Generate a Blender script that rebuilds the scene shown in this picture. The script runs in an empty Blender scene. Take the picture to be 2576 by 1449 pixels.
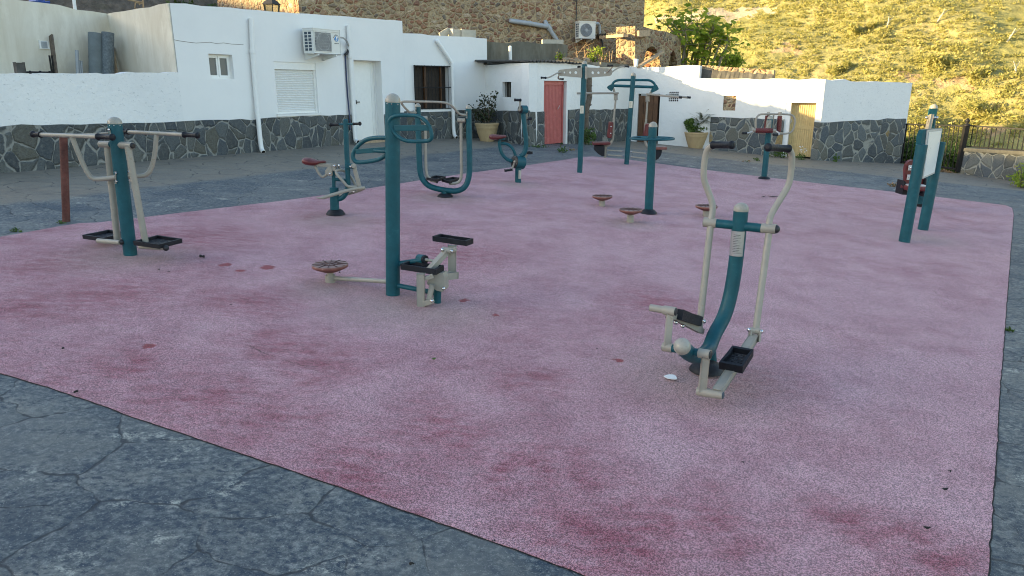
import bpy, bmesh, math, random
import numpy as np
from mathutils import Vector, Matrix
random.seed(7); rng = np.random.default_rng(11)
SC = bpy.context.scene; COL = SC.collection
R = math.radians
# ------------------------------------------------------------------ camera calibration (survey of the place)
CX, CY, F = 1288.0, 724.5, 1800.0
PITCH = R(15.5); SP, CP = math.sin(PITCH), math.cos(PITCH)
CAMZ = 2.15
GX, GY = -0.0574, 0.0268            # the square slopes gently down to the right and up to the back
def gz(x, y): return GX*x + GY*y
KZ = {'A':(0,0,2.0127),'B':(1000,0,2.013),'C':(1950,0,2.013),'D':(2900,0,1.9064),'1':(60,400,2.07),'2':(1160,340,1.5575),
 '3':(1950,340,2.4153),'4':(2500,540,1.3175),'5':(2900,400,2.415),'6':(1180,440,3.15),'7':(2100,220,3.0186),
 'E':(2580,1150,3.082),'F':(1230,900,3.68),'G':(1580,380,3.294),'H':(3540,400,2.4156),'I':(2960,430,4.673),
 'J':(0,1400,1.603),'K':(1200,90,8.525),'L':(3600,460,4.83),'M':(2500,100,5.152),'N':(3540,420,4.263),'d':(0,0,1/1.59006)}
def uv(k, x, y):
    a, b, s = KZ[k]; return (a+x/s)/1.59006, (b+y/s)/1.59006
def ray(u, v):
    a = (u-CX)/F; b = -(v-CY)/F
    return Vector((a, CP+b*SP, -SP+b*CP))
def PY(u, v, Y):
    d = ray(u, v); t = Y/d.y
    return Vector((d.x*t, Y, CAMZ+d.z*t))
def GH(u, v, h=0.0):
    d = ray(u, v)
    t = (h-CAMZ)/(d.z-GX*d.x-GY*d.y)
    return Vector((d.x*t, d.y*t, CAMZ+d.z*t))
def depth(p): return p.y*CP-(p.z-CAMZ)*SP
def ppm(p): return depth(p)/F                      # metres per survey unit at p
# ------------------------------------------------------------------ materials
class NT:
    def __init__(s, name, rough=0.6, spec=0.5):
        s.m = bpy.data.materials.new(name); s.m.use_nodes = True
        s.t = s.m.node_tree; s.b = s.t.nodes['Principled BSDF']
        s.b.inputs['Roughness'].default_value = rough
        s.b.inputs['Specular IOR Level'].default_value = spec
        s.tc = None
    def n(s, typ, _out=0, **kw):
        nd = s.t.nodes.new('ShaderNode'+typ)
        for k, v in kw.items():
            if k.startswith('a_'): setattr(nd, k[2:], v); continue
            i = int(k[1:]) if k[0] == 'i' and k[1:].isdigit() else k.replace('_', ' ')
            s.set(nd.inputs[i], v)
        return nd.outputs[_out]
    def set(s, sock, v):
        if isinstance(v, bpy.types.NodeSocket): s.t.links.new(v, sock)
        else:
            if isinstance(v, tuple) and len(v) == 3 and sock.type == 'RGBA': v = (*v, 1)
            sock.default_value = v
    def obj(s):
        if not s.tc: s.tc = s.t.nodes.new('ShaderNodeTexCoord')
        return s.tc.outputs['Object']
    def gen(s):
        s.obj(); return s.tc.outputs['Generated']
    def map(s, vec, scale=(1,1,1), rot=(0,0,0), loc=(0,0,0)):
        return s.n('Mapping', Vector=vec, Scale=scale, Rotation=rot, Location=loc)
    def noise(s, vec, scale, detail=3, rough=0.55, out=0, dist=0.0):
        return s.n('TexNoise', out, Vector=vec, Scale=float(scale), Detail=float(detail), Roughness=rough, Distortion=dist)
    def vor(s, vec, scale, feat='F1', out=0, rnd=1.0, dim='3D'):
        return s.n('TexVoronoi', out, a_voronoi_dimensions=dim, a_feature=feat, Vector=vec, Scale=float(scale), Randomness=rnd)
    def ramp(s, fac, *stops):
        nd = s.t.nodes.new('ShaderNodeValToRGB'); cr = nd.color_ramp
        while len(cr.elements) < len(stops): cr.elements.new(0.5)
        for e, (p, c) in zip(cr.elements, stops):
            e.position = p; e.color = (*c, 1) if isinstance(c, tuple) else (c, c, c, 1)
        s.t.links.new(fac, nd.inputs[0]); return nd.outputs[0]
    def mix(s, fac, a, b, mode='MIX'):
        nd = s.t.nodes.new('ShaderNodeMix'); nd.data_type = 'RGBA'; nd.blend_type = mode
        s.set(nd.inputs[0], fac); s.set(nd.inputs[6], a); s.set(nd.inputs[7], b); return nd.outputs[2]
    def math(s, op, a, b=0.0, clamp=False):
        nd = s.t.nodes.new('ShaderNodeMath'); nd.operation = op; nd.use_clamp = clamp
        s.set(nd.inputs[0], a); s.set(nd.inputs[1], b); return nd.outputs[0]
    def mr(s, v, a, b, c=0.0, d=1.0):
        return s.n('MapRange', Value=v, From_Min=a, From_Max=b, To_Min=c, To_Max=d)
    def bump(s, h, strength=0.3, dist=0.01, normal=None):
        o = s.n('Bump', Height=h, Strength=strength, Distance=dist)
        if normal is not None: s.t.links.new(normal, o.node.inputs['Normal'])
        s.t.links.new(o, s.b.inputs['Normal']); return o
    def col(s, v): s.set(s.b.inputs['Base Color'], v)
    def rough(s, v): s.set(s.b.inputs['Roughness'], v)
MT = {}
def paint(name, c, rough=0.42, var=0.25, wear=None, scale=9, metal=0.0, dust=0.0, spec=0.45):
    m = NT(name, rough, spec); o = m.obj()
    n1 = m.noise(o, scale, 5, 0.6); n2 = m.noise(o, scale*7, 3, 0.6)
    lo = tuple(x*(1-var) for x in c); hi = tuple(min(1, x*(1+var)) for x in c)
    col = m.ramp(n1, (0.3, lo), (0.7, hi))
    if wear: col = m.mix(m.ramp(m.math('MULTIPLY', n1, n2), (0.33, 0.0), (0.42, 1.0)), col, wear)
    if dust:
        gn = m.n('NewGeometry', 1); z = m.n('SeparateXYZ', 2, Vector=gn)
        f = m.math('MULTIPLY', m.mr(z, 0.2, 1.0), m.mr(n1, 0.3, 0.7, dust*0.4, dust))
        col = m.mix(f, col, (0.42, 0.40, 0.36))
    m.col(col); m.b.inputs['Metallic'].default_value = metal
    m.rough(m.mr(n2, 0.3, 0.7, rough*0.8, min(1, rough*1.25)))
    m.bump(n2, 0.06, 0.004); MT[name] = m.m; return m
paint('teal_paint', (0.0055, 0.076, 0.098), 0.45, 0.18, wear=(0.02, 0.11, 0.13), dust=0.0, spec=0.32)
paint('beige_paint', (0.30, 0.28, 0.235), 0.42, 0.10, wear=(0.28, 0.235, 0.17), dust=0.03)
paint('black_rubber', (0.009, 0.0105, 0.015), 0.55, 0.3, spec=0.3)
paint('red_plastic', (0.115, 0.019, 0.020), 0.4, 0.25, dust=0.08)
paint('faded_red_plastic', (0.20, 0.075, 0.06), 0.55, 0.3, wear=(0.38, 0.33, 0.30), dust=0.45)
paint('steel', (0.62, 0.62, 0.62), 0.22, 0.1, metal=1.0)
paint('cap_plastic', (0.31, 0.295, 0.25), 0.3, 0.12)
paint('black_iron', (0.010, 0.010, 0.011), 0.6, 0.4, wear=(0.025, 0.018, 0.014), spec=0.3)
paint('dark_wood', (0.030, 0.021, 0.015), 0.7, 0.35)
paint('white_pvc', (0.78, 0.78, 0.76), 0.45, 0.03)
paint('grey_pvc', (0.34, 0.37, 0.40), 0.45, 0.1)
paint('white_metal', (0.80, 0.80, 0.77), 0.4, 0.03)
paint('white_shutter', (0.80, 0.80, 0.775), 0.45, 0.03)
paint('ac_white', (0.70, 0.70, 0.66), 0.45, 0.04)
paint('black_plastic', (0.02, 0.02, 0.022), 0.45, 0.2)
paint('blue_cable', (0.02, 0.035, 0.10), 0.45, 0.2)
paint('blue_plastic', (0.02, 0.10, 0.42), 0.4, 0.2)
paint('logo_blue', (0.02, 0.22, 0.55), 0.5, 0.05)
paint('dark_slot', (0.02, 0.025, 0.035), 0.6, 0.2)
paint('slot_blue', (0.05, 0.075, 0.10), 0.6, 0.2)
paint('copper_pipe', (0.45, 0.42, 0.38), 0.4, 0.1)
paint('red_door', (0.43, 0.105, 0.095), 0.5, 0.12, wear=(0.5, 0.2, 0.17))
paint('yellow_door', (0.47, 0.355, 0.165), 0.55, 0.10, wear=(0.50, 0.42, 0.26))
paint('brown_wood', (0.115, 0.052, 0.022), 0.55, 0.3, scale=5)
paint('rusty_steel', (0.105, 0.036, 0.027), 0.75, 0.45, wear=(0.12, 0.105, 0.078), scale=5)
paint('disc_groove', (0.10, 0.05, 0.045), 0.7, 0.3)
paint('roll_mesh', (0.13, 0.155, 0.17), 0.7, 0.35, scale=25)
paint('roll_felt', (0.16, 0.19, 0.20), 0.85, 0.12)
paint('old_timber', (0.42, 0.31, 0.20), 0.8, 0.25, scale=12)
paint('lamp_black', (0.03, 0.025, 0.02), 0.5, 0.3)
paint('cinder_block', (0.46, 0.43, 0.36), 0.9, 0.12, scale=6)
paint('sheet_grey', (0.075, 0.072, 0.066), 0.85, 0.35, scale=5, wear=(0.14, 0.12, 0.095))
paint('leaf_debris', (0.016, 0.014, 0.012), 0.8, 0.5)
paint('paper', (0.75, 0.77, 0.78), 0.6, 0.03)
paint('bark', (0.13, 0.10, 0.075), 0.9, 0.35, scale=14)
paint('fig_bark', (0.24, 0.20, 0.14), 0.85, 0.25, scale=14)
paint('dry_stalk', (0.40, 0.27, 0.15), 0.85, 0.3)
paint('soil', (0.05, 0.035, 0.022), 0.95, 0.4, scale=20)
paint('bare_metal', (0.45, 0.45, 0.44), 0.5, 0.15)
m = NT('glass_dark', 0.25, 0.5); m.col((0.13, 0.14, 0.145)); MT['glass_dark'] = m.m
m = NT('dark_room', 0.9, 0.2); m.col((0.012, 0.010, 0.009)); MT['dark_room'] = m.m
m = NT('lamp_glass', 0.15, 0.5); m.col((0.55, 0.45, 0.25)); m.b.inputs['Transmission Weight'].default_value = 0.6; MT['lamp_glass'] = m.m

def plaster(name, base, stain, coarse, streak=0.0, chips=0.0, fine=60):
    m = NT(name, 0.9, 0.2); o = m.obj()
    big = m.noise(o, 0.7, 5, 0.6); mid = m.noise(o, coarse, 4, 0.6); fi = m.noise(o, fine, 3, 0.6)
    col = m.mix(m.ramp(big, (0.42, 0.0), (0.72, 1.0)), base, stain)
    if streak:
        st = m.noise(m.map(o, (1.6, 1.6, 0.3)), 1.3, 6, 0.7, dist=0.5)
        col = m.mix(m.ramp(st, (0.40, 0.0), (0.68, streak)), col, tuple(a*b for a, b in zip(stain, (0.72, 0.66, 0.56))))
        st2 = m.noise(m.map(o, (1.2, 1.2, 0.5)), 1.7, 5, 0.7)
        col = m.mix(m.ramp(st2, (0.52, 0.0), (0.66, 0.6)), col, tuple(min(1, a*1.1) for a in base))
    if chips:
        ch = m.noise(m.map(o, (1, 1, 1.9)), coarse*1.3, 4, 0.7, dist=0.8)
        col = m.mix(m.ramp(ch, (0.60, 0.0), (0.66, chips)), col, (0.34, 0.36, 0.37))
    m.col(col)
    b1 = m.bump(mid, 0.55 if coarse > 6 else 0.3, 0.03 if coarse > 6 else 0.02)
    m.bump(fi, 0.25, 0.004, b1)
    MT[name] = m.m
plaster('white_plaster', (0.80, 0.80, 0.785), (0.755, 0.755, 0.745), 3.5)
plaster('rough_white_plaster', (0.79, 0.79, 0.775), (0.72, 0.725, 0.72), 11, chips=0.45)
plaster('old_white_plaster', (0.79, 0.785, 0.76), (0.70, 0.69, 0.655), 8, chips=0.12)
plaster('cream_render', (0.72, 0.68, 0.585), (0.64, 0.585, 0.475), 2.5, streak=0.5)
plaster('white_paint_reveal', (0.78, 0.78, 0.765), (0.74, 0.74, 0.725), 5)
plaster('grey_concrete', (0.20, 0.19, 0.155), (0.12, 0.115, 0.095), 5, streak=0.8)
plaster('pot_terracotta', (0.50, 0.375, 0.215), (0.43, 0.305, 0.165), 6, streak=0.4)

def flag(name, scale, stones, mortar, mw=0.035, ochre=0.12):
    m = NT(name, 0.75, 0.35); o = m.obj()
    w = m.n('VectorMath', a_operation='ADD', i0=o, i1=m.n('VectorMath', a_operation='SCALE', i0=m.noise(o, 1.6, 2, 0.5, out=1), Scale=0.22))
    v = m.map(w, (1, 1, 0.72))
    cellc = m.vor(v, scale, 'F1', 1); edge = m.vor(v, scale, 'DISTANCE_TO_EDGE')
    fine = m.noise(o, 16, 5, 0.65); fine2 = m.noise(m.map(o, (1, 1, 3)), 30, 4, 0.6)
    rc = m.n('SeparateColor', 0, Color=cellc); rc2 = m.n('SeparateColor', 1, Color=cellc)
    st = m.ramp(rc, *[(i/(len(stones)-1)*0.96, c) for i, c in enumerate(stones)])
    st = m.mix(m.ramp(fine, (0.45, 0.0), (0.75, 0.65)), st, (0.16, 0.165, 0.155))
    st = m.mix(m.ramp(fine2, (0.30, 0.75), (0.5, 0.0)), st, (0.02, 0.024, 0.03))
    st = m.mix(m.math('MULTIPLY', m.math('GREATER_THAN', rc2, 1-ochre), m.mr(fine, 0.3, 0.6, 0.2, 0.9)), st, (0.30, 0.21, 0.08))
    ew = m.math('ADD', edge, m.mr(m.noise(o, 5, 4), 0.3, 0.7, -0.045, 0.05))
    mk = m.ramp(ew, (mw, 1.0), (mw+0.03, 0.0))
    mo = m.mix(fine, mortar, tuple(x*0.68 for x in mortar))
    m.col(m.mix(mk, st, mo))
    b1 = m.bump(m.ramp(ew, (mw-0.01, 0.0), (mw+0.09, 1.0)), 0.7, 0.035)
    m.bump(m.math('ADD', fine, fine2), 0.5, 0.012, b1)
    m.rough(m.mr(fine, 0.3, 0.7, 0.55, 0.85))
    MT[name] = m.m
DS = [(0.034,0.045,0.056),(0.092,0.103,0.105),(0.050,0.062,0.074),(0.122,0.126,0.112),(0.040,0.048,0.055),(0.096,0.093,0.074)]
flag('flagstone', 3.8, DS, (0.28, 0.28, 0.255), 0.016, ochre=0.0)
flag('flagstone_light', 3.6, [tuple(x*1.4 for x in c) for c in DS], (0.33, 0.33, 0.29), 0.022, ochre=0.035)

def rubble(name, scale, tint=1.0):
    m = NT(name, 0.92, 0.2); o = m.obj()
    w = m.n('VectorMath', a_operation='ADD', i0=o, i1=m.n('VectorMath', a_operation='SCALE', i0=m.noise(o, 2.5, 2, 0.5, out=1), Scale=0.16))
    v = m.map(w, (1, 1, 1.25)); cellc = m.vor(v, scale, 'F1', 1); edge = m.vor(v, scale, 'DISTANCE_TO_EDGE')
    fine = m.noise(o, 18, 5, 0.65); big = m.noise(o, 0.6, 3)
    rc = m.n('SeparateColor', 0, Color=cellc)
    st = m.ramp(rc, *[(p, (c[0]*tint*1.15, c[1]*tint, c[2]*tint*0.86)) for p, c in ((0.0,(0.30,0.24,0.17)),(0.18,(0.24,0.13,0.09)),(0.34,(0.33,0.28,0.20)),(0.5,(0.16,0.14,0.125)),(0.62,(0.28,0.20,0.14)),(0.76,(0.20,0.09,0.065)),(0.88,(0.10,0.10,0.105)),(0.96,(0.42,0.37,0.30)))])
    st = m.mix(m.ramp(fine, (0.3, 0.55), (0.6, 0.0)), st, (0.10, 0.085, 0.065))
    ew = m.math('ADD', edge, m.mr(m.noise(o, 6, 3), 0.3, 0.7, -0.07, 0.07))
    mk = m.ramp(ew, (0.05, 1.0), (0.15, 0.0))
    mo = m.mix(m.ramp(fine, (0.35, 0.0), (0.65, 1.0)), tuple(x*tint for x in (0.25, 0.19, 0.115)), tuple(x*tint for x in (0.41, 0.32, 0.20)))
    col = m.mix(mk, st, mo)
    col = m.mix(m.ramp(big, (0.35, 0.35), (0.65, 0.0)), col, tuple(x*tint for x in (0.20, 0.17, 0.12)))
    m.col(col)
    b1 = m.bump(m.ramp(ew, (0.02, 0.0), (0.3, 1.0)), 0.8, 0.06); m.bump(fine, 0.6, 0.03, b1)
    MT[name] = m.m
rubble('rubble_stone', 5.2, 1.25); rubble('rubble_stone_small', 5.6, 1.2)

# pink worn rubber granules
def rubber(spots):
    m = NT('pink_rubber', 0.85, 0.25); o = m.obj()
    g1 = m.noise(o, 230, 2, 0.7); g2 = m.vor(o, 190, 'F1', 0); gc = m.n('SeparateColor', 0, Color=m.vor(o, 190, 'F1', 1))
    big = m.noise(m.map(o, (0.8, 1.5, 1), (0, 0, 0.5)), 0.42, 6, 0.62); mid = m.noise(o, 1.9, 5, 0.65)
    wv = m.n('VectorMath', a_operation='ADD', i0=o, i1=m.n('VectorMath', a_operation='SCALE', i0=m.n('VectorMath', a_operation='SUBTRACT', i0=m.noise(o, 2.2, 4, 0.6, out=1), i1=(0.5, 0.5, 0.5)), Scale=0.9))
    wv2 = m.n('VectorMath', a_operation='ADD', i0=o, i1=m.n('VectorMath', a_operation='SCALE', i0=m.n('VectorMath', a_operation='SUBTRACT', i0=m.noise(o, 12, 3, 0.6, out=1), i1=(0.5, 0.5, 0.5)), Scale=0.12))
    px = m.n('SeparateXYZ', 0, Vector=o)
    red = m.ramp(m.math('ADD', m.math('ADD', m.math('MULTIPLY', big, 0.6), m.math('MULTIPLY', mid, 0.4)), m.mr(px, 3.0, -4.0, -0.03, 0.055)), (0.45, 0.0), (0.56, 0.28), (0.68, 0.6))
    small = None; tan = None
    for (x, y, r, kind) in spots:
        src = wv if kind == 'p' else wv2
        dd = m.n('VectorMath', 1, a_operation='DISTANCE', i0=m.map(src, (1, 1, 0)), i1=(x, y, 0))
        f = m.mr(dd, r*(0.0 if kind != 's' else 0.75), r*(1.5 if kind != 's' else 1.05), 0.95 if kind == 'p' else 1.0, 0.0)
        if kind == 'p': red = m.math('MAXIMUM', red, f)
        elif kind == 's': small = f if small is None else m.math('MAXIMUM', small, f)
        else: tan = f if tan is None else m.math('MAXIMUM', tan, f)
    red = m.math('MULTIPLY', red, m.mr(m.noise(m.map(o, (0.7, 1.6, 1), (0, 0, 0.4)), 7, 6, 0.72), 0.38, 0.60, 0.35, 1.15), clamp=True)
    light = m.mix(m.mr(mid, 0.38, 0.62), (0.52, 0.302, 0.332), (0.445, 0.24, 0.272))
    redc = m.mix(m.mr(mid, 0.35, 0.65), (0.31, 0.068, 0.10), (0.24, 0.032, 0.06))
    gran = m.math('ADD', m.math('MULTIPLY', g1, 0.55), m.math('MULTIPLY', gc, 0.45))
    base = m.mix(m.math('MULTIPLY', red, m.mr(gran, 0.3, 0.7, 1.0, 0.75), clamp=True), light, redc)
    if tan is not None: base = m.mix(m.math('MULTIPLY', tan, 0.65), base, (0.34, 0.25, 0.22))
    if small is not None: base = m.mix(m.math('MULTIPLY', small, 0.9), base, (0.27, 0.02, 0.03))
    k = m.mr(gran, 0.36, 0.66, 0.42, 1.42)
    base = m.mix(1.0, base, m.n('CombineColor', Red=k, Green=k, Blue=k), 'MULTIPLY')
    m.col(base); m.b.inputs['Sheen Weight'].default_value = 0.12; m.b.inputs['Sheen Roughness'].default_value = 0.6
    m.bump(m.math('SUBTRACT', gran, g2), 0.55, 0.008)
    MT['pink_rubber'] = m.m
# stamped slate-pattern concrete
def stamped():
    m = NT('stamped_concrete', 0.62, 0.35); o = m.obj()
    w = m.n('VectorMath', a_operation='ADD', i0=o, i1=m.n('VectorMath', a_operation='SCALE', i0=m.noise(o, 2.4, 3, 0.6, out=1), Scale=0.26))
    v = m.map(w, (0.8, 1.0, 0.02)); edge = m.vor(v, 1.9, 'DISTANCE_TO_EDGE', 0, 1.0, '2D'); cc = m.n('SeparateColor', 0, Color=m.vor(v, 1.9, 'F1', 1, 1.0, '2D'))
    edge2 = m.vor(m.map(w, (1.1, 1.5, 0.02), (0, 0, 0.4)), 3.4, 'DISTANCE_TO_EDGE', 0, 1.0, '2D')
    fine = m.noise(m.map(o, (1, 1.25, 1), (0, 0, 0.35)), 24, 8, 0.75); mid = m.noise(m.map(o, (0.9, 1.3, 1), (0, 0, 0.35)), 2.6, 10, 0.74, dist=0.6)
    big = m.noise(o, 0.55, 4, 0.6); speck = m.noise(o, 120, 3, 0.75)
    c = m.ramp(mid, (0.37, (0.036, 0.052, 0.072)), (0.46, (0.074, 0.092, 0.104)), (0.54, (0.125, 0.137, 0.136)), (0.63, (0.21, 0.213, 0.195)))
    c = m.mix(0.42, c, m.ramp(cc, (0.0, (0.030, 0.046, 0.064)), (0.5, (0.088, 0.099, 0.102)), (1.0, (0.165, 0.168, 0.155))))
    c = m.mix(m.ramp(fine, (0.40, 0.9), (0.49, 0.0)), c, (0.024, 0.040, 0.064))
    c = m.mix(m.ramp(fine, (0.51, 0.0), (0.62, 0.75)), c, (0.26, 0.27, 0.255))
    pat = m.noise(m.map(o, (0.9, 1.2, 1), (0, 0, 0.4)), 1.15, 9, 0.68, dist=0.8)
    c = m.mix(m.ramp(pat, (0.50, 0.0), (0.60, 0.5)), c, (0.175, 0.178, 0.162))
    c = m.mix(m.ramp(pat, (0.38, 0.6), (0.47, 0.0)), c, (0.030, 0.047, 0.068))
    worn = m.math('MULTIPLY', m.ramp(m.noise(m.map(o, (1, 1.6, 1), (0, 0, 0.3)), 2.1, 7, 0.75), (0.585, 0.0), (0.63, 0.8)), m.ramp(m.math('ADD', m.math('MULTIPLY', speck, 0.5), m.math('MULTIPLY', fine, 0.5)), (0.46, 0.0), (0.54, 1.0)))
    c = m.mix(worn, c, (0.42, 0.42, 0.36))
    c = m.mix(m.ramp(speck, (0.60, 0.0), (0.66, 0.7)), c, (0.38, 0.385, 0.35))
    # the strip along the houses has lost its blue tint
    def wd(a, b):
        dv = (b-a).xy.normalized(); n = Vector((dv.y, -dv.x)); return m.math('SUBTRACT', m.n('VectorMath', 1, a_operation='DOT_PRODUCT', i0=o, i1=(n.x, n.y, 0)), n.dot(a.xy))
    strip = m.math('MINIMUM', wd(GH(0, 436), GH(880, 362)), wd(GH(1578, 354), GH(2054, 403)))
    strip = m.math('ADD', strip, m.mr(big, 0.2, 0.8, -0.25, 0.25))
    c = m.mix(m.math('MULTIPLY', m.mr(strip, 2.75, 2.5), m.mr(mid, 0.3, 0.7, 0.55, 0.95)), c, m.mix(mid, (0.15, 0.125, 0.095), (0.30, 0.26, 0.20)))
    line = m.ramp(m.math('ADD', edge, m.mr(m.noise(o, 7, 4), 0.4, 0.65, -0.002, 0.020)), (0.009, 1.0), (0.021, 0.0)); line2 = m.ramp(edge2, (0.003, 0.5), (0.010, 0.0))
    c = m.mix(m.math('MAXIMUM', m.math('MULTIPLY', line, 0.85), m.math('MULTIPLY', line2, m.mr(big, 0.4, 0.6))), c, (0.022, 0.027, 0.034))
    m.col(c); m.rough(m.mr(mid, 0.3, 0.7, 0.5, 0.78))
    b1 = m.bump(m.ramp(edge, (0.0, 0.0), (0.06, 1.0)), 0.5, 0.012)
    b2 = m.bump(mid, 0.5, 0.03, b1); m.bump(fine, 0.6, 0.012, b2)
    MT['stamped_concrete'] = m.m
stamped()
def earth(name, c1, c2, c3, rock=False):
    m = NT(name, 0.95, 0.15); o = m.obj()
    n1 = m.noise(o, 0.09 if not rock else 0.35, 6, 0.65); n2 = m.noise(o, 0.9 if not rock else 2.2, 5, 0.65); n3 = m.noise(o, 6, 4, 0.6)
    c = m.ramp(n1, (0.35, c1), (0.55, c2), (0.72, c3))
    c = m.mix(m.ramp(n2, (0.35, 0.75), (0.6, 0.0)), c, tuple(x*0.55 for x in c1))
    c = m.mix(m.ramp(n3, (0.4, 0.4), (0.65, 0.0)), c, tuple(x*0.6 for x in c2))
    m.col(c); b = m.bump(n2, 0.8, 0.5); m.bump(n3, 0.7, 0.1, b); MT[name] = m.m
earth('hill_earth', (0.27, 0.265, 0.09), (0.36, 0.32, 0.135), (0.48, 0.38, 0.23))
earth('dark_rock', (0.12, 0.105, 0.09), (0.23, 0.19, 0.15), (0.07, 0.085, 0.035), rock=True)
earth('pale_cliff', (0.42, 0.36, 0.26), (0.55, 0.46, 0.33), (0.35, 0.27, 0.18))
def leaf(name, a, b, c, trans=0.25):
    m = NT(name, 0.55, 0.35); gi = m.n('NewGeometry', 8)
    col = m.ramp(gi, (0.0, a), (0.5, b), (1.0, c)); m.col(col)
    tr = m.n('BsdfTranslucent', Color=m.mix(0.5, col, tuple(min(1, x*1.3) for x in b)))
    mx = m.n('MixShader', i0=trans, i1=m.b.outputs[0], i2=tr)
    m.t.links.new(mx, m.t.nodes['Material Output'].inputs[0]); MT[name] = m.m
leaf('fig_leaf', (0.11, 0.19, 0.020), (0.27, 0.35, 0.036), (0.44, 0.47, 0.06), 0.6)
leaf('rose_leaf', (0.018, 0.030, 0.012), (0.035, 0.050, 0.020), (0.06, 0.045, 0.025), 0.15)
leaf('pot_leaf', (0.040, 0.085, 0.015), (0.085, 0.15, 0.028), (0.14, 0.20, 0.04))
leaf('palm_leaf', (0.045, 0.065, 0.018), (0.075, 0.09, 0.028), (0.11, 0.12, 0.04))
leaf('weed_leaf', (0.035, 0.07, 0.014), (0.065, 0.12, 0.022), (0.10, 0.16, 0.035))
leaf('bramble_leaf', (0.030, 0.065, 0.014), (0.065, 0.12, 0.022), (0.13, 0.19, 0.035))
leaf('roof_leaf', (0.12, 0.20, 0.02), (0.24, 0.32, 0.035), (0.32, 0.36, 0.05), 0.35)
leaf('dry_leaf', (0.22, 0.13, 0.07), (0.33, 0.22, 0.12), (0.16, 0.10, 0.05))
leaf('scrub_leaf', (0.24, 0.245, 0.065), (0.37, 0.345, 0.105), (0.50, 0.435, 0.19), 0.5)
leaf('dark_scrub_leaf', (0.030, 0.052, 0.012), (0.06, 0.09, 0.02), (0.10, 0.12, 0.03), 0.15)
def plaque():
    m = NT('plaque_metal', 0.32, 0.5); m.b.inputs['Metallic'].default_value = 0.75; g = m.gen()
    x = m.n('SeparateXYZ', 0, Vector=g); z = m.n('SeparateXYZ', 2, Vector=g)
    li = m.math('GREATER_THAN', m.math('FRACT', m.math('MULTIPLY', z, 15.0)), 0.62)
    le = m.math('LESS_THAN', x, m.mr(m.noise(m.map(g, (0, 0, 9)), 3, 1), 0.3, 0.7, 0.35, 0.95))
    wd = m.math('GREATER_THAN', m.noise(m.map(g, (1, 1, 0.2)), 38, 2), 0.44)
    inn = m.math('MULTIPLY', m.math('GREATER_THAN', x, 0.14), m.math('MULTIPLY', m.math('GREATER_THAN', z, 0.12), m.math('LESS_THAN', z, 0.9)))
    f = m.math('MULTIPLY', m.math('MULTIPLY', li, le), m.math('MULTIPLY', wd, inn))
    m.col(m.mix(m.math('MULTIPLY', f, 0.8), (0.52, 0.53, 0.53), (0.05, 0.05, 0.055))); MT['plaque_metal'] = m.m
plaque()
def board():
    m = NT('faded_board', 0.35, 0.45); o = m.obj()
    n = m.noise(o, 7, 3, 0.6, dist=1.2)
    ln = m.ramp(m.math('ABSOLUTE', m.math('SUBTRACT', n, 0.5)), (0.0, 0.9), (0.022, 0.0))
    n2 = m.noise(o, 2.5, 4)
    m.col(m.mix(m.math('MULTIPLY', ln, m.mr(n2, 0.4, 0.6)), (0.70, 0.74, 0.76), (0.40, 0.46, 0.50))); MT['faded_board'] = m.m
board()
def tread():
    m = NT('tread_rubber', 0.45, 0.5); o = m.obj(); v = m.n('TexVoronoi', 0, Vector=o, Scale=60.0)
    m.col((0.025, 0.028, 0.035)); m.bump(v, 0.8, 0.01); MT['tread_rubber'] = m.m
tread()
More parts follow.
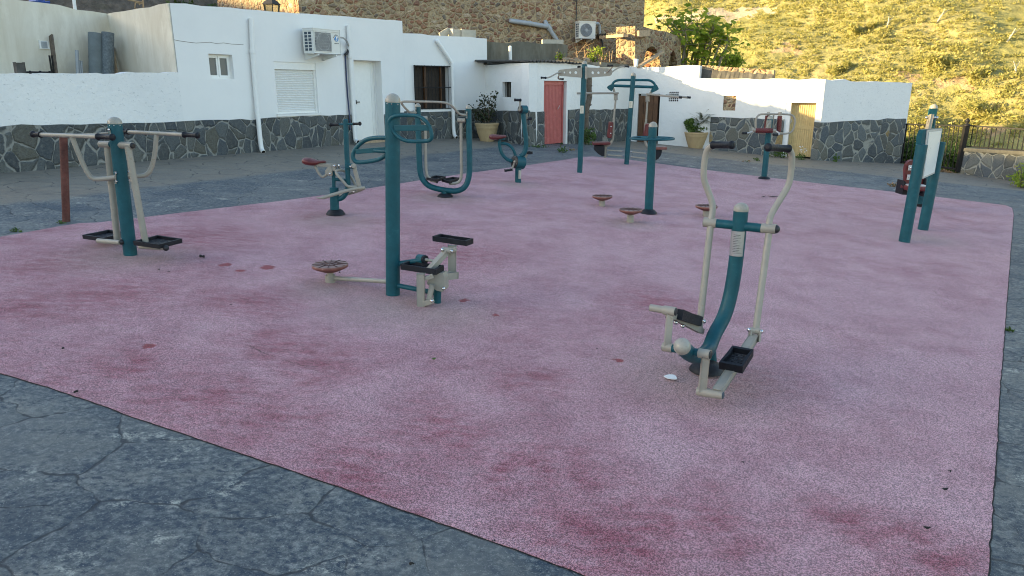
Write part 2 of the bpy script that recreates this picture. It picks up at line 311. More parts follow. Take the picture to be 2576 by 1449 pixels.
# ------------------------------------------------------------------ mesh builder
def chaikin(pts, it=3):
    pts = [Vector(p) for p in pts]
    for _ in range(it):
        q = [pts[0]]
        for a, b in zip(pts[:-1], pts[1:]): q += [a*0.75+b*0.25, a*0.25+b*0.75]
        q.append(pts[-1]); pts = q
    return pts
def frame(d, up=None):
    d = d.normalized(); up = up or (Vector((0,0,1)) if abs(d.z) < 0.9 else Vector((1,0,0)))
    a = up.cross(d).normalized(); return a, d.cross(a).normalized()
class MB:
    def __init__(s, org=None): s.v = []; s.f = []; s.o = Vector(org) if org is not None else Vector((0,0,0)); s.sm = []
    def add(s, vs, fs, smooth=False):
        b = len(s.v); s.v += [Vector(p)-s.o for p in vs]; s.f += [[i+b for i in f] for f in fs]; s.sm += [smooth]*len(fs)
    def tube(s, pts, r, n=14, closed=False, cap=True, smooth=0):
        pts = [Vector(p) for p in pts]
        if smooth:
            if closed:
                for _ in range(smooth):
                    q = []
                    for i in range(len(pts)):
                        a, b = pts[i], pts[(i+1) % len(pts)]; q += [a*0.75+b*0.25, a*0.25+b*0.75]
                    pts = q
            else: pts = chaikin(pts, smooth)
        N = len(pts); rs = r if isinstance(r, (list, tuple)) else [r]*N
        if len(rs) != N: rs = list(np.interp(np.linspace(0, 1, N), np.linspace(0, 1, len(rs)), rs))
        vs = []; fs = []; a = None
        for i in range(N):
            if closed: d = pts[(i+1) % N]-pts[i-1]
            else: d = pts[min(i+1, N-1)]-pts[max(i-1, 0)]
            d = d.normalized()
            if a is None: a, b = frame(d)
            else:
                a = (a-d*a.dot(d)).normalized(); b = d.cross(a)
            for k in range(n):
                t = 2*math.pi*k/n; vs.append(pts[i]+(a*math.cos(t)+b*math.sin(t))*rs[i])
        for i in range(N if closed else N-1):
            j = (i+1) % N
            for k in range(n): fs.append([i*n+k, i*n+(k+1) % n, j*n+(k+1) % n, j*n+k])
        s.add(vs, fs, True)
        if cap and not closed:
            s.add(vs[:n], [list(range(n))[::-1]]); s.add(vs[-n:], [list(range(n))])
    def cyl(s, a, b, r, n=20): s.tube([a, b], r, n)
    def lathe(s, c, axis, prof, n=24):
        c = Vector(c); ax = Vector(axis).normalized(); a, b = frame(ax); vs = []; fs = []
        for (r, h) in prof:
            for k in range(n):
                t = 2*math.pi*k/n; vs.append(c+ax*h+(a*math.cos(t)+b*math.sin(t))*r)
        for i in range(len(prof)-1):
            for k in range(n): fs.append([i*n+k, i*n+(k+1) % n, (i+1)*n+(k+1) % n, (i+1)*n+k])
        s.add(vs, fs, True)
        s.add(vs[:n], [list(range(n))[::-1]]); s.add(vs[-n:], [list(range(n))])
    def dome(s, c, axis, r, h=None, n=20):
        h = h or r; s.lathe(c, axis, [(r*math.cos(t), h*math.sin(t)) for t in [i*math.pi/2/7 for i in range(7)]]+[(r*0.06, h)], n)
    def prism(s, poly, thick, bevel=0.0):
        poly = [Vector(p) for p in poly]; t = Vector(thick); n = len(poly)
        s.add(poly+[p+t for p in poly], [list(range(n))[::-1], [n+i for i in range(n)]]+[[i, (i+1) % n, n+(i+1) % n, n+i] for i in range(n)])
    def box(s, c, ex, ey, ez, bev=0.0):
        c = Vector(c); ex, ey, ez = Vector(ex), Vector(ey), Vector(ez)      # half-extent vectors
        bm = bmesh.new(); bmesh.ops.create_cube(bm, size=2.0)
        M = Matrix((ex, ey, ez)).transposed()
        for v in bm.verts: v.co = c+M @ v.co
        if bev: bmesh.ops.bevel(bm, geom=list(bm.edges), offset=bev, segments=2, affect='EDGES', profile=0.6)
        bm.verts.index_update()
        s.add([v.co.copy() for v in bm.verts], [[v.index for v in f.verts] for f in bm.faces]); bm.free()
    def bar(s, a, b, w, h, up=None, bev=0.004):
        a, b = Vector(a), Vector(b); d = b-a; x, y = frame(d, up)
        s.box((a+b)/2, x*w/2, y*h/2, d/2, bev)
    def ball(s, c, r, n=12):
        s.lathe(Vector(c)-Vector((0,0,r)), (0,0,1), [(max(r*math.sin(t), r*0.02), r-r*math.cos(t)) for t in [i*math.pi/8 for i in range(9)]], n)
    def leaves(s, pts, size, n=None, asp=0.6, up=0.3):
        for p in pts:
            d = Vector(rng.normal(size=3)); d.z = abs(d.z)*up+d.z*(1-up); d.normalize(); a, b = frame(d)
            t = rng.uniform(0, 6.28); a, b = a*math.cos(t)+b*math.sin(t), b*math.cos(t)-a*math.sin(t)
            z = size*rng.uniform(0.6, 1.3); w = z*asp*0.5; p = Vector(p)
            bend = d*z*0.12
            s.add([p, p+a*z*0.35+b*w-bend, p+a*z, p+a*z*0.35-b*w-bend], [[0, 1, 2], [0, 2, 3]])
    def build(s, name, mat, parent=None, loc=None):
        me = bpy.data.meshes.new(name)
        me.from_pydata([tuple(v) for v in s.v], [], s.f)
        me.polygons.foreach_set('use_smooth', s.sm)
        mats = mat if isinstance(mat, list) else [mat]
        for q in mats: me.materials.append(MT[q])
        me.update()
        bm = bmesh.new(); bm.from_mesh(me); bmesh.ops.recalc_face_normals(bm, faces=bm.faces); bm.to_mesh(me); bm.free()
        o = bpy.data.objects.new(name, me); COL.objects.link(o)
        if parent: o.parent = parent
        if loc is not None: o.location = loc
        return o
def tag(o, label=None, cat=None, group=None, kind=None):
    for k, v in (('label', label), ('category', cat), ('group', group), ('kind', kind)):
        if v: o[k] = v
    return o
def thing(name, loc, label, cat, group=None):
    o = bpy.data.objects.new(name, None); COL.objects.link(o); o.location = loc; o.empty_display_size = 0.1
    return tag(o, label, cat, group)
def copy_tree(o, loc, label=None):
    r = o.copy(); COL.objects.link(r); r.location = loc
    if label: r['label'] = label
    for ch in list(o.children):
        c = ch.copy(); COL.objects.link(c); c.parent = r
        for g in list(ch.children):
            d = g.copy(); COL.objects.link(d); d.parent = c
    return r
class Dev:
    """an exercise machine: origin at its foot; points read off the survey at a chosen distance"""
    def __init__(s, k, bx, by, name, label, cat, group=None):
        s.k = k; s.b = GH(*uv(k, bx, by)); s.Y = s.b.y
        s.root = thing(name, s.b, label, cat, group)
    def p(s, x, y, dy=0.0, k=None): return PY(*uv(k or s.k, x, y), s.Y+dy)
    def g(s, x, y, h=0.0, k=None): return GH(*uv(k or s.k, x, y), h)
    def P(s, pts, dy=0.0, k=None):
        out = []
        n = len(pts)
        for i, q in enumerate(pts):
            e = dy if not isinstance(dy, tuple) else dy[0]+(dy[1]-dy[0])*i/max(1, n-1)
            out.append(s.p(q[0], q[1], q[2] if len(q) > 2 else e, k))
        return out
    def w(s, px, at, k=None): return px/KZ[k or s.k][2]/1.59006*ppm(at)
    def mb(s): return MB(s.b)
    def part(s, name, mat, m, parent=None): return m.build(name, mat, parent or s.root)
    def pole(s, base, top, wpx, dome=None, mat='teal_paint', k=None, sink=0.05, dy=0.0, name='pole'):
        k = k or s.k; a = s.p(*base, dy, k); b = s.p(*top, dy, k); r = s.w(wpx, (a+b)/2, k)/2
        d = (b-a).normalized(); m = s.mb(); m.cyl(a-d*sink, b, r, 28); o = s.part(name, mat, m)
        if dome:
            m = s.mb(); m.dome(b-d*0.004, d, r*1.03, s.w(dome, b, k)); m.lathe(b-d*0.012, d, [(r*1.03, 0), (r*1.03, 0.009)]); s.part('cap', 'cap_plastic', m, o)
            m = s.mb()
            t = Vector((-b.x, -b.y, 0)).normalized(); sd = t.cross(d)
            for q in (-0.7, 0.15, 0.8):
                m = s.mb(); m.ball(b-d*0.025+(t*math.cos(q)+sd*math.sin(q))*r*1.0, 0.006, 8); s.part('screw', 'steel', m, o)
        return o, a, b, r
def tray(d, rim, depth, name='pedal', parent=None, down=None, dip=0.25, wall=0.012):
    """foot tray: four rim corners (going round), side walls with a dip in the two long sides"""
    rim = [Vector(p) for p in rim]; dn = Vector(down if down is not None else (0,0,-1))*depth
    c = sum(rim, Vector())/4
    m = d.mb(); loop = []; dipv = []
    for i in range(4):
        a, b = rim[i], rim[(i+1) % 4]; lng = (b-a).length
        other = (rim[(i+2) % 4]-b).length
        N = 10
        for k in range(N):
            t = k/N
            e = 0.0
            if lng > other: e = dip*depth*2.0*math.exp(-((t-0.55)/0.17)**2)
            loop.append(a.lerp(b, t)+dn*min(e, 0.75)); dipv.append(e)
    n = len(loop)
    cen_top = [p for p in loop]
    inn = []
    for p in loop:
        q = p-c; q = c+q*(1-wall*2/max(0.05, q.length)); inn.append(q)
    flo = []
    base = []
    for i in range(4):
        a, b = rim[i], rim[(i+1) % 4]
        for k in range(10): base.append(a.lerp(b, k/10)+dn)
    flo = [c+dn*0.75+((p-dn-c))*(1-wall*2/max(0.05, (p-dn-c).length)) for p in base]
    vs = loop+inn+base+flo
    fs = []
    for i in range(n):
        j = (i+1) % n
        fs += [[i, j, n+j, n+i], [2*n+i, 2*n+j, j, i], [n+i, n+j, 3*n+j, 3*n+i]]
    fs.append([2*n+i for i in range(n)])
    m.add(vs, fs)
    o = d.part(name, 'black_rubber', m, parent)
    m = d.mb(); m.add([p-dn*0.02 for p in flo], [list(range(n))])
    e1 = (rim[1]-rim[0]); e2 = (rim[3]-rim[0])
    if e1.length < e2.length: e1, e2 = e2, e1
    up = -dn.normalized()
    for t in np.linspace(0.14, 0.86, 9):
        a = rim[0]+dn*0.72+e1*t+e2*0.12; b = a+e2*0.76
        m.bar(a, b, 0.008, 0.008, bev=0)
    d.part('tread', 'tread_rubber', m, o)
    return o
# ================================================================== SETTING
def smooth(a, b, x): t = np.clip((x-a)/(b-a), 0, 1); return t*t*(3-2*t)
def vnoise(x, y, s, seed=0, oct=4):
    out = np.zeros_like(x); amp = 1.0
    for o in range(oct):
        xs, ys = x/s+seed*17.3+o*5.1, y/s+seed*9.7+o*3.3
        xi, yi = np.floor(xs), np.floor(ys); fx, fy = xs-xi, ys-yi
        fx, fy = fx*fx*(3-2*fx), fy*fy*(3-2*fy)
        def h(a, b): q = np.sin(a*127.1+b*311.7+seed*74.7)*43758.5453; return q-np.floor(q)
        out += amp*((h(xi, yi)*(1-fx)+h(xi+1, yi)*fx)*(1-fy)+(h(xi, yi+1)*(1-fx)+h(xi+1, yi+1)*fx)*fy-0.5)
        amp *= 0.5; s = s/2.03
    return out
def terrain(X, Y):
    X = np.asarray(X, float); Y = np.asarray(Y, float)
    base = GX*np.clip(X, -30, 14)+GY*np.clip(Y, -20, 27)-0.35
    drop = -9.0*smooth(26, 58, Y+0.45*np.clip(X-8, 0, 60))
    hill = -9+0.47*(Y-60)+0.22*(X-10)+vnoise(X, Y, 30, 3)*4.0+vnoise(X, Y, 6, 5)*1.1
    z = np.maximum(base+drop, hill)
    shade_ridge = 14.0+1.6*smooth(10.3, 8.3, Y)*0+1.6*(1-smooth(8.3, 10.2, Y))+0.45*np.exp(-((Y-11.75)/0.35)**2)+0.3*np.exp(-((Y-13.6)/0.5)**2)+5.5*smooth(30, 36, Y)-14*smooth(41, 49, Y)  # unseen crest, heights shaped to shade the square and set the cottage's shadow edge
    left = np.clip((-15-X)*0.30, 0, None)*1.0
    left = np.minimum(left, shade_ridge)*(1+0.10*vnoise(X, Y, 9, 8)*smooth(-54, -44, X))
    knob = 12.5*np.exp(-((X+27)/11.0)**2-((Y-47)/9.0)**2)*(1+0.35*vnoise(X, Y, 5, 2))
    z = np.where(X < -15, np.maximum(z, base+left), z)
    return np.where(X < -8, np.maximum(z, base+knob+vnoise(X, Y, 2.5, 6)*np.clip(knob, 0, 1.2)), z)
def on_cliff(P):
    d = P-Vector((0, 0, CAMZ)); q = d.y*CP-d.z*SP
    if q <= 0: return 0
    u = CX+F*d.x/q; v = CY-F*(d.y*SP+d.z*CP)/q
    w = 7*math.sin(u*0.045)+5*math.sin(u*0.13+1)
    if 1650 < u < 1960 and P.y > 60:
        t = (u-1650)/310; top = 46-26*math.sin(t*2.2)+w*0.5; bot = top+13+20*math.sin(math.pi*min(1, t*1.05))+w*0.4
        if top < v < bot: return 1
    for (a, b, ra, rb) in ((2235, 250, 32, 17), (2395, 215, 60, 16), (2290, 195, 30, 9), (2100, 275, 20, 12), (2500, 340, 50, 14), (1985, 130, 45, 9)):
        if ((u-a+w)/ra)**2+((v-b+w*0.5)/rb)**2 < 1: return 2
    return 0
def grid(name, xs, ys, mats, sel=None, mask=None):
    gx, gy = np.meshgrid(xs, ys); g = terrain(gx, gy); nx, ny = len(xs), len(ys)
    vs = np.stack([gx.ravel(), gy.ravel(), g.ravel()], 1)
    fs = []; mi = []
    for j in range(ny-1):
        for i in range(nx-1):
            c = Vector(vs[j*nx+i:j*nx+i+2].mean(0))
            if mask and not mask((xs[i]+xs[i+1])/2, (ys[j]+ys[j+1])/2): continue
            fs.append((j*nx+i, j*nx+i+1, (j+1)*nx+i+1, (j+1)*nx+i)); mi.append(1 if sel and sel(c) == 1 else (2 if sel and sel(c) == 2 else 0))
    me = bpy.data.meshes.new(name); me.from_pydata(vs.tolist(), [], fs); me.polygons.foreach_set('use_smooth', [True]*len(fs))
    for q in mats: me.materials.append(MT[q])
    me.polygons.foreach_set('material_index', mi); me.update()
    o = bpy.data.objects.new(name, me); COL.objects.link(o); o['kind'] = 'structure'; return o
earth('bare_slope', (0.40, 0.28, 0.15), (0.50, 0.36, 0.21), (0.34, 0.25, 0.12))
grid('hillside', np.linspace(-10, 190, 260), np.linspace(26, 200, 230), ['hill_earth', 'pale_cliff', 'bare_slope'], on_cliff)
grid('rocky_hill', np.linspace(-80, -10, 120), np.concatenate([np.linspace(-40, 6, 40), np.arange(6.3, 17, 0.22), np.linspace(17.5, 90, 90)]), ['dark_rock'])  # rock in view plus the unseen crest added on the left to block sun

# fence line / house feet, read off the survey
A0, A1 = GH(-330, 462), GH(885, 362)
B0, B1 = GH(1013, 356), GH(1222, 346)
K1 = GH(1330, 367); K2 = GH(1578, 354); K3 = GH(2054, 403); K4 = GH(2266, 411)
F1 = GH(2409, 436); F2 = GH(2576, 459)
FE = F2+(F2-F1)*3
poly = [(-40, -12), (40, -12), (40, FE.y-4), (FE.x, FE.y), (F2.x, F2.y), (F1.x, F1.y), (K4.x, K4.y+0.2), (10.5, 26.5), (-16, 26.5), (-40, 26.5)]
m = MB(); m.add([(x, y, gz(x, y)) for x, y in poly], [list(range(len(poly)))])
m.build('plaza', 'stamped_concrete')['kind'] = 'structure'
near = [(-746, 696), (-300, 838), (0, 940), (60, 957), (120, 974), (188, 998), (275, 1027), (330, 1049), (392, 1069), (480, 1098), (588, 1135), (720, 1180), (880, 1235), (1040, 1293), (1170, 1338), (1330, 1396), (1470, 1449), (1900, 1606), (2452, 1810)]
far = [(2462, 1700), (2485, 1449), (2492, 1340), (2500, 1220), (2508, 1100), (2513, 1000), (2522, 900), (2533, 750), (2543, 620), (2550, 540), (2546, 524), (2530, 517), (2300, 489), (2050, 461), (1800, 431), (1580, 402), (1525, 396.5), (1490, 394), (1460, 395.5), (1430, 401), (1300, 420), (1150, 440), (1000, 463), (850, 487), (700, 507), (480, 533), (300, 555), (240, 561), (200, 562.5), (150, 570), (80, 583), (0, 597), (-300, 640), (-730, 690)]
mat_pts = []
pp = near+far
for i, q in enumerate(pp):
    a, b = GH(*q), GH(*pp[(i+1) % len(pp)]); L = (b-a).length; n = max(1, min(60, int(L/0.06)))
    for k in range(n):
        c = a.lerp(b, k/n); j = 0.0022 if k else 0.001
        mat_pts.append(c+Vector((rng.normal()*j, rng.normal()*j, 0)))
spots = []
for (u, v, r, kd) in ((373, 872, 0.055, 's'), (565, 668, 0.07, 's'), (603, 682, 0.05, 's'), (672, 674, 0.09, 's'), (1168, 757, 0.06, 's'), (1555, 908, 0.045, 's'), (1245, 794, 0.03, 's'), (330, 750, 0.25, 's') ,
    (800, 910, 0.50, 'p'), (1432, 1190, 0.36, 'p'), (860, 1200, 0.55, 'p'), (690, 1065, 0.40, 'p'), (1120, 1085, 0.42, 'p'), (520, 1010, 0.55, 'p'), (240, 745, 0.9, 'p'), (60, 775, 0.6, 'p'), (1270, 1180, 0.3, 'p'), (1610, 1320, 0.40, 'p'), (1780, 1300, 0.35, 'p'), (2150, 1320, 0.3, 'p'), (700, 870, 0.5, 'p'), (330, 920, 0.5, 'p'), (1150, 640, 0.8, 'p'), (1880, 960, 0.5, 'p'), (2320, 1420, 0.4, 'p'), (620, 760, 0.5, 'p'), (480, 600, 0.9, 'p'), (150, 660, 0.8, 'p'), (780, 545, 0.35, 'p'), (1640, 760, 0.5, 'p'), (1500, 1380, 0.5, 'p'), (1330, 960, 0.35, 'p'), (1000, 1330, 0.3, 'p'),
    (990, 775, 0.55, 't'), (830, 730, 0.35, 't'), (1100, 790, 0.5, 't'), (1760, 950, 0.6, 't'), (320, 645, 0.6, 't'), (845, 555, 0.5, 't'), (1120, 500, 0.5, 't'), (1585, 565, 0.4, 't'), (1300, 465, 0.4, 't'), (2320, 600, 0.5, 't')):
    g = GH(u, v); 
    if (u, v) != (330, 750): spots.append((g.x, g.y, r, kd))
rubber(spots)
m = MB(); n = len(mat_pts); H = 0.006
m.add([p+Vector((0, 0, H)) for p in mat_pts], [list(range(n))])
m.add([p+Vector((0, 0, H)) for p in mat_pts]+[p-Vector((0, 0, 0.01)) for p in mat_pts], [[i, (i+1) % n, n+(i+1) % n, n+i] for i in range(n)])
o = m.build('rubber_surface', 'pink_rubber'); o['kind'] = 'structure'
m = MB(); cen = sum(mat_pts, Vector())/n; wv_ = [0.006+0.002*abs(rng.normal()) for _ in range(n)]
nr = []
for i in range(n):
    t_ = (mat_pts[(i+1) % n]-mat_pts[i-1]); q = Vector((t_.y, -t_.x, 0)).normalized(); nr.append(q if q.dot(mat_pts[i]-cen) > 0 else -q)
m.add([p+Vector((0, 0, 0.003)) for p in mat_pts]+[p+q*w_+Vector((0, 0, 0.003)) for p, q, w_ in zip(mat_pts, nr, wv_)], [[i, (i+1) % n, n+(i+1) % n, n+i] for i in range(n)])
m.build('surface_joint', 'leaf_debris')['kind'] = 'structure'
# ------------------------------------------------------------------ walls
class Wall:
    def __init__(s, p0, p1):
        s.p0 = Vector((p0[0], p0[1])); s.d = Vector((p1[0]-p0[0], p1[1]-p0[1])); s.L = s.d.length; s.d.normalize()
        s.n = Vector((s.d.y, -s.d.x))
        if s.n.dot(-s.p0) < 0: s.n = -s.n
    def hit(s, u, v, off=0.0):
        r = ray(u, v); q = Vector((r.x, r.y)); t = (off+s.p0.dot(s.n))/q.dot(s.n)
        return (q*t-s.p0).dot(s.d), CAMZ+r.z*t
    def h(s, k, x, y, off=0.0): return s.hit(*uv(k, x, y), off)
    def pt(s, a, z, off=0.0):
        q = s.p0+s.d*a+s.n*off; return Vector((q.x, q.y, z))
    def px(s, k, x, y, off=0.0): return s.pt(*s.h(k, x, y, off), off)
    def rect(s, k, x0, y0, x1, y1, off=0.0):
        xm, ym = (x0+x1)/2, (y0+y1)/2
        return s.h(k, x0, ym, off)[0], s.h(k, x1, ym, off)[0], s.h(k, xm, y1, off)[1], s.h(k, xm, y0, off)[1]
    def g(s, a): q = s.pt(a, 0); return gz(q.x, q.y)
    def slab(s, m, s0, s1, z0, z1, o0, o1, bev=0.0):
        c = s.pt((s0+s1)/2, (z0+z1)/2, (o0+o1)/2)
        m.box(c, Vector((*s.d, 0))*abs(s1-s0)/2, Vector((*s.n, 0))*abs(o1-o0)/2, Vector((0, 0, 1))*abs(z1-z0)/2, bev)
def interp(t, s): return float(np.interp(s, [q[0] for q in t], [q[1] for q in t]))
def jag(t, amp=0.012, step=0.35):
    out = []
    for (a, za), (b, zb) in zip(t[:-1], t[1:]):
        n = max(1, int((b-a)/step))
        for k in range(n): out.append((a+(b-a)*k/n, za+(zb-za)*k/n+(rng.normal()*amp if k else 0)))
    return out+[t[-1]]
def wall_mesh(W, root, name, mat, tops, ops=(), thick=0.3, reveal=0.15, zlo=-1.6):
    m = MB(root.location if root else None)
    br = sorted(set([q[0] for q in tops]+[x for o in ops for x in (o[0], o[1])]))
    br = [b for b in br if tops[0][0]-1e-6 <= b <= tops[-1][0]+1e-6]
    for a, b in zip(br[:-1], br[1:]):
        if b-a < 1e-4: continue
        cuts = sorted([o for o in ops if o[0] <= a+1e-5 and o[1] >= b-1e-5], key=lambda o: o[2])
        z = zlo
        for o in cuts:
            m.add([W.pt(a, z), W.pt(b, z), W.pt(b, o[2]), W.pt(a, o[2])], [[0, 1, 2, 3]]); z = o[3]
        za, zb = interp(tops, a), interp(tops, b)
        m.add([W.pt(a, z), W.pt(b, z), W.pt(b, zb), W.pt(a, za)], [[0, 1, 2, 3]])
        m.add([W.pt(a, za), W.pt(b, zb), W.pt(b, zb, -thick), W.pt(a, za, -thick)], [[0, 1, 2, 3]])
    for o in ops:
        rv = o[4] if len(o) > 4 else reveal
        for (a, c, b, d) in ((o[0], o[2], o[0], o[3]), (o[1], o[2], o[1], o[3]), (o[0], o[3], o[1], o[3]), (o[0], o[2], o[1], o[2])):
            m.add([W.pt(a, c), W.pt(b, d), W.pt(b, d, -rv), W.pt(a, c, -rv)], [[0, 1, 2, 3]])
    for e in (tops[0], tops[-1]):
        m.add([W.pt(e[0], zlo), W.pt(e[0], e[1]), W.pt(e[0], e[1], -thick), W.pt(e[0], zlo, -thick)], [[0, 1, 2, 3]])
    return m.build(name, mat, root)
def roof_mesh(W, root, tops, D, mat='grey_concrete', name='roof', dz=-0.06, thick=0.3):
    m = MB(root.location); t = [(a, z+dz) for a, z in tops]; n = len(t)
    f = [W.pt(a, z, -thick*0.9) for a, z in t]; b = [W.pt(a, z, -D) for a, z in t]
    m.add(f+b, [[i, i+1, n+i+1, n+i] for i in range(n-1)])
    lo = -1.6
    m.add(b+[Vector((p.x, p.y, lo)) for p in b], [[i, i+1, n+i+1, n+i] for i in range(n-1)])
    for i in (0, n-1):
        m.add([f[i], b[i], Vector((b[i].x, b[i].y, lo)), Vector((f[i].x, f[i].y, lo))], [[0, 1, 2, 3]])
    return m.build(name, mat, root)
def dado(W, root, tops, mat='flagstone', thick=0.045, name='stone_base'):
    m = MB(root.location); t = jag(tops, 0.012, 0.3); n = len(t)
    fo = [W.pt(a, z, thick) for a, z in t]; bo = [W.pt(a, z+0.004, 0.0) for a, z in t]
    lo = [W.pt(a, W.g(a)-0.3, thick+0.015) for a, z in t]
    m.add(fo+lo, [[i, i+1, n+i+1, n+i] for i in range(n-1)]); m.add(fo+bo, [[i, i+1, n+i+1, n+i] for i in range(n-1)])
    for i in (0, n-1):
        b2 = W.pt(t[i][0], W.g(t[i][0])-0.3, 0); m.add([fo[i], bo[i], b2, lo[i]], [[0, 1, 2, 3]])
    return m.build(name, mat, root)
def pipe(W, root, pts, r, mat='white_pvc', off=0.07, name='downpipe', k='B', joints=(), mouth=True):
    m = MB(root.location); P3 = [W.px(k, x, y, o if o is not None else off) for x, y, *rest in pts for o in [rest[0] if rest else None]]
    m.tube(P3, r, 16, smooth=0 if len(P3) < 3 else 2)
    for (i, t) in joints:
        a, b = P3[i], P3[i+1]; c = a.lerp(b, t); d = (b-a).normalized(); m.cyl(c-d*0.035, c+d*0.035, r*1.18, 16)
    o = m.build(name, mat, root)
    if mouth:
        d = (P3[-1]-P3[-2]).normalized(); m = MB(root.location); m.cyl(P3[-1]-d*0.02, P3[-1]+d*0.003, r*0.82, 14); m.build('pipe_mouth', 'dark_room', o)
    return o
# ============ house one
W1 = Wall(A0, A1)
sC = W1.hit(448, 181)[0]; sE = W1.h('B', 1238, 500)[0]
org = W1.pt(sC+2, gz(*W1.pt(sC+2, 0).xy))
H1 = thing('white_house', org, 'long white house with a roller shutter and a small two-pane window, at the left', 'house')
win = W1.rect('A', 1688, 437, 1878, 635); shu = W1.rect('B', 207, 502, 541, 915); dor = W1.rect('B', 852, 487, 1069, 1160)
tz0 = W1.hit(428, 8)[1]; tz1 = W1.hit(1013, 53)[1]
t1 = jag([(sC, tz0), (sE, tz1)], 0.006)
wall_mesh(W1, H1, 'wall', 'white_plaster', t1, [(*win, 0.16), (*shu, 0.12), (dor[0], dor[1], W1.g(dor[0])-0.1, dor[3], 0.27)], thick=0.03)
roof_mesh(W1, H1, [(sC+0.4, tz0+(tz1-tz0)*0.4/(sE-sC)), (sE, tz1)], 6.5, thick=0.03)
pz = [(W1.hit(-320, 186)[0], W1.hit(-320, 187)[1]), (W1.hit(0, 185)[0], W1.hit(0, 185)[1]), (W1.hit(180, 185)[0], W1.hit(180, 185)[1]), (sC, W1.hit(448, 182)[1])]
wall_mesh(W1, H1, 'terrace_wall', 'rough_white_plaster', jag(pz, 0.012, 0.15), thick=0.22)
terr = pz[-1][1]-0.35
m = MB(org); m.add([W1.pt(pz[0][0], terr, -0.2), W1.pt(sC, terr, -0.2), W1.pt(sC, terr, -5), W1.pt(pz[0][0], terr, -5)], [[0, 1, 2, 3]]); m.build('terrace_floor', 'grey_concrete', H1)
# recessed cream walls at the back of the terrace
REC = 2.75
ca = W1.hit(273, 35, -REC); cl = W1.hit(-320, 18, -REC)
Wr = Wall(W1.pt(ca[0]-0.03, 0, -REC).xy, W1.pt(sC-0.03, 0, -0.012).xy)
cream_t = [(cl[0], ca[1]+0.25), (ca[0], ca[1])]
class OffWall(Wall):
    def __init__(s, W, off): s.p0 = W.p0+W.n*off; s.d = W.d; s.n = W.n; s.L = W.L
W1c = OffWall(W1, -REC)
wall_mesh(W1c, H1, 'terrace_back_wall', 'cream_render', jag(cream_t, 0.012), zlo=terr-0.1)
roof_mesh(W1c, H1, cream_t, 3.5, name='back_roof')
wall_mesh(Wr, H1, 'terrace_side_wall', 'cream_render', jag([(0, ca[1]), (Wr.L, tz0)], 0.008), thick=0.02, zlo=terr-0.1)
# vent grille
r = W1c.rect('A', 312, 328, 388, 393); m = MB(org); W1c.slab(m, r[0], r[1], r[2], r[3], -0.01, 0.025, 0.004)
vg = m.build('vent_grille', 'white_metal', H1); m = MB(org)
for i in range(9):
    z = r[2]+(r[3]-r[2])*(0.14+0.72*i/8); W1c.slab(m, r[0]+0.035, r[1]-0.035, z-0.006, z+0.006, 0.02, 0.03)
m.build('grille_slats', 'grey_pvc', vg)
# small two-pane window
def window(W, root, r, rec, panes=2, fr='white_metal', fw=0.035, mull=None, name='window'):
    m = MB(root.location)
    W.slab(m, r[0], r[1], r[2], r[2]+fw, -rec, -rec+0.05); W.slab(m, r[0], r[1], r[3]-fw, r[3], -rec, -rec+0.05)
    W.slab(m, r[0], r[0]+fw, r[2]+fw, r[3]-fw, -rec, -rec+0.05); W.slab(m, r[1]-fw, r[1], r[2]+fw, r[3]-fw, -rec, -rec+0.05)
    w = m.build(name, fr, root); ww = (r[1]-r[0]-2*fw)/panes
    for i in range(panes):
        a = r[0]+fw+ww*i; b = a+ww; dz = 0.012 if i else -0.004; m = MB(root.location); f2 = 0.04
        for (p, q, z0, z1) in ((a, b, r[2]+fw, r[2]+fw+f2), (a, b, r[3]-fw-f2, r[3]-fw), (a, a+f2, r[2]+fw+f2, r[3]-fw-f2), (b-f2, b, r[2]+fw+f2, r[3]-fw-f2)):
            W.slab(m, p, q, z0, z1, -rec+0.012+dz, -rec+0.042+dz)
        m.build('sash', fr, w)
        m = MB(root.location); W.slab(m, a+f2, b-f2, r[2]+fw+f2, r[3]-fw-f2, -rec+0.006+dz, -rec+0.022+dz); m.build('pane', 'glass_dark', w)
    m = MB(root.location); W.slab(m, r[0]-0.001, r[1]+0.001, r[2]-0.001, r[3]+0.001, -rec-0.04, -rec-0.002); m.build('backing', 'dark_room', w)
    return w
window(W1, H1, win, 0.15)
# roller shutter
m = MB(org); hb = W1.h('B', 350, 560)[1]
W1.slab(m, shu[0], shu[1], hb, shu[3], -0.13, -0.02, 0.006); sw = m.build('shutter_window', 'white_shutter', H1)
m = MB(org); N = 24; dz = (hb-shu[2]-0.05)/N
for i in range(N):
    z = shu[2]+0.05+dz*i; a, b = W1.pt(shu[0]+0.05, z, -0.075), W1.pt(shu[1]-0.05, z, -0.075); e = W1.pt(shu[0]+0.05, z+dz*0.55, -0.06); f = W1.pt(shu[1]-0.05, z+dz*0.55, -0.06)
    g, h = W1.pt(shu[0]+0.05, z+dz*0.94, -0.078), W1.pt(shu[1]-0.05, z+dz*0.94, -0.078); g2, h2 = W1.pt(shu[0]+0.05, z+dz, -0.085), W1.pt(shu[1]-0.05, z+dz, -0.085)
    m.add([a, b, f, e, g, h, g2, h2], [[0, 1, 2, 3], [3, 2, 5, 4], [4, 5, 7, 6]])
m.build('slats', 'white_shutter', sw)
m = MB(org); W1.slab(m, shu[0], shu[0]+0.05, shu[2], hb, -0.12, -0.04, 0.004); m.build('guide_rail', 'white_metal', sw); m = MB(org); W1.slab(m, shu[1]-0.05, shu[1], shu[2], hb, -0.12, -0.04, 0.004); m.build('guide_rail', 'white_metal', sw)
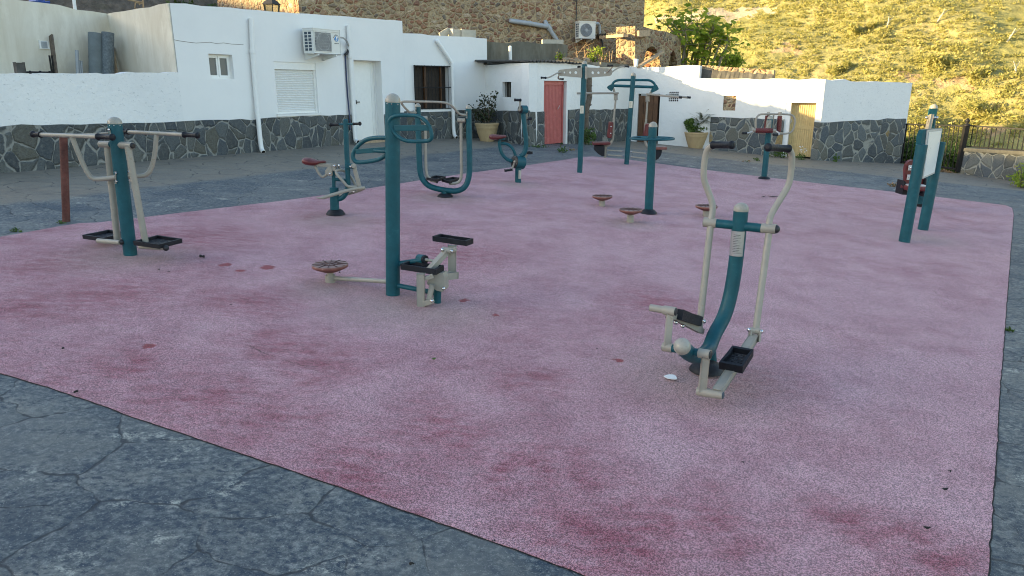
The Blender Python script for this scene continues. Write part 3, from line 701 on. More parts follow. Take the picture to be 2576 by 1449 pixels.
m = MB(org); W1.slab(m, shu[0]-0.04, shu[1]+0.04, shu[2]-0.05, shu[2]+0.0, -0.1, 0.03, 0.006); m.build('window_sill', 'white_paint_reveal', sw)
m = MB(org); W1.slab(m, shu[0]+0.05, shu[1]-0.05, shu[2]+0.004, shu[2]+0.05, -0.09, -0.05, 0.004); m.build('bottom_bar', 'white_metal', sw)
# door
gzd = W1.g((dor[0]+dor[1])/2)
m = MB(org); W1.slab(m, dor[0], dor[1], gzd-0.05, dor[3], -0.30, -0.25); d1 = m.build('door', 'white_metal', H1)
m = MB(org); x = dor[1]-0.17; W1.slab(m, x, x+0.012, gzd, dor[3], -0.26, -0.24); W1.slab(m, dor[1]-0.05, dor[1], gzd, dor[3], -0.25, -0.22); m.build('door_frame', 'white_pvc', d1)
m = MB(org); hp = W1.px('B', 866, 822, -0.22); m.box(hp, Vector((*W1.d, 0))*0.065, Vector((*W1.n, 0))*0.012, Vector((0, 0, 0.012)), 0.004); m.box(hp-Vector((*W1.d, 0))*0.05-Vector((*W1.n, 0))*0.02, Vector((*W1.d, 0))*0.015, Vector((*W1.n, 0))*0.02, Vector((0, 0, 0.05)), 0.004); m.build('handle', 'black_plastic', d1)
m = MB(org); W1.slab(m, dor[0]-0.1, dor[1]+0.05, gzd-0.1, gzd+0.07, -0.24, 0.12, 0.01); m.build('door_step', 'old_timber', H1)
# flagstone base
def dz(W, u, v): q = W.hit(u, v); return q
d0 = [W1.hit(-320, 333), W1.hit(0, 319), W1.hit(448, 306), W1.hit(660, 298), W1.hit(872, 289)]
sd = W1.h('B', 838, 930)[0]
dado(W1, H1, [d0[0], d0[1], d0[2], d0[3], (min(sd, dor[0]), d0[4][1])])
s2 = W1.h('B', 1083, 1000)[0]
if sE-s2 > 0.1: dado(W1, H1, [(s2, W1.hit(969, 288)[1]), (sE, W1.hit(1010, 284)[1])])
pipe(W1, H1, [(10, 150), (20, 430), (50, 800), (66, 960, 0.11), (88, 1195, 0.14), (108, 1224, 0.24)], 0.052, joints=((0, 0.95), (2, 0.55)))
pipe(W1, H1, [(793, 205), (803, 480), (828, 840), (842, 1090, 0.12), (850, 1135, 0.13), (872, 1143, 0.26)], 0.052, joints=((0, 0.92), (1, 0.98)))
m = MB(org); m.tube([W1.px('B', x, y, o) for x, y, o in ((768, 445, 0.03), (776, 620, 0.03), (788, 790, 0.03), (803, 960, 0.07), (808, 1045, 0.07))], 0.018, 8); m.build('cable', 'blue_cable', H1)
# wall crack
m = MB(org); cr = [(1400, 322), (1440, 330), (1480, 335), (1530, 340), (1580, 338), (1630, 345), (1690, 346), (1740, 352), (1800, 350), (1860, 356), (1960, 360)]
m.tube([W1.px('A', x, y+rng.normal()*3, 0.0005) for x, y in cr], 0.005, 5); m.build('crack', 'grey_concrete', H1)
def surface_crack(pts, w, mat='soil', name='surface_crack', z=0.0085):
    g = []
    for a, b in zip(pts[:-1], pts[1:]):
        for k in range(6):
            t = k/6; g.append(GH(a[0]+(b[0]-a[0])*t+rng.normal()*1.6, a[1]+(b[1]-a[1])*t+rng.normal()*1.0))
    m = MB(); L = len(g); sd = []
    for i in range(L):
        d = g[min(i+1, L-1)]-g[max(i-1, 0)]; sd.append(Vector((-d.y, d.x, 0)).normalized()*w*rng.uniform(0.2, 1.0))
    m.add([p+s_+Vector((0, 0, z)) for p, s_ in zip(g, sd)]+[p-s_+Vector((0, 0, z)) for p, s_ in zip(g, sd)], [[i, i+1, L+i+1, L+i] for i in range(L-1)])
    m.build(name, mat)['kind'] = 'structure'
surface_crack([(617, 868), (640, 878), (664, 892), (700, 902)], 0.004)
surface_crack([(700, 902), (770, 925), (800, 938), (866, 943)], 0.0022)
surface_crack([(220, 822), (260, 838), (300, 846), (340, 842)], 0.002)
# ============ air conditioner on house one
def aircon(W, k, fr, depth, side, org_px, label, round_grille, name='air_conditioner'):
    """fr: front rectangle s0,s1,z0,z1 on the wall plane offset by depth"""
    s0, s1, z0, z1 = fr; c = W.pt((s0+s1)/2, z0, depth/2); root = thing(name, c, label, 'air conditioner'); back = depth-side
    m = MB(c); W.slab(m, s0, s1, z0, z1, back, depth, 0.02); m.build('casing', 'ac_white', root)
    m = MB(c); W.slab(m, s0-0.012, s1+0.012, z1-0.04, z1+0.012, back-0.01, depth+0.012, 0.006); m.build('lid', 'ac_white', root)
    w = s1-s0; h = z1-z0; g0, g1 = s0+0.06, s0+w*(0.66 if not round_grille else 0.88); e0, e1 = z0+h*0.10, z1-h*0.12
    m = MB(c)
    if round_grille:
        g0, g1 = s0+w*0.44-h*0.40, s0+w*0.44+h*0.40; m.lathe(W.pt((g0+g1)/2, (e0+e1)/2, depth-0.01), Vector((*W.n, 0)), [((g1-g0)/2*0.98, 0), ((g1-g0)/2*0.98, 0.014)], 28)
    else: W.slab(m, g0, g1, e0, e1, depth-0.01, depth+0.004)
    gr = m.build('fan_opening', 'dark_slot', root)
    m = MB(c); cs, cz = (g0+g1)/2, (e0+e1)/2; rad = min(g1-g0, e1-e0)/2
    if round_grille:
        for q in range(1, 9): m.tube([W.pt(cs+rad*q/8.3*math.cos(t), cz+rad*q/8.3*math.sin(t), depth+0.022) for t in np.linspace(0, 2*math.pi, 28, endpoint=False)], 0.009, 6, closed=True)
        for q in range(6):
            t = q*math.pi/3; m.tube([W.pt(cs, cz, depth+0.02), W.pt(cs+rad*math.cos(t), cz+rad*math.sin(t), depth+0.02)], 0.005, 6)
        m.lathe(W.pt(cs, cz, depth+0.015), Vector((*W.n, 0)), [(0.05, 0), (0.05, 0.015)], 16)
    else:
        for q in range(22):
            x = g0+(g1-g0)*(q+0.5)/22; hh = (e1-e0)/2
            m.tube([W.pt(x, cz-hh, depth+0.012), W.pt(x, cz, depth+0.028), W.pt(x, cz+hh, depth+0.012)], 0.0065, 6)
        for q in range(6):
            z = e0+(e1-e0)*(q+0.5)/6; m.tube([W.pt(g0, z, depth+0.014), W.pt(g1, z, depth+0.014)], 0.004, 6)
        m.tube([W.pt(cs+rad*0.98*math.cos(t), cz+rad*0.98*math.sin(t), depth+0.024) for t in np.linspace(0, 2*math.pi, 30, endpoint=False)], 0.006, 6, closed=True)
    m.build('wire_guard', 'bare_metal' if not round_grille else 'grey_pvc', gr)
    m = MB(c)
    if round_grille: m.tube([W.pt(cs+rad*1.0*math.cos(t), cz+rad*1.0*math.sin(t), depth+0.012) for t in np.linspace(0, 2*math.pi, 32, endpoint=False)], 0.02, 8, closed=True)
    else: W.slab(m, g0-0.02, g1+0.02, e0-0.02, e0, depth, depth+0.012); W.slab(m, g0-0.02, g1+0.02, e1, e1+0.02, depth, depth+0.012); W.slab(m, g0-0.02, g0, e0, e1, depth, depth+0.012); W.slab(m, g1, g1+0.02, e0, e1, depth, depth+0.012); m.build('guard_frame', 'ac_white', gr)
    # side louvres
    m = MB(c)
    for i in range(2):
        for j in range(6):
            o0 = back+side*(0.12+0.42*i); za = z0+h*(0.1+0.135*j)
            W.slab(m, s0-0.004, s0+0.02, za, za+h*0.1, o0, o0+side*0.3)
    m.build('side_louvres', 'slot_blue', root)
    for fx in (0.12, 0.78):
        m = MB(c); x = s0+w*fx; a = W.pt(x, z0-0.02, 0.02); b = W.pt(x, z0-0.02, depth+0.03)
        m.prism([W.pt(x, z0-0.012, 0.0), W.pt(x, z0-0.012, depth+0.04), W.pt(x, z0-0.05, depth+0.04), W.pt(x, z0-0.15, 0.0)], Vector((*W.d, 0))*0.035); m.build('bracket', 'ac_white', root)
    return root, c
DEP = 0.42
fr = W1.rect('B', 507, 240, 722, 432, DEP)
AC1, ac = aircon(W1, 'B', fr, DEP, 0.30, None, 'white air conditioner unit with a square fan guard, fixed high on the white house', False)
m = MB(ac); sx = Vector((*W1.d, 0)); 
bs, bz = W1.h('K', 1232, 550, DEP); R0 = 0.062
m.tube([W1.pt(bs+R0*1.0*math.cos(t), bz+R0*1.0*math.sin(t), DEP+0.004) for t in np.linspace(math.pi*0.98, math.pi*2.02, 20)], 0.008, 6)
m.lathe(W1.pt(bs, bz+0.008, DEP-0.004), Vector((*W1.n, 0)), [(0.044, 0), (0.044, 0.009)], 20); lg = m.build('logo_mark', 'logo_blue', AC1)
m = MB(ac); m.prism([W1.pt(bs+x, bz+z, DEP+0.0055) for x, z in ((-0.012, 0.04), (0.02, 0.042), (0.032, 0.022), (0.02, 0.012), (0.016, -0.018), (0.006, -0.036), (-0.004, -0.012), (-0.016, 0.004))], Vector((*W1.n, 0))*0.003); m.build('globe_land', 'white_metal', lg)
def arc_text(W, parent, org, word, cs, cz, rad, size, off, a0, a1, mat):
    for i, chh in enumerate(word):
        cu = bpy.data.curves.new('letter', 'FONT'); cu.body = chh; cu.size = size; cu.align_x = 'CENTER'; cu.extrude = 0.002
        o = bpy.data.objects.new('letter', cu); COL.objects.link(o); dg = bpy.context.evaluated_depsgraph_get(); me = bpy.data.meshes.new_from_object(o.evaluated_get(dg))
        bpy.data.objects.remove(o); t = a0+(a1-a0)*i/(len(word)-1); c = W.pt(cs+rad*math.cos(t), cz+rad*math.sin(t), off)-org
        sx, sz = Vector((*W.d, 0)), Vector((0, 0, 1)); ex = sx*math.sin(t)-sz*math.cos(t); ey = sx*math.cos(t)+sz*math.sin(t)
        me.transform(Matrix.Translation(c) @ Matrix((ex, ey, Vector((*W.n, 0)))).transposed().to_4x4()); yield me
def join(meshes, name, mat, parent):
    bm = bmesh.new()
    for me in meshes: bm.from_mesh(me)
    me = bpy.data.meshes.new(name); bm.to_mesh(me); bm.free(); me.materials.clear(); me.materials.append(MT[mat]); o = bpy.data.objects.new(name, me); COL.objects.link(o); o.parent = parent; return o
join(list(arc_text(W1, AC1, ac, 'Farworld', bs, bz+0.002, 0.068, 0.05, DEP+0.003, math.pi*0.93, math.pi*0.07, 'dark_slot')), 'lettering', 'black_plastic', lg)
join(list(arc_text(W1, AC1, ac, 'INVERTER', bs, bz-10.12, 10.0, 0.024, DEP+0.003, math.pi/2+0.0068, math.pi/2-0.0068, 'dark_slot')), 'small_lettering', 'black_plastic', lg)
for dx, nm, mt_, rr in ((0, 'hose', 'copper_pipe', 0.012), (6, 'hose', 'grey_pvc', 0.012)):
    m = MB(ac); m.tube([W1.px('B', x, y, o) for x, y, o in ((722, 298+dx, 0.3), (755, 302+dx, 0.24), (785-dx*1.2, 330+dx, 0.16), (797-dx, 375, 0.08))], rr, 8, smooth=3); m.build(nm, mt_, AC1)
m = MB(ac); m.tube([W1.px('B', x, y, 0.06) for x, y in ((797, 368), (796, 395), (785, 425), (766, 440))], 0.034, 10, smooth=2); m.build('insulation', 'black_plastic', AC1)
# ============ things stored on the terrace
def roll(x0, y0, x1, y1, off, rpx, mat, label, cat='roll', name='mesh_roll', group=None, n=24, rings=0, flat=False):
    a = W1.px('A', x1, y1, off); b = W1.px('A', x0, y0, off); r = rpx/2.0127/1.59*ppm(b)
    a.z = terr; root_lbl = label
    m = MB(a); d = (b-a).normalized()
    m.cyl(a, b, r, n)
    if rings:
        for i in range(rings):
            c = a.lerp(b, (i+0.5)/rings); m.cyl(c-d*0.006, c+d*0.006, r*1.02, n)
    if r > 0.08: m.lathe(b, d, [(r*0.96, 0), (r*0.96, 0.003), (r*0.6, 0.003), (r*0.6, -0.1)], n)
    o = m.build(name, mat, None, a); tag(o, label, cat, group); return o
roll(769, 268, 765, 640, -2.35, 54, 'roll_felt', 'smooth grey roll standing on the terrace, left of the darker roll', rings=6)
roll(868, 264, 858, 640, -2.2, 46, 'roll_mesh', 'dark speckled grey roll standing on the terrace, right of the smooth roll')
roll(618, 404, 617, 640, -2.4, 13, 'grey_pvc', 'tallest of the three pale grey pipes standing on the terrace', 'pipe', 'plastic_pipe')
roll(640, 486, 640, 640, -2.4, 7, 'grey_pvc', 'thin pale pipe in the middle of the three on the terrace', 'pipe', 'plastic_pipe')
roll(656, 491, 656, 640, -2.4, 7, 'grey_pvc', 'thin pale pipe nearest the smooth grey roll on the terrace', 'pipe', 'plastic_pipe')
roll(397, 446, 425, 640, -2.3, 7, 'black_iron', 'black metal rod leaning on the terrace, left of its twin', 'rod', 'metal_rod')
roll(417, 446, 437, 640, -2.3, 7, 'black_iron', 'black metal rod leaning on the terrace between its twin and the timber board', 'rod', 'metal_rod')
m = None
a = W1.px('A', 452, 640, -2.2); a.z = terr; b = W1.px('A', 410, 285, -2.65); m = MB(a); m.bar(a, b, 0.03, 0.10, Vector((*W1.n, 0))); tag(m.build('timber_board', 'bark', None, a), 'weathered board leaning on the cream wall under the vent grille', 'board')
a = W1.px('A', 945, 640, -2.3); a.z = terr; b = W1.px('A', 907, 380, -2.62); m = MB(a); m.bar(a, b, 0.03, 0.07, Vector((*W1.n, 0))); tag(m.build('timber_lath', 'old_timber', None, a), 'thin pale lath leaning in the corner beside the dark roll', 'board')
a = W1.px('A', 185, 581, -0.1); b = W1.px('A', 412, 583, -0.1); m = MB(a); m.tube([a, b], 0.016, 8)
for t in (0.25, 0.6, 0.95): m.ball(a.lerp(b, t), 0.028, 8)
tag(m.build('iron_bar', 'black_iron', None, a), 'rusty dark bar lying along the top of the terrace wall', 'bar')
a = W1.px('A', 166, 590, -0.12); m = MB(a); m.box(a+Vector((0, 0, 0.04)), Vector((*W1.d, 0))*0.07, Vector((*W1.n, 0))*0.04, Vector((0, 0, 0.13)), 0.01); tag(m.build('grey_box', 'sheet_grey', None, a), 'small grey box standing on the terrace wall at the end of the rusty bar', 'box')
# rooftop bits
def rp(x, y, off): return W1.px('A', x, y, off)
a = rp(606, 100, -3.6); b = rp(590, -40, -3.6); m = MB(a); m.cyl(a-Vector((0, 0, 0.15)), b, 0.035, 12); tag(m.build('roof_mast', 'white_pvc', None, a), 'plain pale mast rising from the cream walled roof', 'mast')
a = rp(1150, 70, -3.6); an = thing('roof_antenna', a, 'thin metal television antenna on the roof behind the cream wall', 'antenna'); m = MB(a); m.cyl(a-Vector((0, 0, 0.4)), rp(1150, 2, -3.6), 0.018, 8); m.build('mast', 'dry_stalk', an)
m = MB(a); m.tube([rp(1030, -2, -3.6), rp(1155, 22, -3.6)], 0.018, 8); m.tube([rp(1090, 20, -3.6), rp(1085, 66, -3.6), rp(1100, 70, -3.6)], 0.012, 6); m.tube([rp(1090, 20, -3.6), rp(1145, 30, -3.6)], 0.014, 6)
m.tube([rp(1120, 40, -3.6), rp(1150, 5, -3.6)], 0.012, 6); m.build('arms', 'dry_stalk', an)
a = rp(328, 82, -3.3); m = MB(a); m.box(a+Vector((0, 0, 0.07)), Vector((*W1.d, 0))*0.13, Vector((*W1.n, 0))*0.12, Vector((0, 0, 0.09)), 0.03); m.box(a+Vector((0, 0, 0.17)), Vector((*W1.d, 0))*0.07, Vector((*W1.n, 0))*0.07, Vector((0, 0, 0.02)), 0.01); tag(m.build('blue_container', 'blue_plastic', None, a), 'bright blue plastic container on the cream walled roof', 'container')
# ============ house two
B0 = W1.pt(sE-0.06, 0, -0.04); W2 = Wall(B0, B1); e0, e1 = 0.0, W2.h('B', 1908, 420)[0]
org = W2.pt((e0+e1)/2, W2.g((e0+e1)/2)); H2 = thing('white_house', org, 'lower white house with a barred dark window and a slanted drainpipe', 'house')
w2 = W2.rect('B', 1322, 530, 1607, 874)
tp = [(e0, W2.h('B', 1226, 268)[1]), (e1, W2.h('B', 1908, 311)[1])]
wall_mesh(W2, H2, 'wall', 'white_plaster', jag(tp, 0.012), [(*w2, 0.22)]); roof_mesh(W2, H2, tp, 5.0)
m = MB(org); W2.slab(m, w2[0], w2[1], w2[2], w2[3], -0.40, -0.23); wn = m.build('window', 'dark_wood', H2)
m = MB(org); W2.slab(m, w2[0]+0.02, w2[0]+0.06, w2[2], w2[3], -0.22, -0.15); W2.slab(m, w2[0]+0.47, w2[0]+0.53, w2[2], w2[3], -0.22, -0.15); W2.slab(m, w2[1]-0.22, w2[1]-0.17, w2[2], w2[3], -0.22, -0.15); m.build('window_frame', 'brown_wood', wn)
m = MB(org)
for q in range(12):
    x = w2[0]-0.01+(w2[1]-w2[0]+0.04)*q/11; m.tube([W2.pt(x, w2[2]-0.02, 0.06), W2.pt(x, w2[3]+0.01, 0.06)], 0.008 if 0 < q < 11 else 0.016, 6)
for z in (w2[2]+0.0, (w2[2]+w2[3])/2, w2[3]-0.01): W2.slab(m, w2[0]-0.03, w2[1]+0.05, z-0.013, z+0.013, 0.045, 0.075)
m.build('window_grille', 'black_iron', wn)
m = MB(org); W2.slab(m, w2[0]-0.05, w2[1]+0.06, w2[2]-0.09, w2[2]-0.022, -0.2, 0.05, 0.01); m.build('window_sill', 'white_paint_reveal', wn)
dado(W2, H2, [(e0, W2.h('B', 1230, 897)[1]), (e1, W2.h('B', 1900, 884)[1])])
pipe(W2, H2, [(1505, 325, 0.03), (1512, 335, 0.08), (1622, 500, 0.08), (1628, 530, 0.08), (1636, 890, 0.10), (1640, 1085, 0.12), (1664, 1107, 0.26)], 0.055, joints=((4, 0.0),))
for i, (x0, x1, y0, y1, o) in enumerate(((1632, 1700, 235, 292, -0.6), (1706, 1818, 238, 300, -0.55))):
    r = W2.rect('B', x0, y0, x1, y1, o); c = W2.pt((r[0]+r[1])/2, tp[1][1]-0.06, o-0.1); zt = r[3]; m = MB(c); W2.slab(m, r[0], r[1], tp[1][1]-0.10, zt, o-0.22, o, 0.008)
    tag(m.build('cinder_block', 'cinder_block', None, c), ('sunlit pale concrete block on the lower white roof, left of the pair', 'wider pale concrete block on the lower white roof, right of the pair')[i], 'block', 'concrete blocks on the low roof')
c = W2.px('B', 1560, 285, -0.8); m = MB(c); m.bar(W2.px('B', 1530, 288, -0.8), W2.px('B', 1600, 246, -0.8), 0.05, 0.18); m.bar(W2.px('B', 1575, 290, -0.82), W2.px('B', 1578, 246, -0.82), 0.05, 0.05); m.bar(W2.px('B', 1600, 246, -0.8), W2.px('B', 1635, 238, -0.8), 0.05, 0.12); tag(m.build('concrete_offcut', 'cinder_block', None, c), 'slanted pale slab propped beside the two concrete blocks on the roof', 'slab')
# ============ shed
W3a = Wall(B1, K1); W3b = Wall(K1, K2)
org = K1.copy(); H3 = thing('white_shed', org, 'low white shed with a red metal door, corrugated roof and dark flagstone base', 'shed')
sw_ = W3a.rect('C', 120, 660, 190, 782); ta = jag([(0.0, W3a.h('C', 0, 524)[1]), (W3a.L, W3a.h('C', 325, 506)[1])], 0.015)
wall_mesh(W3a, H3, 'side_wall', 'old_white_plaster', ta, [(*sw_, 0.2)])
m = MB(org); W3a.slab(m, sw_[0], sw_[1], sw_[2], sw_[3], -0.35, -0.19); wn = m.build('window', 'dark_room', H3); m = MB(org)
for q in range(6):
    x = sw_[0]+(sw_[1]-sw_[0])*(q+0.5)/6; m.tube([W3a.pt(x, sw_[2], -0.1), W3a.pt(x, sw_[3], -0.1)], 0.012, 6)
m.build('window_bars', 'black_iron', wn)
rd = W3b.rect('7', 226, 312, 497, 1100); gd = W3b.g(rd[0])
tb = jag([(0, W3a.h('C', 325, 506)[1]), (W3b.h('C', 760, 518)[0], W3b.h('C', 760, 518)[1]), (W3b.L, W3b.h('C', 1125, 535)[1])], 0.02)
wall_mesh(W3b, H3, 'wall', 'old_white_plaster', tb, [(rd[0], rd[1], gd-0.2, rd[3], 0.18)])
m = MB(org); rz_ = min(ta[0][1], tb[-1][1])-0.05; fp2 = [W3a.pt(0.02, 0, -0.28), W3b.pt(0.1, 0, -0.28), W3b.pt(W3b.L, 0, -0.28), W3b.pt(W3b.L, 0, -3.0), W3a.pt(0.02, 0, -3.0)]
m.prism([Vector((p.x, p.y, -1.6)) for p in fp2], (0, 0, rz_+1.6)); m.build('roof', 'grey_concrete', H3)
def ribbed(W, org, r, o, n, mat, root, name, amp=0.012):
    m = MB(org); N = n*4; A = []
    for i in range(N+1):
        a = r[0]+(r[1]-r[0])*i/N; k = amp if i % 4 in (1, 2) else 0.0; A.append((a, o+k))
    vs = [W.pt(a, r[2], k) for a, k in A]+[W.pt(a, r[3], k) for a, k in A]; L = len(A)
    m.add(vs, [[i, i+1, L+i+1, L+i] for i in range(L-1)]); W.slab(m, r[0], r[1], r[2], r[3], o-0.05, o-0.015)
    return m.build(name, mat, root)
pr = W3b.rect('7', 228, 318, 440, 1100, -0.12)
d3 = ribbed(W3b, org, (rd[0]+0.01, pr[1]+0.03, gd+0.01, pr[3]), -0.13, 15, 'red_door', H3, 'door')
m = MB(org); W3b.slab(m, rd[0], pr[1]+0.04, pr[3]-0.10, pr[3]+0.02, -0.14, -0.09); W3b.slab(m, pr[1]+0.0, pr[1]+0.05, gd, pr[3], -0.14, -0.09); W3b.slab(m, rd[0], rd[0]+0.03, gd, pr[3], -0.14, -0.09); m.build('door_frame', 'red_door', d3)
m = MB(org); m.tube([W3b.px('7', x, y, o) for x, y, o in ((395, 655, -0.1), (402, 640, -0.04), (412, 625, -0.04), (414, 612, -0.1))], 0.011, 6); m.build('handle', 'bare_metal', d3)
dado(W3a, H3, [(0, W3a.h('C', 0, 892)[1]), (W3a.L+0.04, W3a.h('C', 325, 890)[1])])
dado(W3b, H3, [(-0.04, W3b.h('7', 40, 682)[1]), (rd[0]-0.01, W3b.h('7', 226, 682)[1])])
dado(W3b, H3, [(W3b.h('7', 517, 800)[0], W3b.h('7', 517, 664)[1]), (W3b.L-0.02, W3b.h('7', 1233, 650)[1])])
m = MB(org); s0, s1 = 0.0, W3b.h('C', 770, 510)[0]; N = 60; vs = []
for off, dzz in ((0.10, 0.03), (-2.6, 0.10)):
    for i in range(N+1):
        a = s0+(s1-s0)*i/N; vs.append(W3b.pt(a, interp(tb, a)+dzz+0.03*math.sin(i*2*math.pi/4), off))
n = N+1; vs += [v+Vector((0, 0, 0.02)) for v in vs]
m.add(vs, [[i, i+1, n+i+1, n+i] for i in range(N)]+[[2*n+i, 2*n+i+1, 3*n+i+1, 3*n+i] for i in range(N)]+[[i, i+1, 2*n+i+1, 2*n+i] for i in range(N)]); m.build('corrugated_roof', 'sheet_grey', H3)
m = MB(org); m.prism([W3a.pt(0, ta[0][1]+0.02, 0.06), W3a.pt(W3a.L, ta[-1][1]+0.03, 0.06), W3a.pt(W3a.L, ta[-1][1]+0.06, -0.5), W3a.pt(0.1, ta[0][1]+0.05, -0.5)], (0, 0, 0.02)); m.build('roof_slab', 'sheet_grey', H3)
m = MB(org); c0 = W3b.px('C', 915, 500, 0.05); c1 = W3b.px('C', 1130, 520, 0.05); c2 = W3b.px('C', 1130, 535, 0.05); c3 = W3b.px('C', 915, 540, 0.05); m.prism([c0, c1, c2, c3], Vector((*W3b.n, 0))*-1.2); m.build('roof_edge', 'grey_concrete', H3)
# ============ house four (right)
W4 = Wall(K2, K3); W5 = Wall(K3, K4)
org = W4.pt(W4.L/2, W4.g(W4.L/2)); H4 = thing('white_house', org, 'white cottage at the back right with brown and yellow doors, its top touched by sun', 'house')
bd = W4.rect('7', 1356, 468, 1618, 1060); yd = W4.rect('D', 447, 784, 676, 1185); bw = W4.rect('C', 1898, 772, 1998, 890); lv = W4.rect('7', 1736, 442, 1855, 562)
g1, g2 = W4.g(bd[0]), W4.g(yd[0]); sS = W4.hit(1759, 190)[0]
wall_mesh(W4, H4, 'upper_wall', 'old_white_plaster', jag([(0, W4.hit(1581, 167)[1]), (sS, W4.hit(1759, 165)[1])], 0.02), [(bd[0], bd[1], g1-0.3, bd[3], 0.12), (lv[0], lv[1], lv[2], lv[3], 0.12)])
wall_mesh(W4, H4, 'wall', 'old_white_plaster', jag([(sS, W4.hit(1759, 197)[1]), (W4.L, W4.hit(2076, 199)[1])], 0.012), [(yd[0], yd[1], g2-0.4, yd[3], 0.26), (bw[0], bw[1], bw[2], bw[3], 0.05)])
wall_mesh(W5, H4, 'end_wall', 'rough_white_plaster', jag([(0, W5.hit(2078, 199)[1]), (W5.hit(2282, 300)[0], W5.hit(2294, 208)[1])], 0.02, 0.2))
roof_mesh(W4, H4, [(0, W4.hit(1581, 167)[1]), (sS, W4.hit(1759, 165)[1])], 2.5); roof_mesh(W4, H4, [(sS, W4.hit(1759, 197)[1]), (W4.L, W4.hit(2076, 199)[1])], 4.0, name='low_roof')
roof_mesh(W5, H4, [(0, W5.hit(2078, 199)[1]), (W5.hit(2282, 300)[0], W5.hit(2294, 208)[1])], 3.0, name='end_roof')
m = MB(org)
for i in range(4):
    a = bd[0]+0.02+(bd[1]-bd[0]-0.09)*i/4; b = bd[0]+0.02+(bd[1]-bd[0]-0.09)*(i+1)/4-0.008; W4.slab(m, a, b, g1-0.02, bd[3]-0.06, -0.09, -0.05, 0.004)
d4 = m.build('door', 'brown_wood', H4); m = MB(org); W4.slab(m, bd[0], bd[1], g1-0.3, bd[3], -0.2, -0.10); m.build('door_backing', 'dark_room', d4)
m = MB(org); W4.slab(m, bd[0]+0.08, bd[0]+0.35, bd[3]-0.06, bd[3]-0.01, -0.06, -0.03); m.build('lintel_bar', 'bare_metal', d4)
m = MB(org); W4.slab(m, lv[0], lv[1], lv[2], lv[3], -0.15, -0.11); lt = m.build('lattice_vent', 'dark_room', H4); m = MB(org)
for q in range(6):
    x = lv[0]+(lv[1]-lv[0])*q/5; W4.slab(m, x-0.006, x+0.006, lv[2], lv[3], -0.05, 0.006)
    z = lv[2]+(lv[3]-lv[2])*q/5; W4.slab(m, lv[0], lv[1], z-0.006, z+0.006, -0.045, 0.004)
m.build('lattice', 'white_paint_reveal', lt)
m = MB(org); W4.slab(m, bw[0], bw[1], bw[2], bw[3], -0.2, -0.03); m.build('blocked_window', 'rubble_stone_small', H4)
py = W4.rect('D', 494, 797, 672, 1190, -0.18)
m = MB(org); W4.slab(m, yd[0]+0.001, yd[0]+0.15, g2-0.3, yd[3]-0.002, -0.25, -0.012); m.build('door_jamb', 'white_paint_reveal', H4)
d5 = ribbed(W4, org, (yd[0]+0.17, yd[1], g2+0.01, yd[3]-0.04), -0.19, 11, 'yellow_door', H4, 'door')
m = MB(org); W4.slab(m, yd[0]+0.152, yd[0]+0.185, g2, yd[3]-0.055, -0.22, -0.17); W4.slab(m, yd[0]+0.152, yd[1], yd[3]-0.05, yd[3], -0.22, -0.16); zc = W4.h('D', 590, 975, -0.18)[1]; W4.slab(m, yd[0]+0.19, yd[1], zc-0.03, zc+0.05, -0.19, -0.168); m.build('door_frame', 'yellow_door', d5)
m = MB(org); hp = W4.px('D', 497, 930, -0.17); m.tube([hp+Vector((0, 0, 0.1)), hp+Vector((0.04, -0.03, 0.03)), hp+Vector((-0.02, -0.03, -0.06))], 0.014, 6); m.build('latch', 'bare_metal', d5)
LF = 'flagstone_light'
dado(W4, H4, [(W4.h('C', 1800, 950)[0], W4.h('C', 1800, 942)[1]), (yd[0]-0.0, W4.h('D', 447, 912)[1])], LF)
dado(W4, H4, [(yd[1]+0.0, W4.h('D', 665, 930)[1]), (W4.L+0.02, W4.h('D', 740, 935)[1])], LF)
dado(W5, H4, [(-0.02, W5.h('D', 740, 935)[1]), (W5.hit(2270, 350)[0], W5.h('D', 1385, 905)[1])], LF)
# parapet with black sheeting on its roof
c = W4.pt(sS+1.2, W4.hit(1850, 197)[1], -0.4); pa = thing('roof_parapet', c, 'low rubble parapet wrapped in black sheeting on the cottage roof', 'parapet')
e = W4.hit(1946, 190, -0.3)[0]; b0 = W4.hit(1759, 164, -0.3)[1]; b1 = W4.hit(1946, 176.5, -0.3)[1]; m = MB(c); lo = c.z-0.1
m.prism([W4.pt(sS, lo, -0.3), W4.pt(e, lo, -0.3), W4.pt(e, b1, -0.3), W4.pt(sS, b0, -0.3)], Vector((*W4.n, 0))*-0.3); m.build('stonework', 'rubble_stone_small', pa)
m = MB(c); N = 24; vs = []
for i in range(N+1):
    a = sS+(e-sS)*i/N; top = b0+(b1-b0)*i/N-0.13+0.02*math.sin(i*1.7)
    vs += [W4.pt(a, lo, -0.25+0.02*math.sin(i*2.3)), W4.pt(a, top, -0.275+0.015*math.sin(i*1.9))]
m.add(vs, [[2*i, 2*i+2, 2*i+3, 2*i+1] for i in range(N)]); m.build('sheeting', 'sheet_grey', pa)
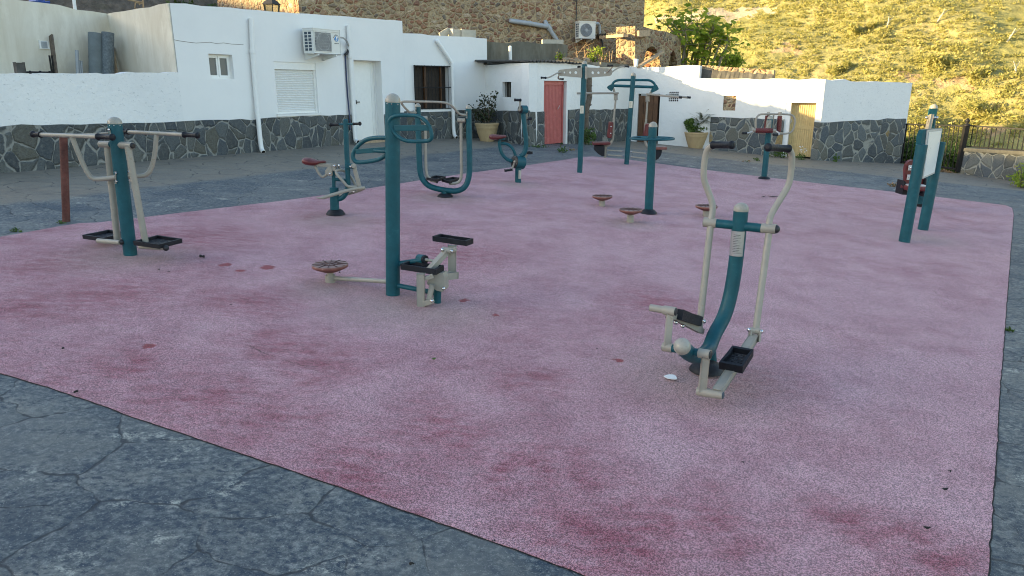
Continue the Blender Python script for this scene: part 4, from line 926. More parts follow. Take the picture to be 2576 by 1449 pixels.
# ============ stone tower behind
tA = PY(755, 60, 26.0); tB = PY(1619, 70, 30.0); tC = PY(548, 20, 30.0)
tower = thing('stone_tower', (tA.x+3, 27.5, 0), 'tall rubble stone tower rising behind the white houses, its left face sunlit', 'tower')
m = MB(tower.location); ft = [(tA.x, tA.y), (tB.x, tB.y), (tB.x-2, tB.y+7), (tC.x-0.5, tC.y+3), (tC.x, tC.y)]
WT = Wall(ft[0], ft[1])
m.prism([(x, y, -3) for x, y in ft], (0, 0, 13.0)); m.build('masonry', 'rubble_stone', tower)
def tp3(x, y, off=0.12): return WT.px('C', x, y, off)
m = MB(tower.location); m.tube([tp3(180, 165, -0.1), tp3(188, 168), tp3(340, 190), tp3(490, 216)], 0.085, 14); m.tube([tp3(462, 172, -0.1), tp3(468, 180), tp3(500, 235), tp3(574, 345)], 0.075, 14); m.cyl(tp3(335, 187), tp3(348, 193), 0.1, 14); m.cyl(tp3(484, 205), tp3(505, 240), 0.095, 14); m.build('drainpipe', 'grey_pvc', tower)
m = MB(tower.location); m.tube([tp3(718, -40, 0.03), tp3(717, 90, 0.03), tp3(714, 165, 0.03)], 0.018, 6); m.build('cable', 'black_plastic', tower)
DEP = 0.5; fr = WT.rect('C', 738, 172, 868, 310, DEP)
AC2, ac2 = aircon(WT, 'C', fr, DEP, 0.36, None, 'white air conditioner unit with a round fan grille on the stone tower', True)
m = MB(ac2); m.tube([tp3(868, 190, 0.3), tp3(890, 186, 0.2), tp3(903, 205, 0.1), tp3(905, 275, 0.08)], 0.05, 10, smooth=2); m.build('hose', 'grey_pvc', AC2)
m = MB(ac2); m.tube([tp3(905, 275, 0.06), tp3(918, 320, 0.06), tp3(930, 360, 0.06), tp3(922, 395, 0.06)], 0.03, 8, smooth=2); m.build('black_cable', 'black_plastic', AC2)
# concrete wall
q0 = PY(1222, 104, 24.2); q1 = PY(1428, 113, 25.6); WC = Wall(q0.xy, q1.xy); m = MB((q0.x, q0.y, 0))
tw = jag([(0, q0.z), (WC.L, q1.z)], 0.02)
m2 = [WC.pt(a, z) for a, z in tw]; m.prism(m2+[WC.pt(WC.L, 0), WC.pt(0, 0)], Vector((*WC.n, 0))*-0.35); cw = tag(m.build('concrete_wall', 'grey_concrete', None, (q0.x, q0.y, 0)), 'stained grey concrete wall between the shed roof and the stone tower', 'wall')
c = WC.px('C', 185, 480, 0.3); m = MB(c); m.cyl(c-Vector((0, 0, 0.2)), WC.px('C', 183, 378, 0.3), 0.055, 14); m.dome(WC.px('C', 183, 378, 0.3), (0, 0, 1), 0.055, 0.04, 14); tag(m.build('vent_pipe', 'white_pvc', None, c), 'short pale vent pipe standing before the grey concrete wall', 'pipe')
c = WC.px('C', 530, 350, -0.1); m = MB(c); m.bar(WC.px('C', 440, 350, -0.1), WC.px('C', 606, 352, -0.1), 0.25, 0.09, Vector((*WC.n, 0))); tag(m.build('concrete_slab', 'cinder_block', None, c), 'sunlit pale slab lying on top of the grey concrete wall', 'slab')
# ============ arched ruin
r0 = PY(*uv('C', 1187, 300), 25.6); r1 = PY(*uv('C', 1556, 300), 28.2); WR = Wall(r0.xy, r1.xy)
c = Vector((r0.x, r0.y, 1.5)); ruin = thing('arched_ruin', c, 'ruined rubble wall with two arched openings behind the cottage roof', 'ruin')
def rz(x, y): return WR.h('C', x, y)
out = [rz(1187, 545), rz(1250, 545), rz(1258, 490), rz(1268, 430), rz(1288, 395), rz(1312, 376), rz(1340, 378), rz(1362, 398), rz(1378, 435), rz(1388, 490), rz(1395, 545), rz(1455, 545), rz(1465, 480), rz(1480, 430), rz(1497, 408), rz(1510, 430), rz(1522, 480), rz(1530, 545), rz(1557, 545), rz(1556, 296), rz(1500, 280), rz(1440, 258), rz(1380, 246), rz(1320, 234), rz(1262, 222), rz(1225, 212), rz(1187, 212)]
out = [(a+rng.normal()*0.015, z+rng.normal()*0.015) for a, z in out]
m = MB(c); m.prism([WR.pt(a, z) for a, z in out], Vector((*WR.n, 0))*-0.75); m.build('masonry', 'rubble_stone_small', ruin)
m = MB(c); m.prism([WR.px('C', x, y, -1.3) for x, y in ((1275, 545), (1300, 480), (1285, 440), (1292, 408), (1320, 392), (1350, 415), (1372, 432), (1392, 520), (1395, 545))], Vector((*WR.n, 0))*-0.5); m.build('inner_masonry', 'rubble_stone_small', ruin)
m = MB(c); m.bar(WR.px('C', 1212, 272, 0.12), WR.px('C', 1300, 264, 0.12), 0.2, 0.09, Vector((*WR.n, 0))); m.build('timber_beam', 'old_timber', ruin)
a = WR.px('C', 1240, 522, 0.5); b = WR.px('C', 1410, 416, 0.35); m = MB(a); m.bar(a-Vector((0.1, 0, 0.06)), b, 0.12, 0.07); tag(m.build('timber_plank', 'old_timber', None, a), 'long plank leaning across the first arch of the ruin', 'plank')
a = WR.px('C', 1195, 510, 0.6); m = MB(a); m.lathe(a-Vector((0, 0, 0.1)), (0, 0, 1), [(0.06, 0), (0.08, 0.24), (0.065, 0.24), (0.05, 0.1)], 18); tag(m.build('white_tub', 'white_pvc', None, a), 'small pale tub standing at the foot of the ruined pillar', 'tub')
# lean-to roof between tower and ruin
a = WR.px('C', 1110, 262, 0.1); b = WT.px('C', 885, 280, 0.25); c = (a+b)/2; ln = thing('lean_to_roof', c, 'small lean-to roof on a timber beam between the stone tower and the ruin', 'roof')
bk = Vector((0.0, 1.6, -0.05)); m = MB(c); N = 40; vs = []
for off in (Vector(), bk):
    for i in range(N+1): vs.append(b.lerp(a, i/N)+off+Vector((0, 0, 0.02*math.sin(i*math.pi/2))))
n = N+1; vs += [v+Vector((0, 0, 0.025)) for v in vs]
m.add(vs, [[i, i+1, n+i+1, n+i] for i in range(N)]+[[2*n+i, 2*n+i+1, 3*n+i+1, 3*n+i] for i in range(N)]+[[i, i+1, 2*n+i+1, 2*n+i] for i in range(N)]); m.build('corrugated_sheet', 'sheet_grey', ln)
m = MB(c); m.bar(WR.px('C', 1112, 285, 0.15), WT.px('C', 915, 300, 0.45), 0.16, 0.1); m.build('timber_beam', 'old_timber', ln)
# ============ gate and fence
WG = Wall(K4.xy, F1.xy); c = WG.pt(WG.L/2, WG.g(WG.L/2)); gate = thing('iron_gate', c, 'black iron gate of thin upright bars beside the white cottage', 'gate')
def gp(x, y, off=0.0): return WG.px('N', x, y, off)
m = MB(c); a = gp(250, 995); b = gp(338, 240); m.bar(a, b, 0.13, 0.06); m.build('post', 'black_iron', gate)
m = MB(c); a = gp(1240, 1140); b = gp(1395, 345); m.bar(a, b, 0.115, 0.115); po = m.build('post', 'black_iron', gate)
m = MB(c); m.lathe(b-Vector((0, 0, 0.02)), (0, 0, 1), [(0.09, 0), (0.10, 0.03), (0.05, 0.06), (0.03, 0.075), (0.06, 0.12), (0.065, 0.15), (0.03, 0.2), (0.01, 0.22)], 14); m.build('finial', 'black_iron', po)
m = MB(c); m.bar(gp(360, 325), gp(1370, 362), 0.06, 0.04); m.build('top_rail', 'black_iron', gate)
m = MB(c); m.bar(gp(255, 960), gp(1240, 1098), 0.06, 0.05); m.build('bottom_rail', 'black_iron', gate)
xs = [375, 445, 520, 595, 672, 745, 820, 890, 957, 1030, 1110, 1187, 1265, 1345]
for i, x in enumerate(xs):
    t = (x-360)/(1370-360); a = gp(x, 325+37*t); s_, z_ = WG.h('N', x, 325+37*t); lo = interp([(WG.h('N', 255, 960)[0], WG.h('N', 255, 960)[1]), (WG.h('N', 1240, 1098)[0], WG.h('N', 1240, 1098)[1])], s_)
    m = MB(c); m.tube([a, WG.pt(s_, lo)], 0.014 if i not in (0, 7, 13) else 0.024, 6); m.build('bar', 'black_iron', gate)
WF = Wall(F1.xy, F2.xy); LEN = WF.L*2.5
c = WF.pt(WF.L, WF.g(WF.L)); low = thing('low_stone_wall', c, 'low flagstone wall carrying the iron railing at the right edge', 'wall')
zt0 = WF.h('N', 1330, 755)[1]; zt1 = WF.h('N', 2370, 818)[1]; sl = (zt1-zt0)/(WF.h('N', 2370, 818)[0]-WF.h('N', 1330, 755)[0])
t_ = jag([(0.0, zt0), (LEN, zt0+sl*LEN)], 0.012); m = MB(c)
fo = [WF.pt(a, z) for a, z in t_]; n = len(t_); m.prism(fo+[WF.pt(LEN, -3), WF.pt(0, -3)], Vector((*WF.n, 0))*-0.35); m.build('stonework', LF, low)
m = MB(c); m.prism([WF.pt(-0.03, zt0-0.05, 0.03), WF.pt(LEN, zt0+sl*LEN-0.05, 0.03), WF.pt(LEN, zt0+sl*LEN+0.04, 0.03), WF.pt(-0.03, zt0+0.04, 0.03)], Vector((*WF.n, 0))*-0.41); m.build('coping', 'grey_concrete', low)
rail = thing('iron_railing', WF.pt(WF.L, zt0, -0.18), 'black iron railing standing on the low flagstone wall', 'railing'); c = rail.location
def fp(x, y): return WF.px('N', x, y, -0.18)
def line(x0, y0, x1, y1):
    a, b = fp(x0, y0), fp(x1, y1); return a, b+(b-a)*1.2
T = line(1420, 352, 2370, 412); Bt = line(1370, 700, 2370, 775)
m = MB(c); m.bar(*T, 0.05, 0.04); m.build('top_rail', 'black_iron', rail); m = MB(c); m.bar(*Bt, 0.03, 0.03); m.build('bottom_rail', 'black_iron', rail)
x = 1490
for i in range(22):
    a = fp(x, 0); q = (a.xy-T[0].xy).length/(T[1].xy-T[0].xy).length; a = T[0].lerp(T[1], q); q2 = (a.xy-Bt[0].xy).length/(Bt[1].xy-Bt[0].xy).length; b = Bt[0].lerp(Bt[1], q2)
    if i == 5: b = b-Vector((0, 0, 0.14))
    m = MB(c); m.tube([a, b], 0.013 if i != 5 else 0.02, 6); m.build('bar', 'black_iron', rail); x += 79+i*0.5
# ============ street lamp behind house one
a = PY(*uv('B', 178, 95), 21.0); lp = thing('street_lamp', (a.x, a.y, gz(a.x, a.y)), 'old four sided lantern showing above the long white house roof', 'street lamp'); c = lp.location
m = MB(c); m.cyl(c, a-Vector((0, 0, 0.45)), 0.05, 12); m.build('pole', 'lamp_black', lp)
ph = ppm(a)*1/2.013/1.59; wt, wb = 66*ph, 42*ph; yb = a.z-0.25; yt = a.z+55*ph
def sq(w, z, r=0.4): return [Vector((a.x+w*math.cos(r+k*math.pi/2), a.y+w*math.sin(r+k*math.pi/2), z)) for k in range(4)]
m = MB(c); A, B_ = sq(wb, yb), sq(wt*0.92, yt)
for k in range(4): m.bar(A[k], B_[k], 0.025, 0.025); m.bar(A[k], A[(k+1) % 4], 0.025, 0.025); m.bar(B_[k], B_[(k+1) % 4], 0.03, 0.03)
m.build('lantern_frame', 'lamp_black', lp)
m = MB(c); A, B_ = sq(wb*0.95, yb+0.01), sq(wt*0.86, yt-0.01); m.add(A+B_, [[k, (k+1) % 4, 4+(k+1) % 4, 4+k] for k in range(4)]); m.build('glass', 'lamp_glass', lp)
m = MB(c); A, B_, C_ = sq(wt*1.12, yt), sq(wt*0.75, yt+26*ph), sq(wt*0.28, yt+42*ph); m.add(A+B_+C_, [[k, (k+1) % 4, 4+(k+1) % 4, 4+k] for k in range(4)]+[[4+k, 4+(k+1) % 4, 8+(k+1) % 4, 8+k] for k in range(4)]+[[8, 9, 10, 11], [0, 1, 2, 3]]); m.lathe((a.x, a.y, yt+42*ph), (0, 0, 1), [(0.05, 0), (0.06, 0.08), (0.01, 0.2)], 10); m.build('lantern_roof', 'lamp_black', lp)
m = MB(c); z0 = a.z-0.45; m.cyl((a.x, a.y, z0), (a.x, a.y, yb), 0.06, 10); m.build('lantern_neck', 'lamp_black', lp)
# ================================================================== EXERCISE MACHINES
G_EX = 'outdoor exercise machines on the pink rubber surface'
def flange(d, base, rpx, h=0.05, k=None, parent=None):
    p = d.g(*base, 0.0, k); r = d.w(rpx, p, k); m = d.mb(); m.lathe(p+Vector((0, 0, 0.01)), (0, 0, 1), [(r*1.08, 0), (r, 0.02), (r*0.8, h*0.8), (r*0.62, h), (r*0.5, h*1.02)], 22); return d.part('base_cover', 'black_rubber', m, parent)
def bolts(d, pts, r, dy=0.0, parent=None, k=None):
    for q in pts:
        m = d.mb(); p = d.p(q[0], q[1], q[2] if len(q) > 2 else dy, k); m.ball(p, r, 10); d.part('bolt', 'steel', m, parent)
def grip(d, a, b, r, parent, flare=1.35):
    dr = (Vector(b)-Vector(a)).normalized(); L = (Vector(b)-Vector(a)).length
    m = d.mb(); m.lathe(a, dr, [(r*flare, 0), (r*flare, 0.012), (r, 0.018), (r*1.02, L*0.5), (r, L-0.02), (r*flare, L-0.014), (r*flare, L), (r*0.5, L+0.006)], 16); return d.part('grip', 'black_rubber', m, parent)
# ---- (a) double pendulum swing, left
d = Dev('1', 957, 1285, 'pendulum_swing', 'teal post machine with two hanging foot trays and four black hand grips, at the left', 'exercise machine', G_EX)
po, pb, pt_, pr = d.pole((957, 1285), (826, 188), 107, 52)
ax = [(705, 366, 0.05), (975, 378, -0.10)]
m = d.mb(); m.cyl(d.p(705, 366, 0.07), d.p(792, 368, 0.02), d.w(27, pt_), 20); d.part('axle_sleeve', 'beige_paint', m)
m = d.mb(); m.cyl(d.p(866, 373, -0.02), d.p(973, 378, -0.10), d.w(29, pt_), 20); ss = d.part('axle_sleeve', 'beige_paint', m)
m = d.mb(); a, b = d.p(866, 373, -0.02), d.p(973, 378, -0.10); dr = (b-a).normalized(); m.lathe(b-dr*0.006, dr, [(d.w(25, b), 0), (d.w(24, b), 0.016), (d.w(15, b), 0.022)], 18); d.part('end_cap', 'black_plastic', m, ss)
m = d.mb(); m.cyl(d.p(785, 368, 0.02), d.p(878, 374, -0.03), d.w(22, pt_), 16); d.part('axle', 'teal_paint', m)
def pend(arm, dya, trayp, h, foot, footdy, name):
    m = d.mb(); pa = d.P(arm, dya); m.cyl(pa[0], pa[-1], d.w(27, pa[0]), 18); ar = d.part('pendulum_arm', 'beige_paint', m)
    tray(d, trayp, 0.045, 'foot_tray', ar, dip=0.12)
    m = d.mb(); f0, f1 = [d.p(x, y, q) for x, y, q in foot]; m.cyl(f0, f1, d.w(20, f0), 14); d.part('foot_tube', 'beige_paint', m, ar)
    return ar, f0, f1
yr = -0.10
zR = d.p(1085, 1150, yr); hR = zR.z-gz(zR.x, zR.y)
ar, f0, f1 = pend([(935, 385), (1080, 1180)], yr, [d.g(978, 1167, hR), d.g(1190, 1197, hR), d.g(1383, 1148, hR), d.g(1178, 1117, hR)], hR, [(1035, 1212, -0.12), (1250, 1226, -0.24)], 0, 'r')
m = d.mb(); m.ball(f1, d.w(25, f1), 12); d.part('end_cap', 'black_plastic', m, ar)
yl = 0.06; zL = d.p(830, 1165, yl); hL = zL.z-gz(zL.x, zL.y)
ar, f0, f1 = pend([(765, 380), (850, 1180)], yl, [d.g(556, 1116, hL), d.g(735, 1142, hL), d.g(925, 1095, hL), d.g(775, 1072, hL)], hL, [(685, 1165, 0.02), (868, 1180, -0.08)], 0, 'l')
m = d.mb(); m.ball(d.p(882, 1176, -0.06), d.w(23, f1), 12); d.part('end_cap', 'black_plastic', m, ar)
def tbar(A, B, dA, dB, ga, gb, arm, dArm, wbar, warm, plate):
    a, b = d.p(*A, dA), d.p(*B, dB); m = d.mb(); m.cyl(a, b, d.w(wbar/2, (a+b)/2), 14); hb = d.part('handlebar', 'beige_paint', m)
    dr = (b-a).normalized(); L = (b-a).length; r = d.w(wbar/2, (a+b)/2)*1.18
    grip(d, a+dr*L*ga, a-dr*0.015, r, hb); grip(d, b-dr*L*gb, b+dr*0.015, r, hb)
    m = d.mb(); m.tube([d.p(*q) for q in arm], d.w(warm/2, a), 14, smooth=3); d.part('handlebar_arm', 'beige_paint', m)
    m = d.mb(); m.bar(d.p(plate[0], plate[1]-50, plate[2]), d.p(plate[0], plate[1]+50, plate[2]), d.w(32, a), 0.01, Vector((1, 0, 0.1)), 0.004); pl = d.part('clamp_plate', 'beige_paint', m)
    bolts(d, [(plate[0]-3, plate[1]-34, plate[2]-0.02), (plate[0]+3, plate[1]+34, plate[2]-0.02)], 0.011, 0, pl)
tbar((155, 284), (800, 308), 0.12, -0.30, 0.10, 0.17, [(472, 305, -0.09), (520, 430, -0.08), (590, 590, -0.06), (640, 655, -0.05), (720, 655, -0.05), (835, 640, -0.05)], 0, 35, 38, (838, 640, -0.06))
tbar((905, 262), (1505, 293), 0.30, -0.10, 0.06, 0.17, [(1170, 290, 0.10), (1162, 420, 0.10), (1135, 560, 0.10), (1090, 625, 0.08), (1000, 632, 0.05), (930, 628, 0.02)], 0, 31, 37, (942, 630, 0.03))
m = d.mb(); m.tube([d.p(480, 290, -0.09), d.p(640, 283, -0.05), d.p(795, 270, -0.03)], d.w(9, pt_), 10); d.part('brace', 'beige_paint', m)
m = d.mb(); m.bar(d.p(785, 232, -0.06), d.p(797, 300, -0.06), d.w(26, pt_), 0.01, Vector((1, 0, 0.1)), 0.004); q = d.part('clamp_plate', 'beige_paint', m); bolts(d, [(778, 246, -0.08)], 0.012, 0, q)
# ---- rusty stub post
a = GH(*uv('1', 425, 1005)); b = PY(*uv('1', 401, 308), a.y); r = 30/2.07/1.59*ppm(b); m = MB(a); dr = (b-a).normalized(); m.cyl(a-dr*0.05, b, r, 20); m.lathe(b, dr, [(r, 0), (r*0.9, 0.004), (r*0.5, 0.006)], 16)
tag(m.build('rusty_post', 'rusty_steel', None, a), 'bare rusty red steel post standing on the grey paving behind the pendulum machine', 'post')
# ---- (c) rider
d = Dev('6', 512, 1322, 'horse_rider', 'teal and beige riding machine with a red saddle at the left rear', 'exercise machine', G_EX)
flange(d, (512, 1322), 112, 0.07)
o, a, b, r = d.pole((503, 1300), (492, 978), 112, None, name='base_post')
m = d.mb(); m.lathe(b, (b-a).normalized(), [(r, 0), (r*0.9, 0.004), (r*0.3, 0.006)], 18); d.part('post_lid', 'teal_paint', m)
m = d.mb(); m.cyl(d.p(490, 990), d.p(486, 770), d.w(23, b), 16); d.part('seat_post', 'teal_paint', m)
m = d.mb(); m.tube([d.p(638, 125, -0.02), d.p(650, 500, -0.02), d.p(668, 850, -0.02), d.p(670, 960, -0.02), d.p(640, 1060, -0.02), d.p(590, 1115, -0.01), d.p(530, 1125)], d.w(31, b), 18, smooth=3); fp_ = d.part('front_post', 'teal_paint', m)
m = d.mb(); m.dome(d.p(638, 126, -0.02), (0, 0, 1), d.w(31, b), d.w(14, b)); d.part('post_cap', 'teal_paint', m, fp_)
m = d.mb(); m.cyl(d.p(460, 186, 0.05), d.p(815, 172, -0.09), d.w(13, b), 12); hb = d.part('handlebar', 'teal_paint', m)
for x0, y0, dy0, x1, y1, dy1 in ((556, 182, 0.01, 450, 187, 0.05), (735, 175, -0.06, 818, 172, -0.10)):
    A_, B_ = d.p(x0, y0, dy0), d.p(x1, y1, dy1); dr = (B_-A_).normalized(); grip(d, A_, B_, d.w(15, b), hb, 1.15); m = d.mb(); m.lathe(B_-dr*0.01, dr, [(d.w(23, b), 0), (d.w(25, b), 0.012), (d.w(18, b), 0.024)], 16); d.part('grip_end', 'black_rubber', m, hb)
m = d.mb(); m.cyl(d.p(485, 872), d.p(650, 886, -0.02), d.w(20, b), 14); d.part('cross_tube', 'teal_paint', m)
m = d.mb(); m.bar(d.p(635, 706, -0.04), d.p(742, 704, -0.04), d.w(66, b), 0.07, None, 0.008); br = d.part('pivot_bracket', 'teal_paint', m)
m = d.mb(); m.cyl(d.p(735, 702, -0.12), d.p(748, 703, 0.10), d.w(28, b), 16); pv = d.part('pivot_tube', 'beige_paint', m); bolts(d, [(700, 713, -0.09), (556, 698, -0.06), (497, 707, -0.07), (440, 806, -0.07), (737, 1028, -0.09)], 0.017)
m = d.mb(); m.bar(d.p(745, 715, -0.03), d.p(818, 985, -0.03), d.w(54, b), 0.05, None, 0.008); d.part('swing_arm', 'beige_paint', m)
m = d.mb(); m.tube([d.p(876, 982, -0.05), d.p(800, 985, -0.08), d.p(660, 1012, -0.14), d.p(530, 1052, -0.20), d.p(400, 1092, -0.24), d.p(345, 1108, -0.25)], d.w(21, b), 14, smooth=2); fb = d.part('foot_bar', 'beige_paint', m)
m = d.mb(); m.tube([d.p(350, 1108, -0.25), d.p(300, 1108, -0.26), d.p(265, 1102, -0.27)], [d.w(18, b), d.w(8, b), d.w(4, b)], 10); d.part('footrest_tip', 'beige_paint', m, fb)
m = d.mb(); m.tube([d.p(878, 982, 0.0), d.p(790, 1025, 0.02), d.p(690, 1050, 0.08), d.p(562, 1082, 0.16)], d.w(19, b), 12, smooth=2); d.part('foot_bar', 'beige_paint', m)
m = d.mb(); m.tube([d.p(775, 968, -0.06), d.p(660, 968, -0.10), d.p(620, 910, -0.10), d.p(505, 790, -0.08), d.p(530, 752, -0.04), d.p(640, 765, 0.06), d.p(720, 860, 0.08), d.p(760, 945, 0.05), d.p(800, 975, 0.0)], d.w(17, b), 12, smooth=3); d.part('link_loop', 'beige_paint', m)
m = d.mb(); m.bar(d.p(285, 686), d.p(520, 706), d.w(40, b), 0.05, None, 0.006); d.part('seat_bar', 'beige_paint', m)
m = d.mb(); m.prism([d.p(x, y, -0.06) for x, y in ((432, 692), (374, 775), (378, 795), (425, 830), (455, 835), (472, 820), (462, 740), (450, 700))], (0, 0.12, 0)); d.part('side_plate', 'beige_paint', m)
m = d.mb(); m.bar(d.p(440, 735), d.p(520, 728), d.w(90, b), 0.08, None, 0.008); d.part('hub_block', 'beige_paint', m)
m = d.mb(); m.tube([d.p(248, 700), d.p(290, 780), d.p(330, 838), d.p(365, 842), d.p(408, 805)], d.w(17, b), 12, smooth=3); d.part('seat_strut', 'beige_paint', m)
m = d.mb(); m.tube([d.p(540, 700, 0.0), d.p(570, 745, 0.05), d.p(610, 760, 0.06)], d.w(14, b), 10); d.part('link_rod', 'beige_paint', m)
def saddle(d, pts, dys, mat='red_plastic', name='saddle'):
    """pts: list of (x, ytop, ybottom) along its length; dys: half widths in metres"""
    m = d.mb(); vs = []; n = len(pts); K = 12
    for (x, yt, yb), hw in zip(pts, dys):
        a, b2 = d.p(x, yt), d.p(x, yb); h = (a.z-b2.z)/2; c_ = (a+b2)/2
        for k in range(K):
            t = 2*math.pi*k/K; vs.append(c_+Vector((0, hw*math.cos(t), h*(math.sin(t) if math.sin(t) > 0 else math.sin(t)))))
    m.add(vs, [[i*K+k, i*K+(k+1) % K, (i+1)*K+(k+1) % K, (i+1)*K+k] for i in range(n-1) for k in range(K)], True)
    m.add(vs[:K], [list(range(K))]); m.add(vs[-K:], [list(range(K))[::-1]])
    return d.part(name, mat, m)
saddle(d, [(96, 630, 650), (105, 608, 672), (140, 597, 690), (190, 602, 700), (240, 618, 703), (280, 632, 690), (320, 636, 672), (365, 634, 668), (388, 640, 664), (394, 650, 658)], [0.03, 0.08, 0.115, 0.12, 0.11, 0.085, 0.06, 0.045, 0.03, 0.015])
# ---- (d) stepper and twister post
d = Dev('2', 641, 1308, 'stepper_twister', 'tall teal post with a red twist disc and two black stepper pedals, centre left', 'exercise machine', G_EX)
po, pb, pt_, pr = d.pole((641, 1308), (640, 100), 91, 50)
def loopbar(k, pts, dy, wpx, panel, parent=None, mat='teal_paint'):
    m = d.mb(); P3 = [d.p(x, y, q, k) for x, y, q in pts]; r = d.w(wpx/2, P3[0], k); m.tube(P3, r, 14, closed=True, smooth=2); lb = d.part('hand_frame', mat, m)
    a, b2, hh = panel; A_, B_ = d.p(*a, k), d.p(*b2, k); m = d.mb(); m.bar(A_, B_, 0.02, d.w(hh, A_, k), Vector((0, 0, 1)) if False else None, 0.004); d.part('crossbar', mat, m, lb); return lb
m = d.mb()
loopbar('B', [(1118, 1000, -0.05), (1128, 955, -0.06), (1170, 930, -0.08), (1270, 928, -0.11), (1350, 932, -0.14), (1410, 965, -0.18), (1452, 1030, -0.20), (1466, 1090, -0.21), (1455, 1132, -0.20), (1400, 1138, -0.17), (1280, 1140, -0.13), (1215, 1120, -0.10), (1160, 1070, -0.06)], 0, 31, ((1165, 1031, -0.08), (1462, 1028, -0.20), 46))
loopbar('6', [(1200, 352, 0.04), (1150, 350, 0.05), (1040, 348, 0.10), (900, 366, 0.16), (800, 440, 0.20), (735, 530, 0.22), (728, 610, 0.22), (770, 660, 0.21), (860, 660, 0.18), (1045, 630, 0.12), (1120, 590, 0.08), (1180, 545, 0.05)], 0, 56, ((770, 524, 0.20), (1190, 492, 0.04), 62))
m = d.mb(); m.cyl(d.p(1000, 512, 0.10, '6'), d.p(1180, 525, 0.02, '6'), d.w(26, pt_, '6'), 12); d.part('frame_stub', 'teal_paint', m)
kF = 'F'
# twist disc on an arm
def twist_disc(m_, top, r, mb, par, dsc, mat='faded_red_plastic'):
    mb.lathe(top, (0, 0, 1), [(r*0.30, -r*0.46), (r*0.45, -r*0.42), (r*0.86, -r*0.24), (r*0.985, -r*0.17), (r, -r*0.10), (r, -r*0.02), (r*0.97, 0)], 40)
def disc_ribs(top, r, m):
    for i in range(12):
        t = i*math.pi/6+0.13
        for r0, r1, dt in ((0.42, 0.99, 0.0), (0.05, 0.40, 0.26) if i % 2 else (0.42, 0.99, 0.0)):
            if i % 2 == 0 and r0 == 0.42 and dt == 0.0: pass
            a = top+Vector((math.cos(t)*r*r0, math.sin(t)*r*r0, 0.003)); b = top+Vector((math.cos(t+dt*0.3)*r*r1, math.sin(t+dt*0.3)*r*r1, 0.003)); m.bar(a, b, 0.006, 0.005, None, 0)
    m.tube([top+Vector((math.cos(t)*r*0.42, math.sin(t)*r*0.42, 0.003)) for t in np.linspace(0, 2*math.pi, 30, endpoint=False)], 0.004, 4, closed=True)
dp = d.g(336, 845, 0, kF); dY = dp.y-d.Y
tp_ = d.p(330, 573, dY, kF); rD = d.w(262, tp_, kF)
m = d.mb(); twist_disc(None, tp_, rD, m, None, None); td = d.part('twist_disc', 'faded_red_plastic', m); m = d.mb(); disc_ribs(tp_, rD, m); d.part('disc_grooves', 'disc_groove', m, td)
m = d.mb(); m.cyl(d.p(336, 890, dY, kF)-Vector((0, 0, 0.04)), d.p(335, 735, dY, kF), d.w(74, tp_, kF), 24); ps = d.part('disc_post', 'beige_paint', m)
m = d.mb(); m.cyl(d.p(335, 745, dY, kF), d.p(333, 690, dY, kF), d.w(50, tp_, kF), 18); d.part('disc_neck', 'beige_paint', m, ps)
m = d.mb(); m.cyl(d.p(380, 782, dY, kF), d.p(1190, 832, 0, kF), d.w(33, tp_, kF), 16); d.part('disc_arm', 'beige_paint', m)
# stepper
sp = d.g(1908, 1150, 0, kF); sY = sp.y-d.Y
m = d.mb(); m.cyl(d.p(1905, 1165, sY, kF)-Vector((0, 0, 0.04)), d.p(1915, 930, sY, kF), d.w(57, sp, kF), 20); d.part('stepper_post', 'teal_paint', m)
m = d.mb(); m.cyl(d.p(1300, 885, -0.02, kF), d.p(1880, 1000, sY, kF), d.w(37, sp, kF), 18); d.part('lower_tube', 'teal_paint', m)
m = d.mb(); m.cyl(d.p(1310, 575, 0.0, kF), d.p(1680, 520, sY+0.10, kF), d.w(40, sp, kF), 16); d.part('upper_tube', 'teal_paint', m)
fY = sY+0.16; nY = sY-0.12
m = d.mb(); m.cyl(d.p(1640, 492, fY, kF), d.p(1720, 505, fY-0.06, kF), d.w(66, sp, kF), 22); bp = d.part('buffer_housing', 'teal_paint', m)
m = d.mb(); m.cyl(d.p(1718, 505, fY-0.06, kF), d.p(1740, 508, fY-0.075, kF), d.w(60, sp, kF), 22); d.part('rubber_buffer', 'black_rubber', m, bp)
m = d.mb(); m.cyl(d.p(1730, 507, fY-0.07, kF), d.p(1940, 545, fY-0.08, kF), d.w(22, sp, kF), 12); d.part('buffer_rod', 'beige_paint', m)
m = d.mb(); m.bar(d.p(2066, 368, fY-0.02, kF), d.p(1800, 660, sY, kF), 0.05, d.w(72, sp, kF), None, 0.006); d.part('link_arm', 'beige_paint', m)
m = d.mb(); m.cyl(d.p(1985, 360, fY-0.02, kF), d.p(2120, 385, fY-0.05, kF), d.w(44, sp, kF), 18); d.part('pivot_tube', 'beige_paint', m)
m = d.mb(); m.bar(d.p(2130, 300, fY, kF), d.p(2130, 720, fY, kF), d.w(118, sp, kF), 0.05, Vector((0, 1, 0)), 0.006); d.part('pedal_post', 'beige_paint', m)
m = d.mb(); m.bar(d.p(2050, 380, fY-0.03, kF), d.p(2195, 350, fY-0.03, kF), d.w(85, sp, kF), 0.04, None, 0.006); d.part('pivot_lug', 'beige_paint', m)
m = d.mb(); m.bar(d.p(1960, 760, sY+0.02, kF), d.p(2185, 735, fY-0.03, kF), d.w(105, sp, kF), 0.05, None, 0.008); d.part('link_arm', 'beige_paint', m)
m = d.mb(); m.prism([d.p(x, y, sY-0.07, kF) for x, y in ((1990, 705), (1850, 722), (1790, 770), (1755, 850), (1780, 890), (1900, 965), (1985, 985), (2018, 950), (2012, 770))], (0.03, 0.10, 0)); d.part('gear_cover', 'beige_paint', m)
